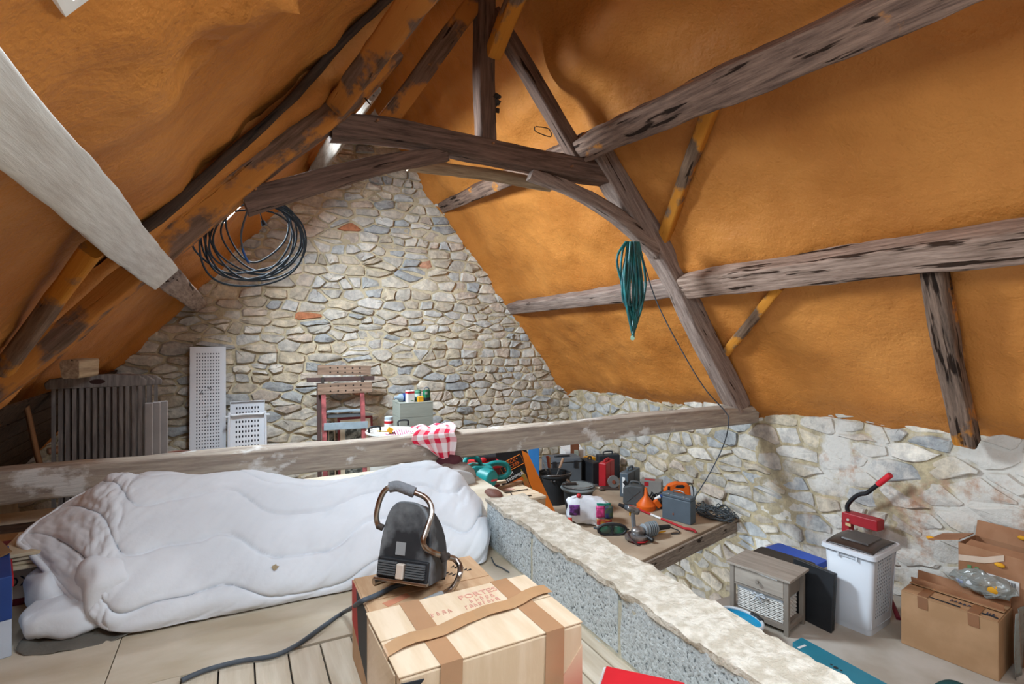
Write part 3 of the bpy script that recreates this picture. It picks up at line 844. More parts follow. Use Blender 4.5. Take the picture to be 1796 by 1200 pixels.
# foam skirt between shadow strip and rafter
def skirt(a, b):
    i = a * (len(le) - 1); k = min(int(i), len(le) - 2); f = i - k
    x = lerp(le[k][0], le[k + 1][0], f); z = lerp(le[k][1], le[k + 1][1], f)
    lo = Vector((x, TY - 0.125, z)) - dn * 0.14
    hi = Vector((x - 0.14, 3.46, zL(x - 0.14) + 0.0))
    p = lo.lerp(hi, b) + Vector((0, -0.06 * math.sin(PI * b), 0)) + dn * 0.05 * math.sin(PI * b)
    return p + noise.noise_vector(p * 5) * 0.02 + noise.noise_vector(p * 16) * 0.008
sk = obj('foam_skirt', G().grid(skirt, 110, 14), FOAM, smooth=60)
tag(sk, 'swollen band of orange foam along the left principal rafter', 'foam')
# battens and tiles glimpsed in the dark eaves corner, far left
for i, (u0, v0, u1, v1) in enumerate(((52, 694, 84, 682), (55, 722, 84, 713), (66, 735, 84, 728), (74, 672, 84, 669))):
    tag(beam('roof_lath', [at(u0, v0, Y=6.3), at(u1 + 30, v1 - 8, Y=6.3)], 0.02, 0.025, mat('lath', '#b07a48', 0.8), None), ['lowest but one', 'second', 'lowest', 'topmost'][i] + ' of the thin roof laths in the dark left corner', 'lath', 'roof laths in the dark corner')
tag(beam('leaning_stick', [at(72, 822, Y=4.5), at(46, 705, Y=4.5)], 0.03, 0.03, mat('stick', '#7a5232', 0.8), None, up=(0, 1, 0)), 'thin brown stick leaning in the dark left corner', 'stick')
# ------------------------------------------------------------------ duvet
M_DUVET = mat('white_cotton', '#dde1e7', 0.85, col2='#d3d7dd', scale=3, bump=0.15, bscale=35, spec=0.15)
M_STAIN = mat('tea_stain', '#a89678', 0.9, var=0.2)
def bsp(P, t):
    """uniform cubic b-spline through control rows (clamped by repeating ends)"""
    n = len(P) - 1
    x = t * n; i = min(int(x), n - 1); f = x - i
    a, b, c, d = P[max(i - 1, 0)], P[i], P[i + 1], P[min(i + 2, n)]
    return 0.5 * ((2 * b) + (c - a) * f + (2 * a - 5 * b + 4 * c - d) * f * f + (3 * b - a - 3 * c + d) * f ** 3)
V = Vector
# rows along the length (left to right); each row runs from the near hem over the top to the back hem
rows = [
    [V((-0.74, 2.70, .235)), V((-0.74, 2.74, .25)), V((-0.70, 2.80, .28)), V((-0.62, 2.88, .33)), V((-0.55, 2.98, .345)), V((-0.52, 3.10, .30)), V((-0.52, 3.25, .18)), V((-0.52, 3.34, .04))],
    [V((-0.47, 2.36, .075)), V((-0.50, 2.44, .19)), V((-0.50, 2.56, .30)), V((-0.48, 2.68, .37)), V((-0.46, 2.82, .415)), V((-0.45, 3.00, .37)), V((-0.45, 3.22, .22)), V((-0.45, 3.40, .03))],
    [V((-0.36, 2.27, .02)), V((-0.365, 2.315, .13)), V((-0.36, 2.44, .255)), V((-0.35, 2.60, .35)), V((-0.34, 2.76, .415)), V((-0.33, 2.98, .375)), V((-0.33, 3.24, .21)), V((-0.33, 3.44, .02))],
    [V((-0.16, 2.255, .01)), V((-0.16, 2.275, .09)), V((-0.15, 2.40, .20)), V((-0.15, 2.58, .30)), V((-0.15, 2.80, .37)), V((-0.15, 3.04, .34)), V((-0.15, 3.28, .20)), V((-0.15, 3.46, .02))],
    [V((0.06, 2.255, .01)), V((0.06, 2.265, .08)), V((0.06, 2.38, .18)), V((0.06, 2.58, .27)), V((0.06, 2.84, .335)), V((0.06, 3.08, .32)), V((0.06, 3.32, .20)), V((0.06, 3.5, .02))],
    [V((0.30, 2.25, .01)), V((0.30, 2.26, .09)), V((0.30, 2.37, .19)), V((0.30, 2.56, .26)), V((0.30, 2.80, .285)), V((0.30, 3.02, .26)), V((0.30, 3.26, .16)), V((0.30, 3.45, .02))],
    [V((0.55, 2.24, .01)), V((0.55, 2.25, .11)), V((0.55, 2.36, .21)), V((0.55, 2.54, .265)), V((0.55, 2.76, .27)), V((0.55, 2.98, .245)), V((0.55, 3.2, .15)), V((0.55, 3.4, .02))],
    [V((0.80, 2.235, .01)), V((0.80, 2.25, .12)), V((0.80, 2.37, .235)), V((0.80, 2.56, .31)), V((0.80, 2.80, .325)), V((0.80, 3.02, .27)), V((0.80, 3.24, .15)), V((0.80, 3.38, .02))],
    [V((0.99, 2.24, .01)), V((0.99, 2.26, .12)), V((0.99, 2.38, .225)), V((1.0, 2.58, .29)), V((1.0, 2.82, .30)), V((1.0, 3.04, .24)), V((1.0, 3.22, .12)), V((1.0, 3.32, .02))],
    [V((1.07, 2.45, .0)), V((1.10, 2.46, .06)), V((1.13, 2.52, .11)), V((1.15, 2.64, .13)), V((1.16, 2.82, .14)), V((1.15, 3.0, .10)), V((1.12, 3.12, .05)), V((1.10, 3.2, .01))],
]
NU, NV = 280, 170
def duvet_base(s, t):
    return bsp([bsp(r, t) for r in rows], s)
def quilt(a, b):
    """stitched wavy channels: 0 on a seam, 1 between"""
    row_h = 0.235
    w = 0.07 * math.sin(2 * PI * a / 0.56) + 0.015 * math.sin(2 * PI * a / 0.23)
    k = round((b - w) / row_h)
    d1 = abs(b - (k * row_h + w))
    w2 = 0.075 * math.sin(2 * PI * a / 0.62 + 2.4)
    k2 = round((b - 0.15 - w2) / row_h)
    d2 = abs(b - (k2 * row_h + 0.15 + w2))
    vis = 0.0
    q1 = 1 - 0.75 * math.exp(-(d1 / 0.011) ** 2) - 0.35 * math.exp(-(d1 / 0.06) ** 2)
    q2 = 1 - vis * math.exp(-(d2 / 0.014) ** 2)
    return 0.75 * q1 + 0.25 * q2, d1
def duvet(s, t):
    p = duvet_base(s, t)
    e = 0.004
    du = duvet_base(min(s + e, 1), t) - duvet_base(max(s - e, 0), t)
    dv = duvet_base(s, min(t + e, 1)) - duvet_base(s, max(t - e, 0))
    n = du.cross(dv)
    if n.length > 1e-9: n.normalize()
    if n.z < 0 and t > 0.2: n = -n
    a, b = s * 1.85, t * 1.35
    fade = min(1, (1 - s) / 0.05 + 0.2) * min(1, t / 0.06 + 0.15) * min(1, s / 0.1 + 0.3)
    ql, d1 = quilt(a, b + 0.1 * a)
    d = 0.026 * (ql - 0.6) * fade
    d += 0.0035 * math.sin(a * 75 + 9 * noise.noise(V((a * 6, b * 6, 3))) - b * 40) * math.exp(-(d1 / 0.045) ** 2) * (0.4 + 1.4 * max(0, noise.noise(V((a * 5, b * 5, 8))))) * fade
    # soft creases, drawn diagonally
    c = noise.fractal(V(((a - 0.75 * b) * 9.0, (a + b) * 1.7, 2.0)), 0.9, 2.0, 3)
    c2 = noise.fractal(V(((a - 0.55 * b) * 21.0, (a + b) * 2.6, 7.0)), 0.9, 2.0, 2)
    pat = max(0, noise.noise(V((a * 3.1, b * 3.1, 1.5))) + 0.15)
    d += 0.007 * c * fade * (1.6 if s > 0.72 else 1.0) + 0.012 * c2 * pat * fade + 0.010 * noise.noise(V((a * 4, b * 4, 9))) * fade
    if s < 0.2: d += 0.010 * noise.fractal(V((a * 16, b * 9, 4.0)), 0.9, 2.0, 3) * fade
    q = p + n * d
    q.z = max(q.z, 0.004)
    return q
dv_root = thing('duvet', 'big quilted white duvet heaped along the floor before the tie beam', 'duvet', (0.25, 2.8, 0.0))
DI = Matrix.Translation(dv_root.location).inverted()
obj('cover', G().grid(duvet, NU, NV), M_DUVET, dv_root, smooth=80, inv=DI, solid=0.012)
# thick hem along the opened left end
hem = [duvet(0.0, t / 24) for t in range(0, 25)]
hem = [duvet(s / 12 * 0.2, 0.0) + V((0, 0, 0.008)) for s in range(12, 0, -1)] + hem
obj('hem', G().tube(hem, 0.011, 8), M_DUVET, dv_root, smooth=80, inv=DI)
# folded under layers showing at the left end
def pillow(c, rx, ry, rz, rotz, seed):
    g = G(); n = 28
    def fn(a, b):
        th, ph = 2 * PI * a, PI * (b - 0.5)
        sx = lambda w, e: math.copysign(abs(w) ** e, w)
        p = V((rx * sx(math.cos(ph), .7) * sx(math.cos(th), .7), ry * sx(math.cos(ph), .7) * sx(math.sin(th), .7), rz * sx(math.sin(ph), .8)))
        p += noise.noise_vector(p * 12 + V((seed, 0, 0))) * 0.02 + noise.noise_vector(V((p.x * 40, p.y * 12, p.z * 12))) * 0.006
        return Matrix.Translation(c) @ Matrix.Rotation(rotz, 4, 'Z') @ p
    return g.grid(fn, 40, 20, flip=False)
obj('under_fold', pillow(V((-0.435, 2.41, .12)), 0.07, 0.12, 0.12, 0.5, 1), M_DUVET, dv_root, smooth=80, inv=DI, merge=True)
obj('under_fold', pillow(V((-0.52, 2.42, .055)), 0.14, 0.12, 0.055, -0.1, 3), M_DUVET, dv_root, smooth=80, inv=DI, merge=True)
obj('under_fold', pillow(V((-0.60, 2.58, .085)), 0.09, 0.15, 0.08, 0.35, 6), M_DUVET, dv_root, smooth=80, inv=DI, merge=True)
st = at(478, 1004, Y=2.32)
# small stain: a thin irregular patch lying on the cover
def on_duvet(u, v):
    best = None
    for i in range(0, 96):
        for j in range(0, 50):
            p = duvet_base(i / 96, j / 50)
            f = p.x * SN + p.y * CS; r_ = p.x * CS - p.y * SN
            uu = CX + FPX * r_ / f; vv = HY - FPX * (p.z - CAMZ) / f
            d = (uu - u) ** 2 + (vv - v) ** 2
            if best is None or d < best[0]: best = (d, i / 96, j / 50)
    return best[1], best[2]
ss, tt = on_duvet(478, 1003)
rg = random.Random(2)
pts = [duvet(ss + 0.006 * math.cos(a * PI / 5) * rg.uniform(.5, 1.2), tt + 0.012 * math.sin(a * PI / 5) * rg.uniform(.5, 1.2)) + V((0, -0.008, 0.0095)) for a in range(10)]
obj('stain', G().add(pts, [tuple(range(10))]), M_STAIN, dv_root, inv=DI)
M_MATB = mat('grey_mat', '#6b675f', 0.9, var=0.2, bump=0.4)
g = pillow(V((-0.46, 2.37, .008)), 0.19, 0.13, 0.008, 0.0, 5)
tag(obj('floor_mat', g, M_MATB, smooth=60, merge=True), 'thin grey mat peeping out under the left end of the duvet', 'mat')

# ------------------------------------------------------------------ left: boards, cartons under the duvet flap
M_TILEB = mat('beige_board', '#c3b296', 0.6, var=0.1, scale=4)
for i, (dx, z, rz) in enumerate(((0.03, 0.165, 0.05), (0.02, 0.180, -0.04), (-0.02, 0.198, 0.02), (0.0, 0.214, 0.08))):
    o = obj('beige_board', G().box((0, 0, 0), (0.42, 0.28, 0.013)), M_TILEB, bevel=0.002)
    o.location = (-0.57 + dx, 2.76, z + 0.007); o.rotation_euler = (0, 0, rz)
    tag(o, ['lowest', 'second lowest', 'second highest', 'topmost'][i] + ' of the beige boards stacked under the duvet corner', 'board', 'boards under the duvet corner')
M_DKBOX = mat('dark_carton', '#4a3c33', 0.85, var=0.15)
o = obj('support_block', G().box((0, 0, 0.0825), (0.20, 0.16, 0.165)), M_DKBOX, bevel=0.004); o.location = (-0.5, 2.79, 0)
tag(o, 'dark block holding up the beige boards', 'block')
M_WHC = mat('white_carton', '#cfcac6', 0.7, var=0.06, scale=5)
M_WINE = mat('wine_red_print', '#6d1f2c', 0.6)
t = thing('white_carton', 'white carton with dark red rims beside the beige boards', 'box', (-0.84, 2.80, 0), 0.06)
obj('body', G().box((0, 0, 0.10), (0.26, 0.2, 0.15)), M_WHC, t, bevel=0.003)
obj('rim', G().box((0, 0, 0.185), (0.265, 0.205, 0.02)), M_WINE, t, bevel=0.002)
obj('rim', G().box((0, 0, 0.0125), (0.265, 0.205, 0.025)), M_WINE, t, bevel=0.002)
text('OX', 0.055, mat('ink_blue', '#2c3550', 0.7), t, (0.09, -0.101, 0.09), (PI / 2, 0, 0))
M_BLUEC = mat('blue_print', '#1d3f83', 0.5, var=0.1); M_LOGOR = mat('red_print', '#b3242b', 0.5); M_LOGOW = mat('white_print', '#e6e6e6', 0.5)
t = thing('blue_carton', 'blue and white printed carton at the far left edge, flaps open', 'box', (-0.84, 2.41, 0), 0.30)
obj('body', G().box((0, 0, 0.06), (0.30, 0.34, 0.12)), mat('carton_foot', '#b9c3d2', 0.6), t, bevel=0.003)
obj('printed_band', G().box((0, 0, 0.19), (0.302, 0.342, 0.14)), M_BLUEC, t, bevel=0.003)
obj('flap', G().box((-0.02, 0.0, 0.262), (0.26, 0.33, 0.005), rot=(0, 0.03, 0)), mat('card_brown', '#8a6a4a', 0.9), t)
obj('flap', G().box((0.11, 0.1, 0.268), (0.07, 0.12, 0.004), rot=(0.1, -0.3, 0.2)), mat('card_brown', '#8a6a4a', 0.9), t)
lg = obj('logo_panel', G().prism([(0.06 * math.cos(a * PI / 12), 0.045 * math.sin(a * PI / 12)) for a in range(24)], 0.002, Matrix.Translation((0.02, -0.1725, 0.17))), M_LOGOW, t)
obj('logo_ribbon', G().prism([(-0.075, 0.0), (0.075, 0.01), (0.075, 0.045), (-0.075, 0.035)], 0.004, Matrix.Translation((0.03, -0.1735, 0.205))), M_LOGOR, t)
lg2 = obj('logo_panel', G().prism([(0.06 * math.cos(a * PI / 12), 0.045 * math.sin(a * PI / 12)) for a in range(24)], 0.002, Matrix.Translation((0.152, -0.05, 0.17)) @ Matrix.Rotation(PI / 2, 4, 'Z')), M_LOGOW, t)
obj('logo_ribbon', G().prism([(-0.075, 0.0), (0.075, 0.01), (0.075, 0.045), (-0.075, 0.035)], 0.004, Matrix.Translation((0.154, -0.04, 0.205)) @ Matrix.Rotation(PI / 2, 4, 'Z')), M_LOGOR, t)
# dark timbers lying under the tie beam at the left
tag(beam('loose_timber', [(-1.6, 3.35, 0.06), (-0.75, 3.38, 0.06)], 0.12, 0.11, W_DARK, None, seed=41), 'dark timber lying on the floor under the tie beam at left', 'beam')
tag(beam('loose_plank', [(-1.5, 3.15, 0.135), (-0.6, 3.10, 0.13)], 0.14, 0.03, mat('tan_plank', '#8a6238', 0.8), None, seed=42), 'tan plank in the dark behind the duvet corner', 'plank')

# ------------------------------------------------------------------ cardboard boxes by the parapet
M_CARD = mat('cardboard', '#c9a683', 0.85, col2='#bd9874', scale=6, bump=0.08, bscale=50, stretch=(6, 1, 1))
M_CARDP = mat('pale_cardboard', '#ddc8ae', 0.85, col2='#d3bb9d', scale=5, stretch=(6, 1, 1), bump=0.08, bscale=40)
M_TAPE = mat('brown_tape', '#b38a68', 0.25, var=0.08, spec=0.6)
M_PRED = mat('red_box_print', '#c2352d', 0.6, var=0.06); M_PBLK = mat('black_box_print', '#2c2f33', 0.6, var=0.06)
M_INKR = mat('red_felt_pen', '#dba593', 0.8); M_INKK = mat('black_pen', '#3a3430', 0.8)
t = thing('cardboard_box', 'brown cardboard box with red and black end, carrying the fan heater', 'box', (0.535, 1.615, 0), -0.01)
BXA = (0.41, 0.345, 0.25)
obj('body', G().box((0, 0, 0.125), BXA), M_CARD, t, bevel=0.004)
obj('flap', G().box((0, 0.087, 0.2515), (0.40, 0.168, 0.003)), M_CARD, t, bevel=0.001)
obj('flap', G().box((0, -0.087, 0.2515), (0.40, 0.168, 0.003)), M_CARD, t, bevel=0.001)
obj('printed_panel', G().add([(-0.2055, 0.172, 0.25), (-0.2055, 0.10, 0.25), (-0.2055, 0.06, 0.09), (-0.2055, 0.172, 0.12)], [(0, 1, 2, 3)]), M_PRED, t, solid=0.001)
obj('printed_panel', G().add([(-0.2055, 0.10, 0.25), (-0.2055, -0.17, 0.25), (-0.2055, -0.17, 0.02), (-0.2055, 0.06, 0.09)], [(0, 1, 2, 3)]), M_PBLK, t, solid=0.001)
obj('printed_panel', G().add([(-0.10, -0.10, 0.2535), (0.10, -0.10, 0.2535), (0.10, -0.13, 0.2535), (-0.12, -0.13, 0.2535)], [(3, 2, 1, 0)]), M_PBLK, t, solid=0.0005)
obj('printed_panel', G().add([(-0.155, -0.03, 0.2535), (-0.075, 0.0, 0.2535), (-0.07, -0.025, 0.2535), (-0.145, -0.058, 0.2535)], [(3, 2, 1, 0)]), mat('faded_red', '#d08a6a', 0.8), t, solid=0.0005)
scribble(t, M_INKK, 0.135, 0.085, 0.2545, 0.075, 0.016, -0.9, 1)
scribble(t, M_INKK, 0.09, 0.06, 0.2545, 0.07, 0.016, -0.9, 2)

t = thing('cardboard_box', 'pale cardboard box crossed by brown tape, nearest on the floor', 'box', (0.512, 1.222, 0), 0.02)
bxw, bxd, bxh = 0.445, 0.285, 0.35
body = G().box((0, 0, bxh / 2 - 0.001), (bxw, bxd, bxh - 0.002))
bo = obj('body', body, M_CARDP, t, bevel=0.004)
# red half-round print on the lower front
fade = [(-0.222, 0.0)] + [(lerp(-0.2, 0.222, i / 14), 0.05 + 0.25 * (i / 14) ** 2.0) for i in range(15)] + [(0.222, 0.0)]
obj('printed_panel', G().prism(fade, 0.002, Matrix.Translation((0, -bxd / 2 - 0.001, 0.0))), two_tone('red_fade', '#d9c2a6', '#c9483c', lambda N, L, tc: (lambda sp, mr: (L.new(tc.outputs['Object'], sp.inputs[0]), L.new(sp.outputs[2], mr.inputs[0]), mr.outputs[0])[-1])(N.new('ShaderNodeSeparateXYZ'), (lambda n: (setattr(n.inputs[1], 'default_value', 0.30), setattr(n.inputs[2], 'default_value', 0.14), n)[-1])(N.new('ShaderNodeMapRange')))), t)
obj('flap', G().box((0, 0.072, bxh + 0.0015), (bxw + 0.004, 0.139, 0.004)), M_CARDP, t, bevel=0.001)
obj('flap', G().box((0, -0.072, bxh + 0.0015), (bxw + 0.004, 0.139, 0.004)), M_CARDP, t, bevel=0.001)
obj('torn_flap', G().grid(lambda a, b: V((-bxw / 2 - 0.004 - 0.02 * b * math.sin(a * 3), lerp(-0.12, 0.10, a), bxh - 0.005 - 0.10 * b)), 8, 4), M_CARDP, t, solid=0.003)
obj('torn_opening', G().prism([(-0.02, 0), (0.028, -0.004), (0.012, -0.02), (-0.004, -0.05), (-0.02, -0.06)], 0.004, Matrix.Translation((-0.20, -bxd / 2 - 0.001, bxh - 0.01))), mat('inner_dark', '#20262e', 0.7), t)
def tape(g_pts, w, m_t, parent, name='tape'):
    return obj(name, G().add(*g_pts), m_t, parent, solid=0.0008)
def ribbon(pts, wv):
    vs = []; fs = []
    for i, p in enumerate(pts):
        vs += [V(p) - V(wv) / 2, V(p) + V(wv) / 2]
        if i: fs.append((2 * i - 2, 2 * i, 2 * i + 1, 2 * i - 1))
    return vs, fs
zt = bxh + 0.0045
for xx in (-0.115, 0.142):
    tape(ribbon([(xx, bxd / 2 + 0.001, bxh - 0.06), (xx, bxd / 2 + 0.001, zt), (xx, 0, zt), (xx + 0.004, -bxd / 2 - 0.0015, zt), (xx, -bxd / 2 - 0.003, bxh - 0.14)], (0.05, 0, 0)), 0.05, M_TAPE, t)
wr_ = [(-bxw / 2 - 0.003, -0.045, bxh - 0.05), (-bxw / 2 - 0.004, -0.045, zt + 0.002)] + [(lerp(-bxw / 2, bxw / 2 + 0.012, i / 14), -0.045 + 0.075 * (i / 14) + 0.006 * math.sin(i * 1.1), zt + 0.003 + 0.004 * abs(math.sin(i * 0.9))) for i in range(15)]
tape(ribbon(wr_, (0, 0.045, 0)), 0.045, mat('brown_tape_glossy', '#bd9670', 0.2, var=0.1, spec=0.7), t)
text('PORTES', 0.032, M_INKR, t, (0.06, 0.10, bxh + 0.0042), (0, 0, 0.04))
scribble(t, M_INKR, 0.06, 0.074, bxh + 0.0042, 0.075, 0.018, 0.03, 3)
scribble(t, M_INKR, -0.06, 0.052, bxh + 0.0042, 0.06, 0.018, 0.0, 4)
scribble(t, M_INKR, 0.05, 0.05, bxh + 0.0042, 0.10, 0.016, 0.05, 5)

t = thing('red_box', 'red topped flat box between nearest carton and parapet', 'box', (0.83, 0.985, 0), 0.75)
obj('body', G().box((0, 0, 0.095), (0.20, 0.20, 0.19)), M_LOGOW, t, bevel=0.003)
obj('lid', G().box((0, 0, 0.196), (0.19, 0.19, 0.012)), mat('bright_red', '#cf2430', 0.4, var=0.1), t, bevel=0.003)
obj('lid_edge', G().box((0, 0, 0.187), (0.206, 0.206, 0.012)), M_LOGOW, t, bevel=0.002)

# ------------------------------------------------------------------ fan heater
M_BLKP = mat('dusty_black', '#8d9195', 0.6, col2='#2a2c30', scale=9, bump=0.05, mix=(0.46, 0.74), detail=9)
M_BLKP2 = mat('black_plastic', '#24262a', 0.5, var=0.2, scale=10)
M_CHROME = mat('worn_chrome', '#b9b6b2', 0.28, metal=1.0, col2='#8a6c58', scale=22, mix=(0.36, 0.52))
M_GRIP = mat('grey_foam_grip', '#77797e', 0.9, bump=0.4, bscale=120)
M_SWITCH = mat('switch_cream', '#d6c6b8', 0.5)
hz = BXA[2] + 0.004
HRZ = R(-44)
hloc = V((0.475, 1.625, hz))
t = thing('fan_heater', 'dusty black fan heater on a bent chrome tube stand', 'fan heater', hloc, HRZ)
HINV = (Matrix.Translation(hloc) @ Matrix.Rotation(HRZ, 4, 'Z')).inverted()
def hl(u, v, Y): return HINV @ at(u, v, Y=Y)
def hg(u, v, z): return HINV @ at(u, v, Z=hz + z)
# body: arched hood, tipped back; local -y is the control side, +x the side turned to the viewer's right
def hood(a, b):
    """a around the arch (left foot, over the top, right foot), b front to back"""
    w = lerp(0.088, 0.080, b); h = lerp(0.232, 0.215, b)
    th = PI * a
    x = -w * math.copysign(abs(math.cos(th)) ** 0.62, math.cos(th))
    z = h * abs(math.sin(th)) ** 0.72
    return V((x, lerp(-0.055, 0.095 - 0.075 * (z / h) ** 2.2, b) - 0.012 * (z / h) ** 2, z))
hm = Matrix.Translation((0.0, 0.0, 0.036)) @ Matrix.Rotation(R(-13), 4, 'X')
g = G().grid(hood, 44, 12, m=hm)
nf = [hood(i / 44, 0.0) for i in range(45)]
g.add([hm @ p for p in nf], [tuple(range(45))])
nb_ = [hood(i / 44, 1.0) for i in range(45)]
g.add([hm @ p for p in nb_], [tuple(range(44, -1, -1))])
g.add([hm @ hood(0, 0), hm @ hood(1, 0), hm @ hood(1, 1), hm @ hood(0, 1)], [(0, 1, 2, 3)])
obj('housing', g, M_BLKP, t, smooth=40, merge=True, bevel=0.006)
BOXF = [(0, 1, 2, 3), (7, 6, 5, 4), (0, 4, 5, 1), (1, 5, 6, 2), (2, 6, 7, 3), (3, 7, 4, 0)]
def hb(x0, x1, y0, y1, z0, z1): return G().add([hm @ V((x, y, z)) for y in (y0, y1) for (x, z) in ((x0, z0), (x1, z0), (x1, z1), (x0, z1))], BOXF)
cp = obj('control_panel', hb(-0.084, 0.084, -0.064, -0.045, 0.008, 0.066), M_BLKP2, t, bevel=0.004)
for sx in (-1, 1):
    kb = G()
    for k in range(6):
        q = hb(sx * 0.046 - 0.03, sx * 0.046 + 0.03, -0.074, -0.06, 0.018 + k * 0.0068, 0.0225 + k * 0.0068); kb.add(q.v, q.f)
    obj('ribbed_knob', kb, mat('knob_grey', '#5a5d60', 0.6), cp)
obj('rocker_switch', hb(-0.013, 0.011, -0.079, -0.06, 0.012, 0.054), M_SWITCH, cp, bevel=0.003)
obj('sticker', hb(-0.03, 0.002, -0.0585, -0.056, 0.075, 0.112), mat('grey_sticker', '#9da0a2', 0.5), t)
obj('bottom_rail', hb(-0.088, 0.088, -0.072, -0.056, 0.0, 0.009), M_CHROME, t, bevel=0.002)
# bent tube: up from the left pivot, over the top, down to the right pivot
th_ = [hl(664, 924, 1.68), hl(660, 905, 1.68), hl(667, 875, 1.68), hl(679, 857, 1.67), hl(697, 853, 1.66), hl(727, 864, 1.63), hl(746, 873, 1.61), hl(756, 888, 1.59), hl(756, 905, 1.57), hl(747, 933, 1.55), hl(742, 950, 1.54), hl(748, 963, 1.54), hl(766, 972, 1.55), hl(780, 976, 1.57)]
obj('tube_handle', G().tube(spline(th_, 6), 0.0085, 12), M_CHROME, t, smooth=60)
obj('handle_grip', G().tube(spline([hl(683, 855, 1.67), hl(697, 853, 1.66), hl(712, 858, 1.645), hl(727, 864, 1.63)], 6), 0.0165, 14), M_GRIP, t, smooth=60)
lg_ = [hl(780, 976, 1.57), hl(797, 981, 1.58), hl(807, 994, 1.56), hl(805, 1012, 1.53), hg(793, 1032, .010), hg(770, 1046, .010), hg(735, 1061, .010)]
obj('tube_leg', G().tube(spline(lg_, 6), 0.009, 12), M_CHROME, t, smooth=60)
obj('leg_sleeve', G().tube([hg(775, 1043, .0115), hg(755, 1052, .0115), hg(734, 1061.5, .0115)], 0.0115, 12), mat('leg_sleeve_grey', '#888888', 0.6), t, smooth=60)
obj('tube_leg', G().tube([hg(655, 1021, .0105), hg(675, 1014, .0105), hg(700, 1006, .0105), hg(720, 1003, .02)], 0.0105, 12), M_CHROME, t, smooth=60)
obj('rear_foot', G().tube([hg(745, 1018, .012), hg(762, 1015, .012), hg(780, 1012, .012)], 0.008, 10), M_BLKP2, t, smooth=60)
obj('pivot_knob', G().cyl(hl(775, 968, 1.56), hl(781, 984, 1.55), 0.012, 0.012, 12).cyl(hl(776, 976, 1.56), hl(786, 975, 1.57), 0.010, 0.010, 10), M_IRON, t, smooth=40)
obj('pivot_knob', G().cyl(hl(662, 922, 1.68), hl(672, 926, 1.67), 0.010, 0.010, 12), M_IRON, t, smooth=40)
M_COIL = mat('coil_cable', '#3b434b', 0.75, var=0.2, scale=20, spec=0.15)
M_CABLE = mat('grey_cable', '#4e565f', 0.6, var=0.2, scale=20)
cp_ = [at(716, 1022, Z=hz + 0.02), at(692, 1029, Z=hz + 0.008), at(660, 1044, Z=hz + 0.008), at(632, 1056, Z=hz + 0.004), at(618, 1066, Z=0.12), at(600, 1076, Z=0.012), at(565, 1100, Z=0.010), at(520, 1132, Z=0.010), at(478, 1151, Z=0.010), at(420, 1160, Z=0.010), at(360, 1176, Z=0.010), at(318, 1194, Z=0.010)]
tag(obj('power_cable', G().tube(spline(cp_, 8), 0.0075, 8), M_CABLE, smooth=60), 'thick grey power cable running from the fan heater across the floor', 'cable')
tag(obj('thin_wire', G().tube(spline([at(862, 978, Z=.006), at(868, 990, Z=.006), at(880, 996, Z=.006), at(893, 1004, Z=.006)], 6), 0.003, 6), M_CABLE, smooth=60), 'thin dark wire at the foot of the parapet behind the boxes', 'wire')

# ------------------------------------------------------------------ hung cables and hose
def coil(name, label, cat, hook, loops, r_t, m, group=None):
    o = thing(name, label, cat, hook)
    return o
hook = at(472, 345, Y=4.05)
t = thing('cable_coil', 'large loose coil of grey cable hanging from the left rafter', 'cable coil', hook)
HI = Matrix.Translation(hook).inverted()
rg = random.Random(8)
loops = [(436, 428, 92, 78), (440, 420, 85, 72), (446, 418, 76, 70), (440, 424, 98, 62), (448, 412, 70, 66), (446, 416, 80, 66), (443, 422, 88, 74), (430, 424, 82, 58), (452, 404, 54, 55), (455, 410, 62, 62)]
for i, (cu, cv, ru, rv) in enumerate(loops):
    pts = []
    for k in range(26):
        a = 2 * PI * k / 26
        uu = cu + ru * math.cos(a) + 6 * math.cos(2 * a + i); vv = cv + rv * math.sin(a) + 4 * math.sin(3 * a + i)
        if vv < 352: uu = lerp(uu, 478, min(1, (352 - vv) / 40) * 0.7); vv = lerp(vv, 350, 0.6)
        pts.append(at(uu, vv, Y=4.08 + 0.018 * i + 0.05 * math.sin(a * 2 + i)))
    obj('loop', G().tube(spline(pts, 4, closed=True), 0.0065, 8, closed=True), M_COIL, t, smooth=60, inv=HI)
obj('blue_mark', G().tube(spline([at(425, 436, Y=4.08), at(430, 450, Y=4.08), at(436, 461, Y=4.08)], 4), 0.0078, 8), mat('blue_tape', '#174e8f', 0.5), t, inv=HI, smooth=60)
obj('loose_end', G().tube(spline([at(437, 362, Y=4.06), at(426, 395, Y=4.07), at(423, 420, Y=4.08), at(429, 448, Y=4.08), at(438, 463, Y=4.08)], 6), 0.0065, 8), M_CABLE, t, smooth=60, inv=HI)
pl = at(461, 390, Y=4.3)
t = thing('mains_plug', 'small black plug dangling inside the cable coil', 'plug', pl)
PI_ = Matrix.Translation(pl).inverted()
obj('plug_body', G().cyl(at(460, 387, Y=4.3), at(464, 396, Y=4.3), 0.014, 0.022, 12), M_BLKP2, t, inv=PI_, smooth=40)
obj('flex', G().tube(spline([at(457, 352, Y=4.3), at(455, 366, Y=4.3), at(460, 388, Y=4.3)], 6), 0.004, 6), M_BLKP2, t, inv=PI_)
M_HOSE = mat('green_hose', '#146e70', 0.4, col2='#0d4c50', scale=12, spec=0.5)
hk = at(1104, 428, Y=TY - 0.12)
t = thing('garden_hose', 'bundle of dark green garden hose hanging from the right rafter', 'hose', hk)
HKI = Matrix.Translation(hk).inverted()
rg = random.Random(3)
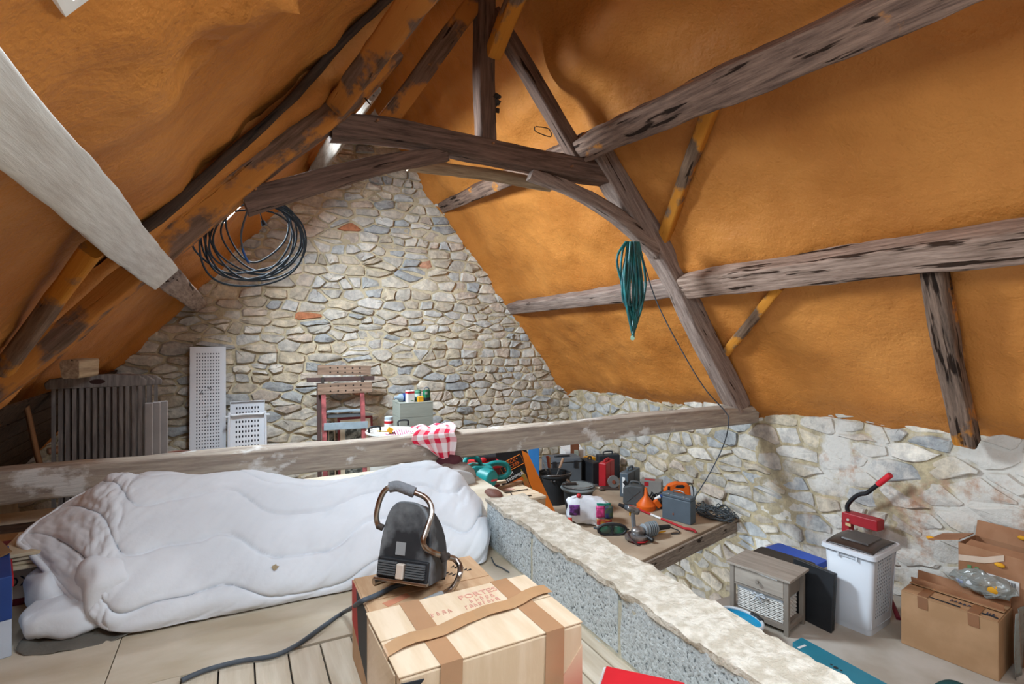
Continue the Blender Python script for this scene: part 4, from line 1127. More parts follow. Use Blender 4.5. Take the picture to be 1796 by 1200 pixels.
for i in range(11):
    u0 = 1098 + i * 1.6; wd = rg.uniform(5, 20) * (1 if i % 2 else -1); bot = rg.uniform(545, 582); mid = rg.uniform(470, 520)
    y = TY - 0.16 + 0.02 * math.sin(i * 2.1)
    uu = [u0, u0 - abs(wd) * 0.6, u0 - abs(wd) * 0.5 - 3, 1104 + i * .6, 1110 + i * .3, u0 + abs(wd) * 0.9 + 4, u0 + 6]
    vv = [424, mid - 30, mid + 20, bot - 12, bot, mid + 10, 424]
    if i == 0: uu[1] = 1082; uu[2] = 1094; vv[1] = 455
    obj('hose_loop', G().tube(spline([at(a, b, Y=y + 0.02 * math.sin(k + i)) for k, (a, b) in enumerate(zip(uu, vv))], 8, closed=False), 0.0105, 8), M_HOSE, t, smooth=60, inv=HKI)
obj('hose_end', G().tube([at(1110, 560, Y=TY - .18), at(1111, 586, Y=TY - .20), at(1110, 592, Y=TY - .24)], 0.011, 10).cyl(at(1110, 590, Y=TY - .235), at(1109.5, 593.5, Y=TY - .27), 0.016, 0.016, 12), M_HOSE, t, smooth=40, inv=HKI)
obj('hose_mouth', G().cyl(at(1109.7, 592.5, Y=TY - .262), at(1109.3, 593.8, Y=TY - .275), 0.017, 0.017, 12), mat('pale_mint', '#a9cdb4', 0.6), t, smooth=40, inv=HKI)
tag(obj('hanging_cord', G().tube(spline([at(1128, 455, Y=3.6), at(1150, 525, Y=3.62), at(1190, 605, Y=3.62), at(1235, 680, Y=3.62), at(1272, 722, Y=3.62), at(1278, 740, Y=3.62), at(1270, 778, Y=3.75), at(1245, 830, Y=3.95), at(1215, 878, Y=4.25)], 8), 0.0055, 6), M_CABLE, smooth=60), 'thin dark cord hanging in a sweep from hose to metal toolbox', 'cord')
# twiggy bits tied to the king post
kp = at(868, 180, Y=TY - 0.06)
t = thing('dried_bunch', 'small dark dried bunch tied to the king post', 'dried bunch', kp)
KI = Matrix.Translation(kp).inverted(); rg = random.Random(6)
for i in range(9):
    c = kp + V((rg.uniform(-.035, .035), rg.uniform(-.03, .02), rg.uniform(-.05, .05)))
    obj('dried_leaf', G().box(c, (0.035, 0.012, 0.045), rot=(rg.uniform(0, 3), rg.uniform(0, 3), rg.uniform(0, 3))), M_IRON, t, inv=KI)
obj('string', G().tube([at(862, 110, Y=TY - .08), kp, at(870, 215, Y=TY - .07)], 0.003, 5), M_IRON, t, inv=KI)
tag(obj('bent_wire', G().tube(spline([at(940, 222, Y=TY - .1), at(962, 226, Y=TY - .1), at(966, 240, Y=TY - .1), at(940, 231, Y=TY - .1), at(938, 222, Y=TY - .1)], 4), 0.004, 5), M_IRON), 'bent iron wire hook beside the right upper rafter', 'wire')
# ------------------------------------------------------------------ right: nightstand, screen, bin, boxes
def LF(u, v): return at(u, v, Z=LZ)
def rbox(g, w, d, z0, z1, r, n=5, t0=1.0, t1=1.0):
    """rounded-corner tapering block"""
    ring = []
    for (sx, sy, a0) in ((1, 1, 0), (-1, 1, 90), (-1, -1, 180), (1, -1, 270)):
        for k in range(n):
            a = R(a0 + 90 * k / (n - 1)); ring.append((sx * (w / 2 - r) + r * math.cos(a), sy * (d / 2 - r) + r * math.sin(a)))
    m = len(ring)
    vs = [(x * t0, y * t0, z0) for x, y in ring] + [(x * t1, y * t1, z1) for x, y in ring]
    return g.add(vs, [tuple(range(m - 1, -1, -1)), tuple(range(m, 2 * m))] + [(i, (i + 1) % m, m + (i + 1) % m, m + i) for i in range(m)])
def perf(w, h, nx, ny, frac=0.5, border=(0.08, 0.06)):
    """sheet in the xz plane with a regular grid of square holes"""
    bx, bz = border
    xs = [-w / 2]; zs = [0.0]
    cw, ch = (w - 2 * bx) / nx, (h - 2 * bz) / ny
    hx = []; hz_ = []
    for i in range(nx):
        a = -w / 2 + bx + cw * (i + 0.5 - frac / 2); xs += [a, a + cw * frac]; hx.append(len(xs) - 2)
    xs.append(w / 2)
    for i in range(ny):
        a = bz + ch * (i + 0.5 - frac / 2); zs += [a, a + ch * frac]; hz_.append(len(zs) - 2)
    zs.append(h)
    g = G(); vs = [(x, 0, z) for x in xs for z in zs]; nz_ = len(zs)
    hx = set(hx); hz_ = set(hz_)
    fs = [(i * nz_ + j, (i + 1) * nz_ + j, (i + 1) * nz_ + j + 1, i * nz_ + j + 1) for i in range(len(xs) - 1) for j in range(nz_ - 1) if not (i in hx and j in hz_)]
    return g.add(vs, fs)

M_NS = wood('grey_washed_wood', '#a59b90', '#8a8076', grain=5, bump=0.2, stretch=(0.6, 5, 5), crack=0.1)
M_NSD = mat('nightstand_dark', '#857b71', 0.7, var=0.1, scale=6, stretch=(1, 6, 1))
M_WICK = mat('white_wicker', '#e0ddd8', 0.8, var=0.1, scale=30)
M_LINER = mat('grey_liner', '#b9bfc6', 0.9, var=0.08, scale=10)
c = [at(1311, 964, Z=LZ + .395), at(1276, 984, Z=LZ + .395), at(1388, 1022, Z=LZ + .395), at(1412, 994, Z=LZ + .395)]
ctr = sum(c, V()) / 4
fx = (c[2] - c[1]); rz = math.atan2(fx.y, fx.x)             # local x along the front, -y is the front
t = thing('nightstand', 'grey washed wooden nightstand with one drawer and a wicker basket', 'nightstand', (ctr.x, ctr.y, LZ), rz)
NW, ND, NH = 0.42, 0.28, 0.395
obj('top', G().box((0, 0, NH - 0.009), (NW + 0.04, ND + 0.04, 0.018)), M_NS, t, bevel=0.003)
for sx in (-1, 1):
    for sy in (-1, 1):
        obj('leg', G().box((sx * (NW / 2 - 0.016), sy * (ND / 2 - 0.016), (NH - 0.018) / 2), (0.032, 0.032, NH - 0.018)), M_NSD, t, bevel=0.002)
dr = obj('drawer', G().box((0, -ND / 2 + 0.012, NH - 0.085), (NW - 0.07, 0.018, 0.115)), M_NS, t, bevel=0.002)
obj('knob', G().lathe([(0.001, 0), (0.012, 0.002), (0.014, 0.010), (0.008, 0.016), (0.006, 0.026)], 14, Matrix.Translation((0, -ND / 2 - 0.024, NH - 0.085)) @ Matrix.Rotation(-PI / 2, 4, 'X')), M_NSD, dr, smooth=50)
obj('drawer_paper', G().box((0.07, -ND / 2 + 0.0, NH - 0.026), (0.13, 0.006, 0.008), rot=(0, 0.04, 0)), M_LOGOW, dr)
obj('rail', G().box((0, -ND / 2 + 0.014, NH - 0.152), (NW - 0.06, 0.02, 0.014)), M_NSD, t)
obj('rail', G().box((0, -ND / 2 + 0.014, 0.05), (NW - 0.06, 0.02, 0.03)), M_NSD, t)
obj('shelf', G().box((0, 0, 0.06), (NW - 0.05, ND - 0.05, 0.012)), M_NSD, t)
obj('carcass', G().box((0, 0, NH - 0.09), (NW - 0.05, ND - 0.05, 0.13)), M_NSD, t)
for sx in (-1, 1):
    obj('side_rail', G().box((sx * (NW / 2 - 0.014), 0, 0.05), (0.02, ND - 0.06, 0.03)), M_NSD, t)
bs = thing('wicker_basket', 'white wicker basket with grey liner inside the nightstand', 'basket', (ctr.x, ctr.y, LZ + 0.066), rz)
def weave(w, d, h):
    g = G()
    for lv in range(11):
        z = 0.007 + lv * h / 11
        pts = []
        per = [(-w / 2, -d / 2), (w / 2, -d / 2), (w / 2, d / 2), (-w / 2, d / 2)]
        for s in range(4):
            a, b = per[s], per[(s + 1) % 4]
            nn = 16 if s % 2 == 0 else 12
            for k in range(nn):
                x, y = lerp(a[0], b[0], k / nn), lerp(a[1], b[1], k / nn)
                o_ = 0.004 * (1 if (k + lv) % 2 else -1)
                nx_, ny_ = (0, -1) if s == 0 else (1, 0) if s == 1 else (0, 1) if s == 2 else (-1, 0)
                pts.append((x + nx_ * o_, y + ny_ * o_, z))
        g.tube(pts, 0.0052, 5, closed=True)
    return g
obj('weave', weave(NW - 0.10, ND - 0.06, 0.145), M_WICK, bs, smooth=60)
sk_ = G()
for k in range(9): sk_.cyl((lerp(-(NW - .1) / 2, (NW - .1) / 2, k / 8), -(ND - .06) / 2, 0), (lerp(-(NW - .1) / 2, (NW - .1) / 2, k / 8), -(ND - .06) / 2, 0.15), 0.004, n=6)
obj('stake', sk_, M_WICK, bs)
obj('liner', G().box((0, 0, 0.155), (NW - 0.088, ND - 0.046, 0.03)), M_LINER, bs, bevel=0.008)
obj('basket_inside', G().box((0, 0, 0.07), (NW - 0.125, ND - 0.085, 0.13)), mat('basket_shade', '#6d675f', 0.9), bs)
obj('bow', G().tube(spline([(-0.045, -0.135, 0.135), (-0.02, -0.14, 0.16), (0, -0.14, 0.145), (0.03, -0.14, 0.165), (0.05, -0.135, 0.14), (0, -0.14, 0.143), (-0.03, -0.138, 0.10)], 5), 0.005, 6).tube([(0, -0.14, 0.143), (0.03, -0.14, 0.10)], 0.005, 6), M_LINER, bs, smooth=60)

M_SCR = mat('glossy_black', '#15181b', 0.22, var=0.2, spec=0.5)
a, b = at(1402, 1075, Z=LZ + 0.02), at(1458, 1108, Z=LZ)
t = thing('flat_screen', 'black flat screen standing on edge between nightstand and laundry bin', 'screen', ((a.x + b.x) / 2, (a.y + b.y) / 2 + 0.02, LZ), math.atan2(b.y - a.y, b.x - a.x))
obj('back_cover', G().box((0, 0.025, 0.20), (0.30, 0.035, 0.40), rot=(R(-5), 0, 0)), M_SCR, t, bevel=0.008)
obj('bezel', G().box((0, -0.002, 0.20), (0.31, 0.016, 0.41), rot=(R(-5), 0, 0)), M_BLKP2, t, bevel=0.004)
obj('cable_channel', G().box((0, -0.012, 0.085), (0.20, 0.008, 0.012), rot=(R(-5), 0, 0)), mat('dark_gloss', '#3d4246', 0.3), t, bevel=0.003)
obj('foot', G().lathe([(0.03, 0), (0.03, 0.012), (0.012, 0.02)], 14, Matrix.Translation((-0.13, -0.03, 0))), M_BLKP2, t, smooth=40)
c = [V((3.775, 3.02, 0)), V((3.86, 2.62, 0))]
ax = c[1] - c[0]
t = thing('black_case', 'flat dark brown case lying behind the nightstand', 'case', ((c[0].x + c[1].x) / 2 - 0.02, (c[0].y + c[1].y) / 2, LZ), math.atan2(ax.y, ax.x))
obj('lid', rbox(G(), 0.44, 0.18, 0.29, 0.335, 0.03, t1=0.96), mat('dark_brown_plastic', '#3a3430', 0.6, var=0.15), t, smooth=40, bevel=0.004)
obj('shell', rbox(G(), 0.42, 0.16, 0.0, 0.289, 0.03), M_BLKP2, t, smooth=40)
p = [V((4.03, 3.10, 0)), V((4.06, 2.70, 0))]
ax = p[1] - p[0]
t = thing('storage_tub', 'clear storage tub with a bright blue lid behind the bin', 'storage tub', ((p[0].x + p[1].x) / 2, (p[0].y + p[1].y) / 2, LZ), math.atan2(ax.y, ax.x))
obj('lid', rbox(G(), 0.44, 0.24, 0.245, 0.285, 0.03, t1=0.95), mat('blue_lid', '#2456c4', 0.35, var=0.08, spec=0.5), t, smooth=40, bevel=0.004)
obj('tub', rbox(G(), 0.40, 0.21, 0.0, 0.244, 0.03, t0=0.86), mat('milky_plastic', '#9fb3c4', 0.3, var=0.1, spec=0.5), t, smooth=40)
obj('clip', G().box((-0.225, 0, 0.25), (0.02, 0.10, 0.07)), M_LOGOW, t, bevel=0.006)

# laundry bin
M_BIN = mat('bin_grey_white', '#cdd2da', 0.45, var=0.04, scale=3)
M_LID = mat('bin_brown_lid', '#3a312e', 0.35, var=0.15, scale=6, spec=0.5)
t = thing('laundry_bin', 'tall pale grey laundry bin with perforated side and brown lid', 'laundry bin', (4.02, 2.36, LZ), R(8))
BW, BD, BH = 0.40, 0.32, 0.55
g = G()
ring = lambda w, d, z, r: [((sx * (w / 2 - r) + r * math.cos(R(a0 + 90 * k / 4))), (sy * (d / 2 - r) + r * math.sin(R(a0 + 90 * k / 4))), z) for (sx, sy, a0) in ((1, 1, 0), (-1, 1, 90), (-1, -1, 180), (1, -1, 270)) for k in range(5)]
lv = [ring(BW * .84, BD * .80, 0, .03), ring(BW * .86, BD * .82, 0.045, .03), ring(BW * .875, BD * .84, 0.046, .03), ring(BW, BD, BH, .03)]
m = 20
vs = [p for r_ in lv for p in r_]
# side facing -y is left open: the perforated panel goes there (ring indices 14..15 span that side)
fs = [tuple(range(m - 1, -1, -1))]
for k in range(3):
    for i in range(m):
        if k == 2 and i == 14: continue
        fs.append((k * m + i, k * m + (i + 1) % m, (k + 1) * m + (i + 1) % m, (k + 1) * m + i))
g.add(vs, fs)
obj('body', g, M_BIN, t, smooth=40, solid=0.004)
pw = perf(BW - 0.06, BH - 0.06, 8, 17, 0.62, (0.05, 0.05))
sl_ = math.atan2(BD * .08, BH)
pan = obj('perforated_panel', pw, M_BIN, t, solid=0.004)
pan.location = (0, -BD * .42 + 0.003, 0.048); pan.rotation_euler = (sl_ * 1.0, 0, 0); pan.scale = (0.97, 1, 1.08)
obj('inner_bag', G().box((0, 0, 0.28), (BW * .78, BD * .72, 0.46)), mat('bin_inside', '#37322f', 0.9), t)
obj('rim', rbox(G(), BW + 0.05, BD + 0.045, BH - 0.012, BH + 0.02, 0.035, t1=0.97), M_BIN, t, smooth=40, bevel=0.004)
obj('lid', G().grid(lambda a, b: V((lerp(-BW / 2 + 0.012, BW / 2 - 0.012, a), lerp(-BD / 2 + 0.008, BD / 2 - 0.008, b), BH + 0.021 + 0.035 * math.sin(PI * a) ** 0.6 * (0.55 + 0.45 * math.sin(PI * b) ** 0.5))), 24, 12), M_LID, t, smooth=60, solid=0.006)
obj('lid_panel', rbox(G(), BW * .55, BD * .62, BH + 0.05, BH + 0.061, 0.02, t1=0.96), M_LID, t, smooth=40)
for y in (-0.06, 0.06): obj('lid_catch', G().box((-BW / 2 - 0.012, y, BH - 0.03), (0.01, 0.012, 0.03)), M_BIN, t, bevel=0.002)
obj('lid_catch', G().box((-BW / 2 - 0.006, 0, BH - 0.035), (0.006, 0.12, 0.006)), M_BIN, t)

# red lever cutter behind the bin
M_TRED = mat('tool_red', '#a8232c', 0.45, var=0.12, scale=8)
pb = at(1512, 930, X=4.52)
t = thing('lever_cutter', 'red floor cutter with long black lever and red grip behind the bin', 'cutter', (pb.x, pb.y, LZ), 0)
CI = Matrix.Translation((pb.x, pb.y, LZ)).inverted()
X0 = 4.50
obj('frame', G().prism([(0, 0), (0.0, 0.0)], 0.01) if False else G().bar(at(1484, 905, X=X0), at(1545, 922, X=X0), 0.10, 0.085), M_TRED, t, inv=CI, bevel=0.008)
obj('post', G().bar(at(1487, 895, X=X0) - V((0, 0, 0.02)), V((at(1487, 895, X=X0).x, at(1487, 895, X=X0).y, LZ)), 0.07, 0.06, up=(0, 1, 0)), M_TRED, t, inv=CI, bevel=0.004)
obj('base', G().box((4.50, pb.y, LZ + 0.02), (0.2, 0.30, 0.04)), M_TRED, t, inv=CI, bevel=0.006)
obj('maker_plate', G().bar(at(1483, 919, X=X0 - 0.055), at(1492, 922, X=X0 - 0.055), 0.004, 0.022), mat('cream_plate', '#d8b98a', 0.5), t, inv=CI)
obj('lever', G().tube(spline([at(1490, 905, X=X0), at(1486, 888, X=X0), at(1498, 873, X=X0), at(1509, 867, X=X0), at(1520, 865, X=X0), at(1532, 856, X=X0), at(1546, 846, X=X0)], 5), 0.017, 10), mat('black_lever', '#1e1f22', 0.4), t, inv=CI, smooth=60)
obj('grip', G().tube([at(1540, 850, X=X0), at(1562, 833, X=X0)], [0.022, 0.023], 12), mat('red_grip', '#d2202f', 0.5), t, inv=CI, smooth=50)
obj('bolt', G().cyl(at(1487, 912, X=X0 - 0.045), at(1487, 912, X=X0 - 0.06), 0.011, n=10), M_CHROME, t, inv=CI)
obj('spring_wire', G().tube(spline([at(1480, 902, X=X0), at(1477, 915, X=X0), at(1481, 921, X=X0)], 5), 0.005, 6), M_IRON, t, inv=CI)
tag(obj('red_strap', G().tube(spline([at(1562, 1052, X=4.4), at(1569, 1068, X=4.35), at(1576, 1086, X=4.28)], 5), 0.016, 8), mat('wine_strap', '#7c1f34', 0.6), smooth=60), 'dark red bent tube on the floor between bin and big box', 'tube')

# cardboard boxes at the right wall
M_CARD2 = mat('warm_cardboard', '#b08a67', 0.85, col2='#a37e5b', scale=5, bump=0.06, bscale=40, stretch=(1, 6, 1))
M_CARD3 = mat('dull_cardboard', '#a5795a', 0.85, col2='#97694a', scale=5, bump=0.06, bscale=40)
M_TAPE2 = mat('dull_tape', '#8b5f40', 0.35, var=0.1)
bl, br = LF(1580, 1128), LF(1752, 1197)
ax = br - bl; L_ = ax.length
t = thing('cardboard_box', 'large taped cardboard box standing by the right wall', 'box', ((bl.x + br.x) / 2, (bl.y + br.y) / 2, LZ), math.atan2(ax.y, ax.x))
CH = 0.355; CD = 0.30
obj('body', G().box((0, CD / 2, CH / 2), (L_, CD, CH)), M_CARD2, t, bevel=0.005)
obj('flap', G().box((0, CD * 0.22, CH + 0.004), (L_ - 0.01, CD * 0.46, 0.005), rot=(R(2), 0, 0)), M_CARD2, t)
obj('flap', G().box((0, CD * 0.70, CH + 0.012), (L_ - 0.01, CD * 0.5, 0.005), rot=(R(-4), 0, 0)), M_CARD2, t)
obj('raised_flap', G().box((0, CD * 0.52, CH + 0.03), (L_ * 0.96, 0.006, 0.05), rot=(R(14), 0, 0)), M_CARD3, t)
obj('raised_flap', G().box((0, CD * 0.96, CH + 0.035), (L_ * 0.98, 0.006, 0.06), rot=(R(-10), 0, 0)), M_CARD3, t)
for xx in (-L_ * 0.26, L_ * 0.26):
    tape(ribbon([(xx, CD * 0.45, CH + 0.012), (xx, 0.0, CH + 0.009), (xx, -0.003, CH), (xx + 0.004, -0.003, CH - 0.075)], (0.055, 0, 0)), 0.05, M_TAPE2, t)
obj('dark_gap', G().add([(-L_ * 0.2, 0.02, CH + 0.0085), (L_ * 0.12, 0.015, CH + 0.0085), (L_ * 0.12, 0.03, CH + 0.009), (-L_ * 0.2, 0.03, CH + 0.009)], [(0, 1, 2, 3)]), mat('inner_dark', '#20262e', 0.7), t, solid=0.001)
obj('torn_edge', G().tube(spline([(L_ * 0.33, 0.03, CH + 0.012), (L_ * 0.42, 0.045, CH + 0.008), (L_ * 0.48, 0.02, CH + 0.016)], 5), 0.005, 6), mat('inner_dark', '#20262e', 0.7), t)
IB = mat('ink_blue', '#2c3550', 0.7)
scribble(t, IB, L_ * 0.10, CD * 0.25, CH + 0.0125, 0.11, 0.028, 0, 6, r=0.0022)
scribble(t, IB, L_ * 0.40, CD * 0.2, CH + 0.0125, 0.04, 0.024, 0, 7, r=0.0022)
# upper open box behind it
q0 = at(1690, 1000, X=4.42)
t = thing('cardboard_box', 'open cardboard box with green print behind the large taped box', 'box', (4.365, 1.69, LZ), R(-87))
DW, DD, DH = 0.44, 0.25, 0.67
bx4 = obj('body', G().add([(x, y, z) for z in (0, DH) for (x, y) in ((-DW / 2, 0), (DW / 2, 0), (DW / 2, DD), (-DW / 2, DD))], [(3, 2, 1, 0), (0, 1, 5, 4), (1, 2, 6, 5), (2, 3, 7, 6), (3, 0, 4, 7)]), M_CARD3, t, solid=0.006)
obj('flap', G().box((-DW / 2 - 0.09, DD * 0.45, DH - 0.012), (0.19, DD * 0.9, 0.005), rot=(0, R(-18), 0)), M_CARD3, t)
obj('flap', G().box((0, DD + 0.02, DH + 0.05), (DW, 0.005, 0.11), rot=(R(-20), 0, 0)), M_CARD3, t)
obj('flap', G().box((0.02, 0.05, DH + 0.0), (DW * 0.95, 0.1, 0.005), rot=(R(10), 0, 0)), M_CARD3, t)
M_YEL = mat('yellow_foam_bit', '#e0a020', 0.7, var=0.15)
for (x, y, z) in ((-DW / 2 - 0.18, 0.04, DH - 0.04), (0.0, -0.012, DH - 0.07), (0.03, DD + 0.01, DH + 0.06)):
    obj('yellow_foam', G().ball((x, y, z), 0.022, 6, (1.3, 0.6, 0.7)), M_YEL, t, smooth=60)
lb = obj('shipping_label', G().box((0.01, -0.006, DH - 0.19), (0.17, 0.002, 0.085)), M_LOGOW, t)
rg = random.Random(5); bc = G(); x = -0.06
while x < 0.075:
    w = rg.choice((0.0015, 0.003, 0.0045)); bc.box((x, -0.0078, DH - 0.178), (w, 0.001, 0.035)); x += w + rg.choice((0.002, 0.003))
obj('barcode', bc, M_PBLK, lb)
obj('barcode_text', G().box((0.0, -0.0078, DH - 0.212), (0.12, 0.001, 0.006)), M_PBLK, lb)
M_GPR = mat('green_print', '#5f8a5c', 0.8)
for x in (-0.16, -0.12): obj('green_print', G().box((x, -0.0062, DH - 0.16), (0.022, 0.001, 0.06)), M_GPR, t)
obj('green_print', G().box((0.15, -0.0062, DH - 0.27), (0.03, 0.001, 0.04)), M_GPR, t)
tape(ribbon([(-DW / 2, -0.0065, DH - 0.10), (-0.08, -0.0065, DH - 0.07), (0.02, -0.0065, DH - 0.02)], (0, 0, 0.04)), 0.04, mat('clear_tape', '#c3a58a', 0.15, spec=0.8), t)
# clear plastic bag with yellow thing on the taped box
bp = at(1718, 1040, Z=LZ + CH + 0.05)
t = thing('plastic_bag', 'crumpled clear plastic bag with blue and yellow contents on the big box', 'bag', (bp.x - 0.01, bp.y - 0.02, LZ + CH + 0.045), R(-85))
M_CLEAR = mat('clear_plastic', '#b9bdb8', 0.15, var=0.1, scale=12, trans=0.55, spec=0.7, bump=0.5, bscale=25)
def bagf(a, b):
    th, ph = 2 * PI * a, PI * (b - 0.5)
    p = V((0.17 * math.cos(ph) * math.cos(th), 0.045 * math.cos(ph) * math.sin(th), 0.075 + 0.075 * math.sin(ph)))
    return p + noise.noise_vector(p * 26) * 0.018
obj('film', G().grid(bagf, 36, 18), M_CLEAR, t, merge=True)
obj('yellow_content', G().ball((0.05, -0.02, 0.075), 0.05, 10, (1.2, 0.5, 0.8)), M_YEL, t, smooth=60)
obj('blue_content', G().ball((-0.07, -0.02, 0.065), 0.05, 10, (1.3, 0.4, 0.6)), mat('slate_blue', '#54648c', 0.6, col2='#c8ccd0', scale=20), t, smooth=60)
# translucent panel leaning at the right of the big box
t = thing('plastic_sheet', 'translucent plastic sheet wrapped around the end of the big box', 'plastic sheet', (br.x + 0.16, br.y - 0.03, LZ), R(10))
obj('film', G().grid(lambda a, b: V((lerp(-0.05, 0.14, a), 0.008 * math.sin(a * 9 + b * 3), lerp(0, 0.40, b))), 14, 14), M_CLEAR, t, solid=0.003, smooth=60)

# blue foot tub and teal packaging on the lower floor
M_CYAN = mat('cyan_plastic', '#2795bd', 0.4, var=0.08)
tb = at(1302, 1078, Z=LZ + 0.13)
a_, b_ = at(1270, 1062, Z=LZ + .13), at(1330, 1095, Z=LZ + .13)
t = thing('collapsible_tub', 'blue and white collapsible tub in front of the nightstand', 'tub', (tb.x - 0.03, tb.y - 0.02, LZ), math.atan2(b_.y - a_.y, b_.x - a_.x))
g = G().lathe([(0.001, 0.0), (0.11, 0.0), (0.125, 0.02), (0.15, 0.12), (0.145, 0.12), (0.12, 0.03), (0.001, 0.025)], 28, sx=1.0, sy=0.62)
obj('basin', g, M_CYAN, t, smooth=40)
obj('rim', G().tube([(0.153 * math.cos(2 * PI * k / 28), 0.098 * math.sin(2 * PI * k / 28), 0.123) for k in range(28)], 0.011, 8, closed=True), mat('tub_rim', '#cfd6dc', 0.4), t, smooth=60)
obj('grip', G().tube([(0.0, 0.102, 0.128), (0.05, 0.098, 0.128), (0.1, 0.08, 0.128)], 0.0145, 8), M_BLKP2, t, smooth=60)
obj('inner_floor', G().lathe([(0.001, 0.10), (0.138, 0.10), (0.138, 0.095)], 28, sx=1, sy=0.62), M_CYAN, t)
pts = [LF(1392, 1134), LF(1402, 1128), LF(1545, 1205), LF(1470, 1215)]
tl = [LF(1390, 1136), LF(1406, 1127), LF(1560, 1212), LF(1500, 1228)]
g = G(); g.add([p + V((0, 0, z)) for z in (0.002, 0.035) for p in tl], [(0, 1, 2, 3), (7, 6, 5, 4), (0, 4, 5, 1), (1, 5, 6, 2), (2, 6, 7, 3), (3, 7, 4, 0)])
tr_ = thing('teal_box', 'flat teal packaging box on the lower floor before the boxes', 'box', (tl[0] + tl[2]) / 2)
TRI = Matrix.Translation((tl[0] + tl[2]) / 2).inverted()
obj('body', g, mat('teal_card', '#2a7d93', 0.5, var=0.08), tr_, bevel=0.003, inv=TRI)
w0, w1 = at(1400, 1137, Z=LZ + .0355), at(1413, 1132, Z=LZ + .0355)
obj('white_stripe', G().bar(w0, w1, 0.016, 0.002), M_LOGOW, tr_, inv=TRI)
for (u, v, r_) in ((1458, 1166, .008), (1466, 1171.5, .014), (1475, 1176, .008)):
    q = at(u, v, Z=LZ + .0352)
    obj('dark_print_dot', G().cyl(q, q + V((0, 0, 0.001)), r_, n=12), M_PBLK, tr_, inv=TRI)
gb = LF(1690, 1200)
t = thing('green_bag', 'dark green cloth bag at the foot of the big box', 'bag', (gb.x - 0.28, gb.y - 0.10, LZ), 0.4)
def gbag(a, b):
    th, ph = 2 * PI * a, PI / 2 * b
    p = V((0.19 * math.cos(ph) ** 0.6 * math.cos(th), 0.13 * math.cos(ph) ** 0.6 * math.sin(th), 0.10 * math.sin(ph)))
    p += noise.noise_vector(p * 11) * 0.02; p.z = max(p.z, 0.001)
    return p
obj('cloth', G().grid(gbag, 40, 14), mat('dark_green_cloth', '#12494a', 0.8, var=0.3, scale=9, bump=0.4), t, smooth=70)
for (x, y, z) in ((-0.08, -0.09, 0.07), (0.03, -0.08, 0.085)): obj('buckle', G().ball((x, y, z), 0.008, 6), M_CHROME, t, smooth=60)

# ------------------------------------------------------------------ far bay: chairs, perforated furniture, workbench
def PF(u, v): return at(u, v, Z=PZ)
M_GCH = mat('weathered_grey_slat', '#847d7a', 0.85, col2='#6b6462', scale=6, stretch=(8, 8, 1), bump=0.2, bscale=30)
M_GCHL = mat('pale_slat_edge', '#9a9392', 0.8, var=0.1)
def slat_chair(off, label, with_side):
    p0, p1 = at(88, 700, Y=4.72 + off), at(250, 700, Y=4.72 + off)
    w = p1.x - p0.x
    topz = at(160, 665, Y=4.72 + off).z
    t = thing('folded_chair', label, 'chair', ((p0.x + p1.x) / 2 + off * 0.42, 4.72 + off, PZ), R(2), 'folded grey slatted chairs')
    H = topz - PZ
    rail = [(-w / 2 - 0.02, -0.06), (-w / 2 - 0.03, -0.02), (-w / 2, 0.01), (-w * 0.15, 0.03), (w * 0.15, 0.032), (w / 2 - 0.02, 0.015), (w / 2 + 0.025, -0.02), (w / 2 + 0.02, -0.06)]
    hl = obj('top_rail', G().prism(rail, 0.035, Matrix.Translation((0, 0, H))), M_GCH, t, bevel=0.008)
    obj('hand_hole', G().prism([(0.045 * math.cos(2 * PI * k / 16), 0.017 * math.sin(2 * PI * k / 16)) for k in range(16)], 0.002, Matrix.Translation((0.0, -0.0185, H - 0.018))), mat('hole_brown', '#3a211c', 0.9), hl)
    n = 14
    for i in range(n):
        x = lerp(-w / 2 + 0.02, w / 2 - 0.015, i / (n - 1))
        obj('slat', G().box((x, 0, (H - 0.06) / 2), (w / n * 0.58, 0.016, H - 0.06)), M_GCH, t)
    obj('back_panel', G().box((0, 0.012, H * 0.2), (w - 0.03, 0.008, H * 0.4)), M_GCH, t)
    if with_side:
        obj('side_leg', G().box((w / 2 + 0.035, 0.02, (H - 0.19) / 2), (0.05, 0.03, H - 0.19)), M_GCHL, t, bevel=0.006)
    return t
slat_chair(0.0, 'nearest of the folded grey slatted chairs at the far left', True)
slat_chair(0.12, 'middle one of the folded grey slatted chairs at far left', True)
slat_chair(0.24, 'rearmost of the folded grey slatted chairs at far left', True)

M_TERR = mat('terracotta', '#8a4a3a', 0.8, var=0.15); M_TERL = mat('terracotta_pale', '#c9a596', 0.8)
for i, (u, v, r_, lab) in enumerate(((288, 800, 0.12, 'nearest of the nested terracotta pots by the tall white panel'), (308, 796, 0.14, 'larger terracotta pot rim behind the nested ones'))):
    pc = at(u, v, Y=6.2 + 0.35 * i)
    t = thing('terracotta_pot', lab, 'pot', (pc.x, pc.y, PZ), 0, 'terracotta pots')
    h = pc.z - PZ
    obj('wall', G().lathe([(r_ * .7, 0), (r_, h - 0.03), (r_ + .015, h - .03), (r_ + .015, h), (r_ - .005, h), (r_ - .02, h - .06), (r_ * .6, 0.02)], 28), M_TERR, t, smooth=40)
    obj('rim', G().tube([((r_ + .006) * math.cos(2 * PI * k / 28), (r_ + .006) * math.sin(2 * PI * k / 28), h) for k in range(28)], 0.008, 6, closed=True), M_TERL, t, smooth=60)

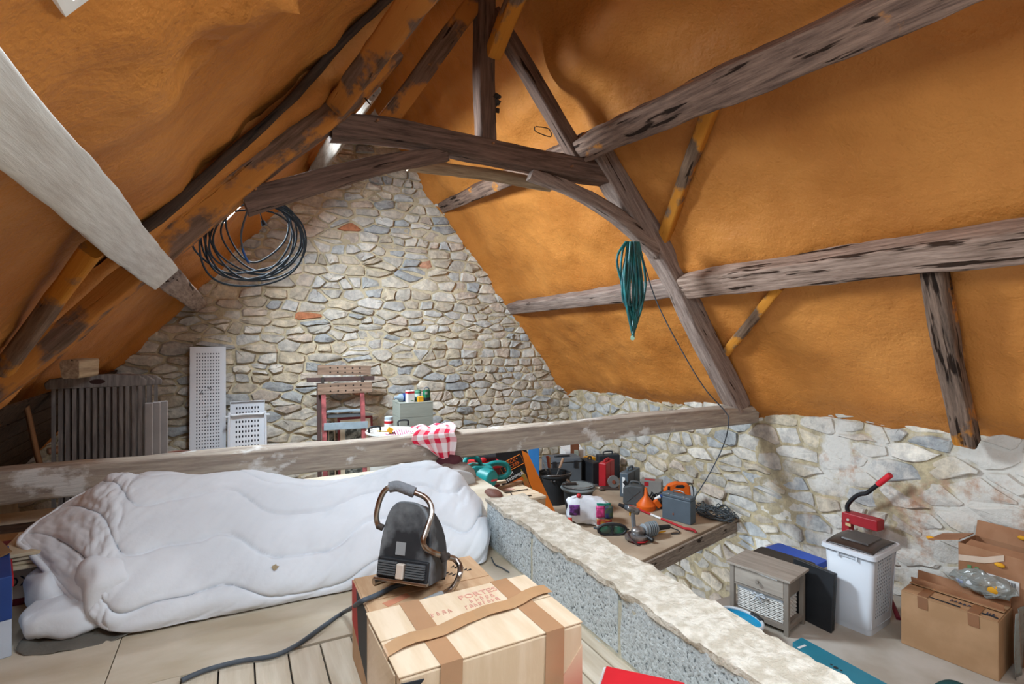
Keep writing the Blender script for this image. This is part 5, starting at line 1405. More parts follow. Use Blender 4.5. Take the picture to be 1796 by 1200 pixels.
M_PERF = mat('white_enamel', '#dfe3ea', 0.4, var=0.03, scale=3)
pa, pb2 = at(333, 610, Y=GY - 0.22), at(396, 610, Y=GY - 0.22)
t = thing('perforated_screen', 'tall white perforated metal panel leaning on the gable wall', 'panel', ((pa.x + pb2.x) / 2, GY - 0.30, PZ), R(1), rot=(R(-4.5), 0, R(1)))
ph_ = pa.z - PZ + 0.01; pw_ = pb2.x - pa.x
obj('sheet', perf(pw_, ph_, 9, 44, 0.42, (0.055, 0.06)), M_PERF, t, solid=0.004)
for sx in (-1, 1): obj('folded_edge', G().box((sx * pw_ / 2, 0.015, ph_ / 2), (0.004, 0.03, ph_)), M_PERF, t)
obj('folded_edge', G().box((0, 0.015, ph_), (pw_, 0.03, 0.004)), M_PERF, t)
obj('backing', G().box((0, 0.03, ph_ / 2), (pw_ - 0.02, 0.004, ph_ - 0.02)), mat('perf_back', '#5d6470', 0.7), t)
rgp = random.Random(9)
for (dx, dz) in ((0.02, 0.62), (-0.06, 0.57), (0.0, 0.30)):
    obj('scuff', G().tube([(dx + rgp.uniform(-.03, .03), -0.004, ph_ * 0.5 + dz - 0.2 + rgp.uniform(-.03, .03)) for _ in range(5)], 0.003, 5), mat('scuff_grey', '#6a6c70', 0.8), t)
pa, pb2 = at(403, 706, Y=GY - 0.35), at(465, 706, Y=GY - 0.35)
def shelf_tray(label, y, u0, u1, v, ny, rails):
    pa, pb2 = at(u0, v, Y=y), at(u1, v, Y=y)
    t = thing('perforated_tray', label, 'tray', ((pa.x + pb2.x) / 2, y, PZ), rot=(R(-3), 0, 0))
    h = pa.z - PZ; w = pb2.x - pa.x
    obj('sheet', perf(w, h, 8, ny, 0.45, (0.05, 0.05)), M_PERF, t, solid=0.004)
    obj('backing', G().box((0, 0.03, h / 2), (w - 0.03, 0.004, h - 0.03)), mat('perf_back', '#5d6470', 0.7), t)
    if rails:
        obj('tube_frame', G().tube(spline([(-w / 2 - .01, -.03, 0.0), (-w / 2 - .01, -.03, h - .05), (-w / 2 + .03, -.03, h + .0), (w / 2 - .03, -.03, h + .0), (w / 2 + .01, -.03, h - .05), (w / 2 + .01, -.03, 0.0)], 6), 0.014, 8), M_PERF, t, smooth=60)
        for sx in (-1, 1): obj('hinge', G().box((sx * (w / 2 + 0.03), -0.03, h - 0.01), (0.05, 0.03, 0.02)), M_PERF, t, bevel=0.004)
    else:
        for sx in (-1, 1): obj('folded_edge', G().box((sx * w / 2, -0.01, h / 2), (0.006, 0.04, h)), M_PERF, t)
        obj('folded_edge', G().box((0, -0.01, h), (w, 0.04, 0.006)), M_PERF, t)
shelf_tray('white perforated tray standing behind the tube framed one', GY - 0.25, 404, 464, 706, 18, False)
shelf_tray('white perforated tray with a rounded tube frame, beside the tall panel', GY - 0.40, 403, 464, 730, 16, True)

# folding workbench against the gable
M_WBW = wood('workbench_jaw_wood', '#a58a76', '#6f5a4c', grain=7, crack=0.30, bump=0.3)
M_WBR = mat('faded_red_steel', '#c0686a', 0.6, col2='#8a4a4a', scale=12); M_WBG = mat('workbench_grey', '#9fb0bb', 0.5, var=0.15, scale=14); M_WBD = mat('workbench_dark', '#5a4440', 0.7, var=0.2)
wy = GY - 0.45
o0 = at(600, 760, Y=wy)
t = thing('workbench', 'folded portable workbench with drilled wooden jaws and red legs', 'workbench', (o0.x, wy, PZ))
WI = Matrix.Translation((o0.x, wy, PZ)).inverted()
def wb(u, v, d=0.0): return at(u, v, Y=wy + d)
def jaw(u0, v0, u1, v1, h, d, holes):
    j = obj('jaw', G().bar(wb(u0, v0, d), wb(u1, v1, d), 0.035, h), M_WBW, t, inv=WI, bevel=0.003)
    hg = G()
    for k in range(5):
        for r_ in (-1, 1):
            p = wb(lerp(u0, u1, 0.24 + 0.14 * k), lerp(v0, v1, 0.24 + 0.14 * k), d - 0.0185) + V((0, 0, r_ * h * 0.24))
            hg.cyl(p, p + V((0, -0.001, 0)), 0.010, n=10)
    obj('dog_hole', hg, mat('hole_dark', '#2a211c', 0.9), j, inv=None if False else Matrix.Identity(4))
jaw(557, 649, 650, 650, 0.115, 0.05, True)
jaw(557, 683, 652, 679, 0.125, -0.05, True)
obj('clamp_beam', G().bar(wb(538, 667, 0.06), wb(656, 663, 0.06), 0.05, 0.05), M_WBD, t, inv=WI, bevel=0.004)
for (u, v) in ((566, 662), (636, 662)): obj('slide_rod', G().bar(wb(u, v, 0), wb(u, v + 26, -0.03), 0.03, 0.03, up=(0, 1, 0)), M_IRON, t, inv=WI)
obj('leg', G().bar(wb(559, 672, .02), V((wb(561, 772, .02).x, wy + .02, PZ)), 0.045, 0.04, up=(0, 1, 0)), M_WBD, t, inv=WI)
obj('leg', G().bar(wb(567, 690, -.04), V((wb(571, 772, -.04).x, wy - .04, PZ)), 0.05, 0.035, up=(0, 1, 0)), M_WBR, t, inv=WI)
obj('leg', G().bar(wb(635, 688, -.04), V((wb(641, 765, -.04).x, wy - .04, PZ)), 0.05, 0.035, up=(0, 1, 0)), M_WBR, t, inv=WI)
obj('leg', G().bar(wb(564, 690, -.0), wb(569, 738, .0), 0.03, 0.03, up=(0, 1, 0)), M_WBG, t, inv=WI)
obj('step', G().bar(wb(572, 722, 0), wb(637, 719, 0), 0.05, 0.025), M_WBG, t, inv=WI, bevel=0.003)
obj('step', G().bar(wb(572, 730, 0.03), wb(637, 727, .03), 0.05, 0.04), mat('workbench_dark_step', '#63686c', 0.6), t, inv=WI)
obj('step', G().bar(wb(568, 749, -.07), wb(645, 745, -.07), 0.02, 0.085), M_WBG, t, inv=WI, bevel=0.003)
# pictures behind the workbench
for i, (u0, v0, u1, v1, fc, lab) in enumerate(((593, 734, 655, 775, '#7a2f33', 'red framed picture behind the lower workbench legs'), (575, 752, 590, 775, '#4d2a26', 'small dark red frame at the left workbench leg'))):
    a, b = at(u0, v0, Y=GY - 0.2), at(u1, v0, Y=GY - 0.2)
    w = b.x - a.x; h = a.z - PZ
    t = thing('picture_frame', lab, 'picture', ((a.x + b.x) / 2, GY - 0.2, PZ), rot=(R(-4), 0, 0))
    obj('frame', G().box((0, 0, h / 2), (w, 0.02, h)), mat('frame_red%d' % i, fc, 0.6), t, bevel=0.003)
    mt = obj('mount', G().box((0, -0.011, h / 2), (w * 0.86, 0.003, h - w * 0.14)), mat('cream_mount', '#c9bca4', 0.8), t)
    obj('print', G().box((0, -0.013, h / 2 - 0.02), (w * 0.6, 0.002, h - w * 0.45)), mat('print_sketch', '#8d8f86', 0.8, col2='#3b3d38', scale=25), mt)

# crate with bottles, basin, cloths near the gable
M_CRATE = mat('grey_green_plank', '#8d9086', 0.7, var=0.08, scale=6, stretch=(1, 8, 8))
cy = 5.6
a, b = at(701, 709, Y=cy), at(759, 706, Y=cy)
t = thing('plank_box', 'grey green painted plank box before the gable wall', 'box', ((a.x + b.x) / 2, cy + 0.14, PZ), R(0))
w = b.x - a.x; h = a.z - PZ
for k in range(8):
    z1 = h - k * h / 8
    for (y, nm) in ((-0.14, 'plank'), (0.14, 'plank')):
        obj(nm, G().box((0, y, z1 - h / 16), (w, 0.018, h / 8 - 0.003)), M_CRATE, t, bevel=0.001)
    for sx in (-1, 1): obj('plank', G().box((sx * (w / 2 - 0.009), 0, z1 - h / 16), (0.018, 0.26, h / 8 - 0.003)), M_CRATE, t, bevel=0.001)
obj('lid', G().box((0, 0, h + 0.004), (w + 0.004, 0.30, 0.010)), M_CRATE, t, bevel=0.002)
top = PZ + h + 0.009
def on_crate(u, dy=0.0): p = at(u, 705, Y=cy + 0.06 + dy); return V((p.x, p.y, top))
s_ = cy / 935
t = thing('white_red_carton', 'small white and red carton on the grey plank box', 'carton', on_crate(719, -.02), R(12))
obj('body', G().box((0, 0, 0.062), (0.075, 0.06, 0.124)), M_LOGOW, t, bevel=0.002)
obj('red_band', G().box((0, 0, 0.105), (0.0765, 0.0615, 0.022)), M_LOGOR, t)
obj('spout', G().cyl((0, 0, 0.124), (0, 0, 0.135), 0.012, n=10), M_PBLK, t)
obj('print_line', G().box((0.01, -0.031, 0.02), (0.035, 0.001, 0.006)), M_GPR, t)
t = thing('yellow_carton', 'little yellow box on the plank box beside the white carton', 'carton', on_crate(737, -.03), 0.1)
obj('body', G().box((0, 0, 0.027), (0.06, 0.04, 0.054)), M_YEL, t, bevel=0.002); obj('flap', G().box((0, 0, 0.055), (0.056, 0.036, 0.002)), M_YEL, t)
t = thing('clear_bottle', 'clear bottle with a blue label lying on the plank box', 'bottle', on_crate(708, 0.06), 0.2)
bm_ = Matrix.Translation((0, 0, 0.045)) @ Matrix.Rotation(PI / 2, 4, 'Y')
obj('bottle', G().lathe([(0.012, -0.11), (0.014, -0.08), (0.04, -0.05), (0.042, 0.1), (0.03, 0.11)], 18, bm_), mat('clear_bottle', '#a8bccb', 0.15, trans=0.4, spec=0.6), t, smooth=40)
obj('label', G().lathe([(0.043, -0.02), (0.043, 0.05)], 18, bm_), M_BLUEC, t, smooth=40)
t = thing('spray_bottle', 'dark green bottle with a handle at the right of the plank box', 'bottle', on_crate(748, 0.03), 0.3)
obj('body', rbox(G(), 0.075, 0.06, 0, 0.115, 0.02), mat('bottle_green', '#1f6b4a', 0.4, var=0.15), t, smooth=40)
obj('foot', rbox(G(), 0.077, 0.062, 0, 0.035, 0.02), M_BLKP2, t, smooth=40)
obj('handle', G().tube(spline([(-0.03, 0, 0.115), (-0.02, 0, 0.14), (0.02, 0, 0.14), (0.035, 0, 0.115)], 5), 0.007, 8), M_GRIP, t, smooth=60)
obj('label', G().box((-0.025, -0.031, 0.085), (0.03, 0.002, 0.03)), mat('label_grey', '#b9c4be', 0.5), t)
t = thing('green_can', 'dull green can behind the yellow box on the plank box', 'can', on_crate(733, 0.08), 0)
obj('can', G().lathe([(0.035, 0), (0.035, 0.1), (0.028, 0.108), (0.028, 0.115)], 18), mat('can_green', '#4c7a62', 0.5), t, smooth=40); obj('can_label', G().lathe([(0.0355, 0.04), (0.0355, 0.075)], 18), mat('label_grey', '#b9c4be', 0.5), t)
# white basin
bc_ = at(690, 757, Y=5.1)
t = thing('white_basin', 'wide white plastic basin with black handles behind the tie beam', 'basin', (bc_.x, 5.15, PZ), 0)
h = bc_.z - PZ; br_ = 0.235
obj('bowl', G().lathe([(br_ * .7, 0), (br_ * .95, h - .05), (br_, h), (br_ + .012, h), (br_ + .012, h - .012), (br_ - .01, h - .02), (br_ - .03, h - .08), (0.001, h - 0.10)], 32), mat('basin_white', '#dfe0dc', 0.45, var=0.04), t, smooth=40)
for sx in (-1, 1): obj('handle', G().tube(spline([(sx * br_ * 0.72 - .05, 0.12 * sx + .1, h), (sx * br_ * .72 - .045, .12 * sx + .1, h + .05), (sx * br_ * .72 + .045, .12 * sx + .1, h + .05), (sx * br_ * .72 + .05, .12 * sx + .1, h)], 5), 0.009, 8), M_BLKP2, t, smooth=60)
t = thing('yellow_trowel', 'small yellow handled scraper lying across the white basin', 'tool', (bc_.x - 0.07, 5.03, bc_.z + 0.022), -0.2)
obj('blade', G().box((-0.05, 0, 0.0), (0.1, 0.03, 0.006), rot=(0, 0.1, 0)), mat('tool_brass', '#c0952f', 0.5), t, bevel=0.002); obj('head', G().box((0.02, 0, 0.008), (0.05, 0.04, 0.045), rot=(0, 0.5, 0)), M_YEL, t, bevel=0.004)
t = thing('striped_cloth', 'crumpled purple and white striped cloth in the basin', 'cloth', (bc_.x + 0.05, 5.06, bc_.z - 0.03), 0)
M_STR = two_tone('purple_stripe', '#d9d2dc', '#a04468', lambda N, L, tc: (lambda wv: (L.new(tc.outputs['Object'], wv.inputs['Vector']), setattr(wv.inputs['Scale'], 'default_value', 14), setattr(wv.inputs['Distortion'], 'default_value', 3), wv.outputs[1])[-1])(N.new('ShaderNodeTexWave')), bump=0.3)
obj('folds', G().grid(lambda a, b: V((lerp(-.13, .14, a), lerp(-.07, .07, b), 0.012 + 0.035 * math.sin(PI * a) * math.sin(PI * b) + 0.008 * noise.noise(V((a * 9, b * 9, 1))))), 30, 14), M_STR, t, smooth=70, solid=0.004)
t = thing('paint_pot', 'little white and red pot with a grey lid beside the plank box', 'pot', (at(684, 745, Y=5.55).x, 5.6, PZ), 0)
hh = at(684, 731, Y=5.6).z - PZ
obj('body', G().lathe([(0.045, 0), (0.045, hh - .03)], 20), M_LOGOW, t, smooth=40); obj('red_band', G().lathe([(0.046, hh - .065), (0.046, hh - .04)], 20), M_LOGOR, t, smooth=40); obj('lid', G().lathe([(0.043, hh - .03), (0.043, hh), (0.03, hh + .004)], 20), mat('lid_grey', '#a9b3bb', 0.4), t, smooth=40)
# checked tea towel over the tie beam
def chk(N, L, tc):
    sp = N.new('ShaderNodeSeparateXYZ'); L.new(tc.outputs['UV'], sp.inputs[0])
    outs = []
    for k, f in ((0, 4.0), (1, 5.0)):
        m1 = N.new('ShaderNodeMath'); m1.operation = 'MULTIPLY'; m1.inputs[1].default_value = f; L.new(sp.outputs[k], m1.inputs[0])
        m2 = N.new('ShaderNodeMath'); m2.operation = 'FRACT'; L.new(m1.outputs[0], m2.inputs[0])
        m3 = N.new('ShaderNodeMath'); m3.operation = 'LESS_THAN'; m3.inputs[1].default_value = 0.45; L.new(m2.outputs[0], m3.inputs[0])
        m4 = N.new('ShaderNodeMath'); m4.operation = 'MULTIPLY'; m4.inputs[1].default_value = 0.5; L.new(m3.outputs[0], m4.inputs[0])
        outs.append(m4)
    ad = N.new('ShaderNodeMath'); ad.operation = 'ADD'; L.new(outs[0].outputs[0], ad.inputs[0]); L.new(outs[1].outputs[0], ad.inputs[1])
    return ad.outputs[0]
M_CHK = two_tone('red_check', '#f0e6e8', '#d81f44', chk, bump=0.2, bscale=200)
tw0 = at(752, 748, Y=TY)
wid = 0.24; bt = 0.317
def towel(a, b):
    """a across, b from behind the beam, over its top, down the front"""
    u_ = lerp(722, 796, a)
    xx = at(u_, 760, Y=3.68).x
    gx = at(lerp(726, 790, a), 745, Y=3.85).x
    f1 = 0.012 * math.sin(a * 15 + 1) + 0.006 * math.sin(a * 31)
    path = [V((gx, 3.95, bt + 0.01 + .01 * math.sin(a * 9))), V((gx, 3.84, bt + 0.028 + 0.02 * math.sin(a * 8) ** 2)), V((gx, 3.74, bt + 0.025 + 0.022 * math.sin(a * 6 + 1) ** 2)), V((xx, 3.665, bt + 0.0)), V((xx + 0.012, 3.655 + f1, bt - 0.05)), V((lerp(xx, at(lerp(752, 796, a), 780, Y=3.66).x, 0.7), 3.65 + f1, bt - (0.075 + 0.07 * min(1, a * 2.2)))), V((lerp(xx, at(lerp(756, 796, a), 785, Y=3.66).x, 0.95), 3.65 + f1 * 1.3, bt - (0.09 + 0.10 * min(1, a * 2.2) + 0.008 * math.sin(a * 12))))]
    return bsp(path, b)
g = G().grid(towel, 40, 40)
tw = tag(obj('tea_towel', g, M_CHK, smooth=70, solid=0.003), 'red and white checked tea towel draped over the tie beam', 'towel')
uvl = tw.data.uv_layers.new(name='UVMap')
for lp in tw.data.loops:
    i = lp.vertex_index
    uvl.data[lp.index].uv = ((i // 41) / 40, (i % 41) / 40)
# ------------------------------------------------------------------ tools and cases on the far platform
def spx(v, Z=PZ): return (Z - CAMZ) / (HY - v)
FACE = R(-27)            # turned square to the line of sight
def case(name, label, u, v, w, d, h, rz, m, cat='case', handle='top', hm=None, bev=0.012):
    p = PF(u, v)
    t = thing(name, label, cat, p, rz)
    b = obj('shell', G().box((0, 0, h / 2), (w, d, h)), m, t, bevel=bev)
    obj('seam', G().box((0, 0, h / 2), (w + 0.004, 0.008, h - 0.02)), hm or M_BLKP2, t, bevel=0.002)
    if handle == 'top':
        obj('handle', G().tube(spline([(-w * .2, 0, h - 0.005), (-w * .19, 0, h + .035), (w * .19, 0, h + .035), (w * .2, 0, h - 0.005)], 6), 0.010, 8), hm or m, t, smooth=60)
    return t
M_TBX = mat('toolbox_grey', '#5a6168', 0.5, var=0.1, scale=6); M_RED = mat('case_red', '#b01f28', 0.45, var=0.1, scale=6)
M_CASEG = mat('case_grey', '#55606a', 0.5, var=0.1); M_JERRY = mat('jerry_grey', '#4e5254', 0.55, var=0.12, bump=0.1); M_ORANGE = mat('tool_orange', '#e0641a', 0.45, var=0.08)
M_STEEL = mat('tool_steel', '#a9abae', 0.35, metal=0.8, col2='#7b7673', scale=15)

# toolbox with two lids
p = PF(985, 848)
t = thing('tool_chest', 'big blue grey plastic tool chest behind the black bucket', 'tool chest', p, FACE + 0.25)
obj('body', G().box((0, 0, 0.15), (0.46, 0.26, 0.30)), M_TBX, t, bevel=0.02)
obj('lid', rbox(G(), 0.48, 0.28, 0.30, 0.345, 0.04, t1=0.92), M_TBX, t, smooth=40, bevel=0.006)
obj('handle', G().tube(spline([(-.09, 0, .34), (-.08, -.03, .355), (.08, -.03, .355), (.09, 0, .34)], 5), 0.012, 8), M_BLKP2, t, smooth=60)
for x in (-0.14, 0.14): obj('latch', G().box((x, -0.135, 0.27), (0.05, 0.016, 0.09)), M_BLKP2, t, bevel=0.004)
# white box with green print
p = PF(1004, 826)
t = thing('white_box', 'white cardboard box with green and blue print in the far corner', 'box', p, FACE + 0.3)
obj('body', G().box((0, 0, 0.15), (0.30, 0.2, 0.30)), M_LOGOW, t, bevel=0.003)
obj('flap', G().box((0, 0.06, 0.325), (0.30, 0.12, 0.004), rot=(0.4, 0, 0)), M_LOGOW, t)
M_GRN = mat('bright_green_print', '#3c9b3f', 0.6)
for (x, z) in ((-0.09, 0.24), (0.0, 0.20)): obj('green_dot', G().prism([(0.03 * math.cos(k * PI / 6), 0.022 * math.sin(k * PI / 6)) for k in range(12)], 0.002, Matrix.Translation((x, -0.1012, z))), M_GRN, t)
obj('blue_mark', G().box((0.06, 0.062, 0.332), (0.07, 0.03, 0.003), rot=(0.4, 0, 0)), M_BLUEC, t); obj('green_dot', G().box((0.11, 0.062, 0.332), (0.03, 0.05, 0.003), rot=(0.4, 0, 0)), M_GRN, t)
# upright boards
p = PF(1011, 838)
tag(obj('upright_board', G().box((p.x, p.y, PZ + 0.18), (0.05, 0.10, 0.36), rot=(0, 0, FACE)), mat('board_greygreen', '#8b8d80', 0.8), bevel=0.003), 'narrow grey green board standing between chest and cases', 'board')
p = PF(1012, 834)
tag(obj('upright_board', G().box((p.x + .03, p.y + 0.10, PZ + 0.20), (0.12, 0.02, 0.40), rot=(0, 0, FACE + .2)), mat('board_rust', '#7a4a30', 0.8), bevel=0.003), 'rusty brown panel standing before the white box', 'board')
# yellow case, black cases, red case
t = case('yellow_case', 'small amber yellow case at the foot of the side wall', 1034, 832, 0.13, 0.12, 0.24, FACE + .4, mat('amber', '#e09a18', 0.5), handle=None)
t = case('black_case', 'upright black tool case to the left of the red case', 1034, 848, 0.11, 0.30, 0.30, FACE + .45, M_BLKP2)
t = case('black_case', 'black case with rounded handle behind the red case', 1066, 838, 0.30, 0.12, 0.31, FACE + .3, mat('case_black', '#2b3036', 0.5, var=0.1))
t = case('red_case', 'bright red tool case standing on edge by the wall', 1064, 849, 0.10, 0.30, 0.295, FACE - 0.55, M_RED, handle=None, hm=M_RED)
obj('handle', G().tube(spline([(0, -.07, .29), (0, -.06, .315), (0, .06, .315), (0, .07, .29)], 5), 0.013, 8), M_RED, t, smooth=60)
# bench grinder wheel on a plank
p = PF(1070, 858)
t = thing('grinding_wheel', 'grey grinding wheel on a dark base plate beside the grey drill case', 'grinder', p, FACE)
obj('base_plate', G().box((0.0, 0, 0.012), (0.20, 0.12, 0.022)), mat('base_brown', '#4a3c36', 0.7), t, bevel=0.003)
obj('wheel', G().cyl((0.04, -0.025, 0.095), (0.04, 0.005, 0.095), 0.072, n=28), mat('grind_grey', '#7d7a77', 0.9, bump=0.3), t, smooth=40)
obj('hub', G().cyl((0.04, -0.034, 0.095), (0.04, -0.024, 0.095), 0.022, n=16), mat('hub_rust', '#8c4a36', 0.7), t, smooth=40)
obj('motor', G().cyl((0.04, 0.005, 0.095), (0.04, 0.09, 0.095), 0.045, n=18).box((0.04, 0.05, 0.045), (0.06, 0.06, 0.06)), M_IRON, t, smooth=40)
a, b = PF(1029, 842), PF(1056, 862)
tag(obj('steel_bar', G().bar(a + V((0, 0, .02)), b + V((0, 0, .02)), 0.045, 0.02), M_STEEL, bevel=0.002), 'flat steel bar lying between bucket and red case', 'bar')
# grey drill case with white label
t = case('drill_case', 'wide grey drill case with a white label strip on its end', 1105, 866, 0.11, 0.36, 0.285, FACE - 0.62, M_CASEG, handle=None)
obj('label_strip', G().box((0.0, -0.183, 0.14), (0.035, 0.003, 0.19)), M_LOGOW, t)
obj('handle', G().tube(spline([(0, -.07, .28), (0, -.06, .315), (0, .06, .315), (0, .07, .28)], 5), 0.013, 8), M_CASEG, t, smooth=60)
# jerrycan
p = PF(1112, 884)
t = thing('jerrycan', 'dark grey plastic jerrycan with black spout behind the funnel', 'jerrycan', p, FACE - 0.35)
can = [(-0.11, 0), (0.11, 0), (0.115, 0.02), (0.115, 0.19), (0.10, 0.215), (-0.03, 0.225), (-0.10, 0.20), (-0.115, 0.18), (-0.115, 0.02)]
obj('tank', G().prism(can, 0.13), M_JERRY, t, bevel=0.014)
obj('spout', G().cyl((-0.075, 0, 0.20), (-0.11, 0, 0.245), 0.022, 0.022, 14), M_BLKP2, t, smooth=40)
obj('handle', G().tube(spline([(-0.04, 0, 0.215), (-0.03, 0, 0.25), (0.05, 0, 0.25), (0.075, 0, 0.215)], 5), 0.012, 8), M_JERRY, t, smooth=60)
for s in (-1, 1): obj('moulded_rib', G().bar((-0.07, -0.067, 0.04 if s > 0 else 0.17), (0.07, -0.067, 0.17 if s > 0 else 0.04), 0.006, 0.012), M_JERRY, t)
# grey red carton behind
p = PF(1143, 868)
t = thing('grey_carton', 'grey carton with red markings behind the jerrycan', 'carton', p, FACE - 0.4)
obj('body', G().box((0, 0, 0.09), (0.24, 0.14, 0.18)), mat('carton_grey', '#8d8984', 0.7, var=0.08), t, bevel=0.004)
obj('red_mark', G().box((-0.02, -0.01, 0.1808), (0.12, 0.07, 0.001)), M_LOGOR, t); obj('red_mark', G().box((-0.05, -0.0708, 0.14), (0.05, 0.001, 0.05)), M_LOGOR, t)
def tangle(name, label, cat, c, rx, ry, h, n, r_t, m, seed):
    t = thing(name, label, cat, c)
    rg = random.Random(seed)
    for i in range(n):
        pts = []; ph = rg.uniform(0, 6); cx_, cy_ = rg.uniform(-.3, .3) * rx, rg.uniform(-.3, .3) * ry
        for k in range(14):
            a = 2 * PI * k / 14 + ph
            pts.append((cx_ + rx * rg.uniform(.55, 1) * math.cos(a), cy_ + ry * rg.uniform(.55, 1) * math.sin(a), r_t + h * abs(rg.random()) * (i + 1) / n))
        obj('cable_loop', G().tube(spline(pts, 4, closed=True), r_t, 6, closed=True), m, t, smooth=60)
    return t
M_BCAB = mat('dark_cable', '#33373b', 0.6, var=0.2)
tangle('cable_heap', 'small heap of black cable behind jerrycan and orange tool', 'cables', PF(1150, 882), 0.10, 0.08, 0.12, 5, 0.007, M_BCAB, 4)
# funnel
p = PF(1133, 893)
t = thing('funnel', 'bright orange funnel standing upside down on the platform', 'funnel', p)
obj('cone', G().lathe([(0.100, 0.0), (0.102, 0.004), (0.102, 0.05), (0.096, 0.055), (0.022, 0.145), (0.014, 0.235), (0.011, 0.235), (0.018, 0.145), (0.09, 0.053), (0.097, 0.0)], 32), M_ORANGE, t, smooth=40)
obj('hang_tab', G().box((0.108, 0, 0.045), (0.03, 0.03, 0.006)), M_ORANGE, t)
# orange glue gun style tool with blue-white tube
p = PF(1153, 893)
t = thing('orange_drill', 'small orange power tool lying behind the metal toolbox', 'power tool', p, FACE)
obj('body', G().bar((-0.03, 0, 0.10), (0.03, 0, 0.02), 0.05, 0.06), M_ORANGE, t, bevel=0.012)
obj('grip', G().bar((0.02, 0, 0.08), (0.05, 0, 0.01), 0.03, 0.03), M_BLKP2, t, bevel=0.006)
obj('nozzle', G().cyl((-0.03, 0, 0.11), (0.03, 0.0, 0.135), 0.012, 0.02, 12), M_LOGOW, t, smooth=40)
obj('cap', G().cyl((0.03, 0, 0.135), (0.05, 0, 0.143), 0.02, 0.02, 12), M_BLUEC, t, smooth=40)
# orange jigsaw
p = PF(1188, 893)
tag(obj('flat_case', G().box(p + V((0, 0, 0.04)), (0.34, 0.16, 0.078), rot=(0, 0, FACE - .1)), M_BLKP2, bevel=0.008), 'flat black case under the orange jigsaw', 'case')
p = p + V((0, 0, 0.055))
t = thing('orange_jigsaw', 'orange jigsaw with a closed handle behind the metal toolbox', 'jigsaw', p, FACE - 0.1)
obj('motor_body', G().prism([(-0.15, 0.06), (0.12, 0.06), (0.14, 0.10), (0.13, 0.20), (0.10, 0.235), (-0.02, 0.245), (-0.10, 0.215), (-0.145, 0.16)], 0.075), M_ORANGE, t, bevel=0.016)
obj('handle_gap', G().prism([(-0.03, 0.185), (0.06, 0.185), (0.075, 0.205), (0.05, 0.222), (-0.02, 0.215)], 0.08), M_BLKP2, t, bevel=0.004)
obj('side_grip', G().prism([(-0.115, 0.07), (-0.09, 0.07), (-0.085, 0.20), (-0.11, 0.20)], 0.084), M_BLKP2, t, bevel=0.004)
obj('shoe', G().box((-0.01, 0, 0.03), (0.24, 0.09, 0.012)), M_STEEL, t)
obj('flex', G().tube(spline([(0.10, 0, .21), (.15, -.02, .22), (.16, -.05, .10), (.10, -.06, .02)], 6), 0.007, 6), M_BCAB, t, smooth=60)
obj('blade_clamp', G().box((0.07, -0.035, 0.05), (0.05, 0.03, 0.06)), M_STEEL, t)
# grey metal toolbox
a, b = PF(1161, 908), PF(1211, 922)
ax = b - a
t = thing('metal_toolbox', 'blue grey metal toolbox with a wire handle near the platform corner', 'toolbox', (a + b) / 2, math.atan2(ax.y, ax.x))
L_ = ax.length
obj('body', G().box((0, 0.055, 0.115), (L_, 0.11, 0.23)), M_CASEG, t, bevel=0.008)
obj('lid', G().box((0, 0.055, 0.25), (L_ + 0.006, 0.116, 0.036)), M_CASEG, t, bevel=0.010)
obj('handle', G().tube(spline([(-.06, .055, .268), (-.05, .055, .30), (.05, .055, .30), (.06, .055, .268)], 6), 0.007, 8), M_STEEL, t, smooth=60)
for x in (-0.08, 0.09): obj('clasp', G().box((x, -0.003, 0.262), (0.022, 0.008, 0.02)), M_STEEL, t, bevel=0.002)
obj('rust_spot', G().ball((-0.03, -0.002, 0.07), 0.012, 6, (0.8, .15, 1.2)), mat('rust', '#7a5040', 0.9), t)
tangle('cable_heap', 'large tangle of grey cables at the platform corner by the wall', 'cables', PF(1256, 903) - V((0.02, 0.0, 0)), 0.16, 0.24, 0.10, 14, 0.005, mat('pale_dark_cable', '#50565b', 0.6, var=0.2), 7)
# crowbar
a, b = PF(1104, 889), PF(1212, 934)
t = thing('crowbar', 'long red and white crowbar lying diagonally on the platform', 'crowbar', a)
AI = Matrix.Translation(a).inverted()
z = V((0, 0, 0.014))
obj('bar', G().tube([a + z, a.lerp(b, 0.38) + z], 0.011, 8), M_LOGOR, t, inv=AI, smooth=60)
obj('white_band', G().tube([a.lerp(b, 0.38) + z, a.lerp(b, 0.55) + z], 0.0112, 8), M_LOGOW, t, inv=AI, smooth=60)
obj('bar', G().tube([a.lerp(b, 0.55) + z, a.lerp(b, 0.93) + z], 0.012, 8), M_LOGOR, t, inv=AI, smooth=60)
obj('claw', G().tube(spline([a.lerp(b, 0.9) + z, b + V((0, 0, .03)), b + V((0.03, -0.035, .02)), b + V((0.03, -0.05, .004))], 5), [0.012] * 4 + [0.014] * 12, 8) if False else G().tube(spline([a.lerp(b, 0.92) + z, b + V((0, 0, .03)), b + V((0.02, -0.03, .02)), b + V((0.02, -0.04, .006))], 5), 0.013, 8), M_TRED, t, inv=AI, smooth=60)
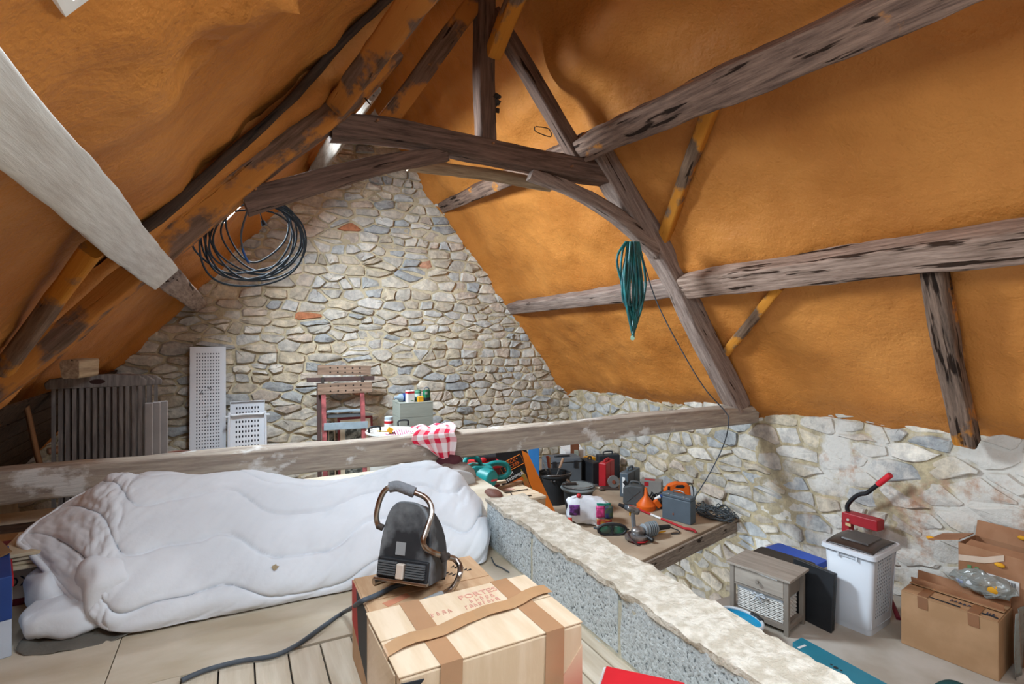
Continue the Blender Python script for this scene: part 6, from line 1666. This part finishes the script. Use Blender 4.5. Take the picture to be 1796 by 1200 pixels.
# cordless drill standing on its grip
p = PF(1112, 925)
t = thing('cordless_drill', 'grey cordless drill standing on its grip before the funnel', 'drill', p, FACE)
obj('grip', G().bar((0.0, 0, 0.0), (-0.015, 0, 0.15), 0.038, 0.042, up=(0, 1, 0)), M_GRIP, t, bevel=0.010)
obj('motor_body', G().cyl((0.035, 0, 0.155), (-0.07, 0, 0.195), 0.034, 0.03, 16), M_STEEL, t, smooth=40, bevel=0.006)
obj('rear_cap', G().cyl((0.035, 0, 0.155), (0.05, 0, 0.149), 0.032, 0.024, 16), M_GRIP, t, smooth=40)
obj('gearbox', G().cyl((-0.07, 0, 0.195), (-0.10, 0, 0.207), 0.026, 0.022, 16), M_CASEG, t, smooth=40)
obj('chuck', G().cyl((-0.10, 0, 0.207), (-0.15, 0, 0.228), 0.021, 0.014, 14), M_BLKP2, t, smooth=40)
obj('trigger', G().box((-0.04, 0, 0.135), (0.015, 0.02, 0.035)), M_YEL, t, bevel=0.003)
# goggles
p = PF(1073, 938)
t = thing('safety_goggles', 'black safety goggles with green lenses lying before the bag', 'goggles', p + V((0, 0, 0.0)), FACE + 0.05)
fr_ = [(0.135 * math.copysign(abs(math.cos(2 * PI * k / 28)) ** .8, math.cos(2 * PI * k / 28)), -0.02, 0.055 + 0.052 * math.sin(2 * PI * k / 28)) for k in range(28)]
obj('frame', G().tube(fr_, 0.012, 8, closed=True).tube([(0, -0.025, 0.008), (0, -0.028, 0.05), (0, -0.025, 0.10)], 0.008, 6), M_BLKP2, t, smooth=60)
M_GLENS = mat('green_lens', '#1f6f58', 0.15, col2='#3a4a44', scale=14, spec=0.7)
for sx in (-1, 1): obj('lens', G().ball((sx * 0.064, -0.018, 0.054), 0.05, 10, (1.15, 0.25, 0.86)), M_GLENS, t, smooth=60)
obj('skirt', G().lathe([(0.13, 0), (0.125, 0.06)], 24, Matrix.Translation((0, -0.02, 0.055)) @ Matrix.Rotation(-PI / 2, 4, 'X'), sx=1.0, sy=0.4), mat('skirt_grey', '#55605e', 0.5), t, smooth=40)
obj('strap', G().tube(spline([(-0.13, 0, 0.06), (-0.16, 0.05, 0.05), (-0.10, 0.1, 0.02), (0.08, 0.09, 0.02), (0.17, 0.04, 0.03), (0.13, 0, 0.055)], 6), 0.009, 6), M_BCAB, t, smooth=60)
# angle grinder
p = PF(1130, 945)
t = thing('angle_grinder', 'large grey angle grinder with a dark disc at the platform front', 'angle grinder', p, FACE + R(14))
obj('disc', G().cyl((-0.09, -0.05, 0.012), (-0.087, -0.052, 0.018), 0.112, n=36), mat('disc_dark', '#4c3c3c', 0.8, var=0.2, scale=30), t, smooth=30)
obj('disc_label', G().lathe([(0.075, 0), (0.09, 0.0), (0.09, 0.002)], 30, Matrix.Translation((-0.09, -0.05, 0.0185))), M_LOGOR, t)
obj('guard', G().lathe([(0.115, 0.0), (0.118, 0.03), (0.03, 0.045)], 24, Matrix.Translation((-0.09, -0.03, 0.022)) @ Matrix.Diagonal((1, 0.75, 1, 1))), M_STEEL, t, smooth=40)
obj('gear_head', G().ball((-0.07, -0.02, 0.085), 0.06, 12, (1.2, 0.9, 0.75)), M_STEEL, t, smooth=60)
obj('motor_housing', G().cyl((-0.02, -0.01, 0.085), (0.14, 0.03, 0.075), 0.058, 0.05, 20), mat('grinder_grey', '#8e959b', 0.5, var=0.1), t, smooth=40, bevel=0.008)
obj('rear_handle', G().cyl((0.14, 0.03, 0.075), (0.30, 0.07, 0.062), 0.026, 0.02, 14), M_BLKP2, t, smooth=40)
for k in range(5): obj('wound_cable', G().tube([(0.03 + 0.022 * k + 0.01 * math.sin(a), 0.004 + 0.005 * k + 0.067 * math.cos(a), 0.078 + 0.062 * math.sin(a)) for a in [2 * PI * j / 20 for j in range(20)]], 0.0075, 6, closed=True), mat('cable_pale', '#7e858a', 0.6), t, smooth=60)
obj('side_handle', G().cyl((-0.02, -0.05, 0.055), (0.02, -0.13, 0.03), 0.016, 0.020, 12), M_BLKP2, t, smooth=40)
obj('tail_flex', G().tube(spline([(0.30, 0.07, .062), (.36, .09, .03), (.40, .07, .015), (.37, .02, .01), (.30, .03, .008)], 6), 0.006, 6), M_BCAB, t, smooth=60)
obj('trigger', G().box((0.2, 0.03, 0.035), (0.09, 0.012, 0.012), rot=(0, 0, .2)), M_YEL, t, bevel=0.003)
# bag with coloured print
p = PF(1040, 922)
t = thing('printed_bag', 'slumped white plastic bag with pink and purple printed panels', 'bag', p + V((-0.01, 0.05, 0)), FACE)
t.scale = (1.12, 1.12, 1.12)
def sack(a, b):
    th, ph = 2 * PI * a, PI * (b - 0.5)
    e = 0.62
    cc = lambda w: math.copysign(abs(w) ** e, w)
    p_ = V((0.205 * cc(math.cos(ph)) * cc(math.cos(th)), 0.10 * cc(math.cos(ph)) * cc(math.sin(th)), 0.125 + 0.125 * cc(math.sin(ph))))
    p_ += noise.noise_vector(p_ * 8) * 0.045 + noise.noise_vector(p_ * 22) * 0.014
    p_.z = max(0.002, p_.z + 0.03 * (-p_.x / 0.2) * (p_.z / 0.25))
    return p_
obj('film', G().grid(sack, 48, 24), mat('bag_white', '#d9dbe2', 0.45, var=0.08, scale=10, bump=0.2), t, smooth=70, merge=True)
def panel(x0, x1, z0, z1, m):
    return obj('printed_panel', G().grid(lambda a, b: V((lerp(x0, x1, a), -0.112 - 0.006 * math.sin(PI * a), lerp(z0, z1, b))) + noise.noise_vector(V((a * 3, b * 3, x0))) * 0.004, 6, 6), m, t, solid=0.012, smooth=60)
panel(0.045, 0.118, 0.10, 0.20, mat('print_pink', '#d94f90', 0.45, col2='#b03468', scale=30)); panel(0.12, 0.19, 0.09, 0.20, mat('print_navy', '#2a2c5e', 0.45, col2='#4a5a3a', scale=25)); panel(-0.19, -0.10, 0.12, 0.21, mat('print_purple', '#7d3a94', 0.45, col2='#3a2440', scale=30)); panel(0.05, 0.18, 0.035, 0.085, mat('print_gold', '#b98a2e', 0.45, col2='#a03030', scale=22)); panel(-0.2, -0.17, 0.03, 0.10, mat('print_red', '#c8382e', 0.5)); panel(0.05, 0.17, 0.205, 0.225, mat('print_teal', '#1f7f6e', 0.5))
obj('red_cap', G().ball((-0.10, -0.05, 0.27), 0.022, 8), M_LOGOR, t, smooth=60)
# buckets
def bucket(label, u, v, r0, r1, h, m, items):
    p = PF(u, v)
    t = thing('bucket', label, 'bucket', p)
    obj('wall', G().lathe([(r0, 0), (r1, h), (r1 + .012, h), (r1 + .012, h - .02), (r1 + .002, h - .022), (r1 - .008, h - .03), (r0 * 1.02, 0.12 * h), (0.001, 0.12 * h)], 32), m, t, smooth=40)
    obj('contents_bed', G().lathe([(0.001, h * .82), (r1 * .9, h * .80), (r1 * .9, h * .7)], 24), M_IRON, t)
    obj('bail', G().tube(spline([(-r1 - .01, 0, h - .02), (-r1 * .8, -r1 * .7, h + .01), (0, -r1 * 1.02, h + .015), (r1 * .8, -r1 * .7, h + .01), (r1 + .01, 0, h - .02)], 5), 0.005, 6), M_STEEL, t, smooth=60)
    return t, p, h
M_BUCK = mat('black_rubber', '#26282b', 0.6, var=0.2, bump=0.1)
t, p, h = bucket('black bucket full of chisels and pliers under the beam', 972, 880, 0.15, 0.185, 0.33, M_BUCK, None)
rg = random.Random(12)
M_WHD = mat('handle_wood', '#b98d62', 0.6, var=0.15)
tools = [(-0.06, 0.03, 'chisel', '#a5503a', 'chisel with a reddish handle in the black bucket'), (-0.03, 0.05, 'chisel', '#c29a6a', 'chisel with a pale wooden handle in the black bucket'), (0.07, 0.02, 'chisel', '#c9a184', 'file with thick tan handle leaning in the black bucket'), (-0.12, 0.0, 'rod', '#c9c9c6', 'thin white rod sticking out of the black bucket')]
for i, (dx, dy, nm, hc, lab) in enumerate(tools):
    tip = p + V((dx * .6, dy, h * 0.84)); top_ = p + V((dx * 1.2 + (0.05 if i == 2 else 0), dy, h + 0.19 - 0.02 * i))
    tt_ = thing('hand_tool', lab, 'tool', tip)
    TI = Matrix.Translation(tip).inverted()
    obj('shank', G().cyl(tip, tip.lerp(top_, 0.5), 0.008, n=8), M_STEEL, tt_, inv=TI); obj('handle', G().cyl(tip.lerp(top_, 0.45), top_, 0.013 if i < 3 else 0.006, 0.016 if i < 3 else 0.006, 10), mat('tool_handle%d' % i, hc, 0.6), tt_, inv=TI, smooth=40)
for i in range(3):
    a = rg.uniform(0, 6); tip = p + V((0.08 * math.cos(a), -0.06 + 0.05 * math.sin(a), h * .84))
    tt_ = thing('pliers', ['old dark pliers on top of the black bucket contents', 'rusty pincers at the rim of the black bucket', 'small snips lying in the black bucket'][i], 'pliers', tip, a)
    for s in (-1, 1): obj('handle', G().tube(spline([(0, 0, 0.01), (0.03, s * 0.012, 0.014), (0.10, s * 0.018, 0.012)], 4), 0.007, 6), [M_IRON, M_STEEL][s > 0], tt_, smooth=60)
    obj('jaw', G().box((-0.02, 0, 0.01), (0.05, 0.02, 0.012)), M_IRON, tt_, bevel=0.003)
t, p, h = bucket('grey rubber bucket with hammer and adze heads beside printed bag', 1014, 898, 0.13, 0.165, 0.29, mat('grey_rubber', '#4b5052', 0.7, var=0.3, scale=8), None)
obj('flared_rim', G().lathe([(0.168, 0.235), (0.192, 0.262), (0.172, 0.285)], 32), mat('grey_rubber_pale', '#7d8586', 0.6), t, smooth=40)
def hammer(c, rz, lab, hc, L=0.24):
    tt_ = thing('hammer', lab, 'hammer', c, rz)
    obj('handle', G().tube(spline([(0, 0, 0.015), (L * .5, 0, 0.02), (L, 0, 0.012)], 4), [0.012] * 4 + [0.014] * 5, 10), mat('hammer_wood_' + hc, hc, 0.7), tt_, smooth=60)
    obj('head', G().box((-0.005, 0, 0.02), (0.035, 0.12, 0.035)).box((-0.005, 0.075, 0.02), (0.028, 0.04, 0.012)), M_IRON, tt_, bevel=0.004)
hammer(p + V((-0.02, -0.02, h * .84)), R(-20), 'hammer with a pale worn handle across the grey bucket', '#c2b4a2')
hammer(p + V((-0.06, 0.05, h * .84 + .03)), R(70), 'hammer with dark handle behind in the grey bucket', '#5a4638', 0.18)
# leaning strimmer carton, blue sheet, crate and saw
c0 = PF(985, 916); 
M_ORP = mat('orange_print', '#d9731c', 0.5, var=0.08, scale=4); M_BKP = mat('black_print', '#1b1a1c', 0.45, var=0.2)
pb_ = V((2.90, 4.62, PZ)); ptop = V((2.47, 4.80, PZ + 1.0))
dz = (ptop - pb_).normalized()
t = thing('long_carton', 'long black and orange tool carton leaning behind the wooden crate', 'carton', pb_)
xd = V((0.93, -0.28, 0.0)); xd = (xd - dz * xd.dot(dz)).normalized(); yd = dz.cross(xd)
cm = Matrix((xd, yd, dz)).transposed()
t.rotation_euler = cm.to_euler()
LW, LD, LH = 0.36, 0.14, 1.02
obj('body', G().box((-LW / 2, 0.07, LH / 2), (LW, LD, LH)), M_BKP, t, bevel=0.003)
obj('orange_panel', G().add([(0, -0.001, 0), (0, -0.001, 0.80), (-0.045, -0.001, 0.86), (-0.11, -0.001, 0.55), (-0.125, -0.001, 0)], [(0, 1, 2, 3, 4)]), M_ORP, t, solid=0.002)
obj('picture_patch', G().prism([(-0.19, 0.34), (-0.13, 0.30), (-0.11, 0.62), (-0.13, 0.70), (-0.16, 0.62)], 0.002, Matrix.Translation((0, -0.0015, 0))), mat('print_redorange', '#b8502c', 0.5, col2='#6b8a3a', scale=12), t)
lr = obj('logo_frame', G().tube([(-0.31, -0.002, 0.735), (-0.075, -0.002, 0.735), (-0.075, -0.002, 0.835), (-0.31, -0.002, 0.835)], 0.004, 4, closed=True), M_ORP, t)
M_ORT = mat('orange_text', '#d9651c', 0.5)
text('BLACK+', 0.045, M_ORT, t, (-0.195, -0.003, 0.808), (PI / 2, 0, 0)); text('DECKER', 0.045, M_ORT, t, (-0.195, -0.003, 0.765), (PI / 2, 0, 0))
text('25CM', 0.045, M_LOGOW, t, (-0.27, -0.003, 0.70), (PI / 2, 0, 0)); text('STRIMMER', 0.045, M_LOGOW, t, (-0.225, -0.003, 0.655), (PI / 2, 0, 0))
obj('orange_strip', G().box((-0.23, -0.0015, 0.605), (0.17, 0.002, 0.04)), M_ORT, t)
a, b = at(928, 786, Y=5.3), at(944, 786, Y=5.3)
tag(obj('blue_board', G().box(((a.x + b.x) / 2, 5.3, (PZ + a.z) / 2 + 0.1), (0.12, 0.02, a.z - PZ + 0.2), rot=(R(-3), 0, FACE)), mat('blue_panel', '#2b6da8', 0.5, var=0.1), bevel=0.003), 'blue board standing behind the long black carton', 'board')
# crate
CZ = -0.25
c = [at(852, 863, Z=CZ), at(909, 848, Z=CZ), at(949, 869, Z=CZ), at(871, 883, Z=CZ)]
ctr = sum(c, V()) / 4
M_CRW = wood('crate_wood', '#d3bfa5', '#b39a80', grain=5, bump=0.2, crack=0.22)
t = thing('wooden_crate', 'pale plywood crate beyond the end of the parapet', 'crate', (ctr.x, ctr.y, PZ), math.atan2(c[2].y - c[3].y, c[2].x - c[3].x))
hC = CZ - PZ
for k in range(4):
    obj('lid_board', G().box((0, -0.15 + 0.1 * k, hC - 0.01), (0.42, 0.096, 0.02)), M_CRW, t, bevel=0.002)
for (x, y, sx, sy) in ((0, -0.19, 0.40, 0.018), (0, 0.19, 0.40, 0.018), (0.20, 0, 0.018, 0.38), (-0.20, 0, 0.018, 0.38)):
    for k in range(4): obj('side_board', G().box((x, y, (hC - 0.02) * (k + .5) / 4), (sx, sy, (hC - 0.02) / 4 - 0.003)), mat('crate_side', '#a98866', 0.8, var=0.15), t, bevel=0.002)
a, b = at(848, 866, Z=CZ + .012), at(914, 845, Z=CZ + .012)
tag(obj('wooden_batten', G().bar(a, b, 0.035, 0.024), mat('batten_brown', '#8d6a4e', 0.8), bevel=0.003), 'round brown batten on the crate before the electric saw', 'batten')
a, b = at(868, 867, Z=CZ + .005), at(926, 858, Z=CZ + .005)
tag(obj('iron_rod', G().tube([a, b], 0.004, 6), M_IRON), 'straight thin iron rod lying on the crate lid', 'rod')
tag(obj('bent_rod', G().tube(spline([at(895, 863, Z=CZ + .005), at(899, 870, Z=CZ + .005), at(905, 873, Z=CZ + .005), at(932, 869, Z=CZ + .005)], 4), 0.004, 6), M_IRON), 'hook shaped iron rod on the near half of the crate lid', 'rod')
pp = at(892, 859, Z=CZ + .002)
tag(obj('pink_card', G().box(pp + V((0, 0, 0.002)), (0.08, 0.06, 0.003), rot=(0, 0, .3)), mat('faded_pink', '#c9a090', 0.8)), 'faded pink card on the crate lid', 'card')
# teal electric saw
ps = at(848, 852, Z=CZ + 0.03)
M_TEAL = mat('saw_teal', '#12807f', 0.45, var=0.12, scale=8)
tag(obj('small_plank', G().box(at(850, 850, Z=CZ + .01) + V((0.02, 0.05, 0.004)), (0.34, 0.16, 0.022), rot=(0, 0, 0.05)), M_CRW, bevel=0.002), 'small plank under the teal electric saw', 'plank')
t = thing('electric_chainsaw', 'teal electric chainsaw with loop handles on the crate', 'chainsaw', (ps.x - 0.01, ps.y + 0.03, CZ + 0.027), R(-12))
t.scale = (1.22, 1.22, 1.22)
obj('motor_housing', G().cyl((-0.01, -0.02, 0.075), (0.055, -0.11, 0.066), 0.066, 0.058, 18), M_TEAL, t, smooth=40, bevel=0.008)
obj('front_block', G().prism([(-0.14, 0.0), (0.08, 0.0), (0.11, 0.06), (0.07, 0.13), (-0.05, 0.145), (-0.12, 0.12)], 0.13), M_TEAL, t, bevel=0.012)
obj('rear_handle', G().tube(spline([(0.04, 0.02, 0.12), (0.11, 0.03, 0.135), (0.18, 0.03, 0.12), (0.20, 0.02, 0.075), (0.16, 0.02, 0.04), (0.07, 0.02, 0.04)], 6), 0.019, 10), M_TEAL, t, smooth=60)
obj('front_handle', G().tube(spline([(-0.10, -0.05, 0.06), (-0.13, -0.04, 0.14), (-0.09, 0.0, 0.19), (-0.02, 0.0, 0.18), (0.0, 0.0, 0.13)], 6), 0.014, 10), M_TEAL, t, smooth=60)
obj('hand_guard', G().prism([(-0.16, 0.08), (-0.13, 0.08), (-0.09, 0.19), (-0.05, 0.22), (-0.10, 0.21)], 0.07), M_TEAL, t, bevel=0.006)
obj('maker_lettering', G().bar((0.02, -0.112, 0.055), (0.085, -0.119, 0.062), 0.002, 0.012), M_LOGOR, t)
obj('chain_bar', G().box((-0.24, 0.04, 0.03), (0.22, 0.008, 0.05)), M_IRON, t, bevel=0.004)
# red crate with tools behind
pr_ = at(835, 806, Y=4.75)
t = thing('red_tool_crate', 'red plastic crate of tools just under the tie beam', 'crate', (pr_.x - 0.03, 4.62, PZ), R(-5))
hh = pr_.z - PZ
obj('tub', rbox(G(), 0.36, 0.24, 0.0, hh, 0.03, t0=0.9), mat('crate_dark', '#6d2226', 0.5), t, smooth=40)
obj('rim', rbox(G(), 0.39, 0.27, hh - .03, hh + 0.01, 0.03), mat('crate_red', '#c41f27', 0.45), t, smooth=40)
obj('yellow_print', G().box((-0.13, -0.138, hh - .012), (0.06, 0.004, 0.02)), M_YEL, t)
t = thing('black_power_tool', 'black power tool with red switch behind the chainsaw', 'power tool', (pr_.x + 0.03, 4.60, PZ + hh + 0.012), R(-15))
obj('motor_body', G().cyl((-0.10, 0, 0.035), (0.10, 0, 0.035), 0.036, 0.032, 14), M_BLKP2, t, smooth=40, bevel=0.006)
obj('loop_handle', G().tube(spline([(-0.10, 0, 0.04), (-0.14, 0, 0.08), (-0.19, 0, 0.05), (-0.18, 0, 0.0)], 5), 0.016, 10), M_BLKP2, t, smooth=60)
obj('switch', G().ball((-0.03, -0.03, 0.02), 0.03, 8, (1.2, .8, .8)), M_LOGOR, t, smooth=60)
# cloth heap behind the duvet
def heap(name, label, c, rx, ry, h, m, seed, rz=0, amp=0.03):
    t = tag(obj(name, G().grid(lambda a, b: (lambda p_: V((p_.x, p_.y, max(0.002, p_.z))))((lambda p0: p0 + noise.noise_vector(p0 * 10 + V((seed, 0, 0))) * amp + noise.noise_vector(p0 * 28) * amp * .3)(V((rx * math.cos(PI / 2 * b) ** .6 * math.cos(2 * PI * a), ry * math.cos(PI / 2 * b) ** .6 * math.sin(2 * PI * a), h * math.sin(PI / 2 * b)))) ), 44, 16), m, smooth=70), label, 'cloth')
    t.location = c; t.rotation_euler = (0, 0, rz)
    return t
q = at(708, 842, Z=0)
heap('cloth_heap', 'white crumpled sheet with a pink smear behind the duvet', (q.x, 3.60, 0.0), 0.15, 0.12, 0.14, mat('sheet_white', '#d6d1ce', 0.9, col2='#b88f98', scale=6, mix=(0.30, 0.40)), 3)
heap('cloth_heap', 'teal plastic bag tucked behind the duvet', (at(645, 843, Z=0).x - 0.02, 3.66, 0.0), 0.11, 0.07, 0.09, mat('teal_bag', '#0f8f86', 0.35, var=0.2), 8)
heap('cloth_heap', 'grey brown blanket fold behind the duvet', (at(780, 845, Z=0).x + .02, 3.60, 0.0), 0.22, 0.11, 0.115, mat('blanket_grey', '#a29990', 0.95, col2='#6f5a54', scale=5), 13)
heap('cloth_heap', 'flat folded light grey cloth lying against the duvet top', (at(775, 848, Z=0).x + .02, 3.47, 0.0), 0.20, 0.05, 0.10, mat('cloth_lightgrey', '#b3b2b2', 0.9, var=0.1), 17, amp=0.012)
heap('cloth_heap', 'dark maroon garment on the grey blanket', (at(785, 815, Y=3.68).x, 3.66, 0.10), 0.11, 0.05, 0.06, mat('maroon_cloth', '#5d3038', 0.9, var=0.2), 21, amp=0.015)
heap('cloth_heap', 'brown glove at the right end of the duvet', (at(862, 872, Z=0.02).x + 0.06, at(862, 872, Z=0.02).y + .1, 0.0), 0.05, 0.09, 0.03, mat('brown_leather', '#6a4438', 0.7), 25, amp=0.012)
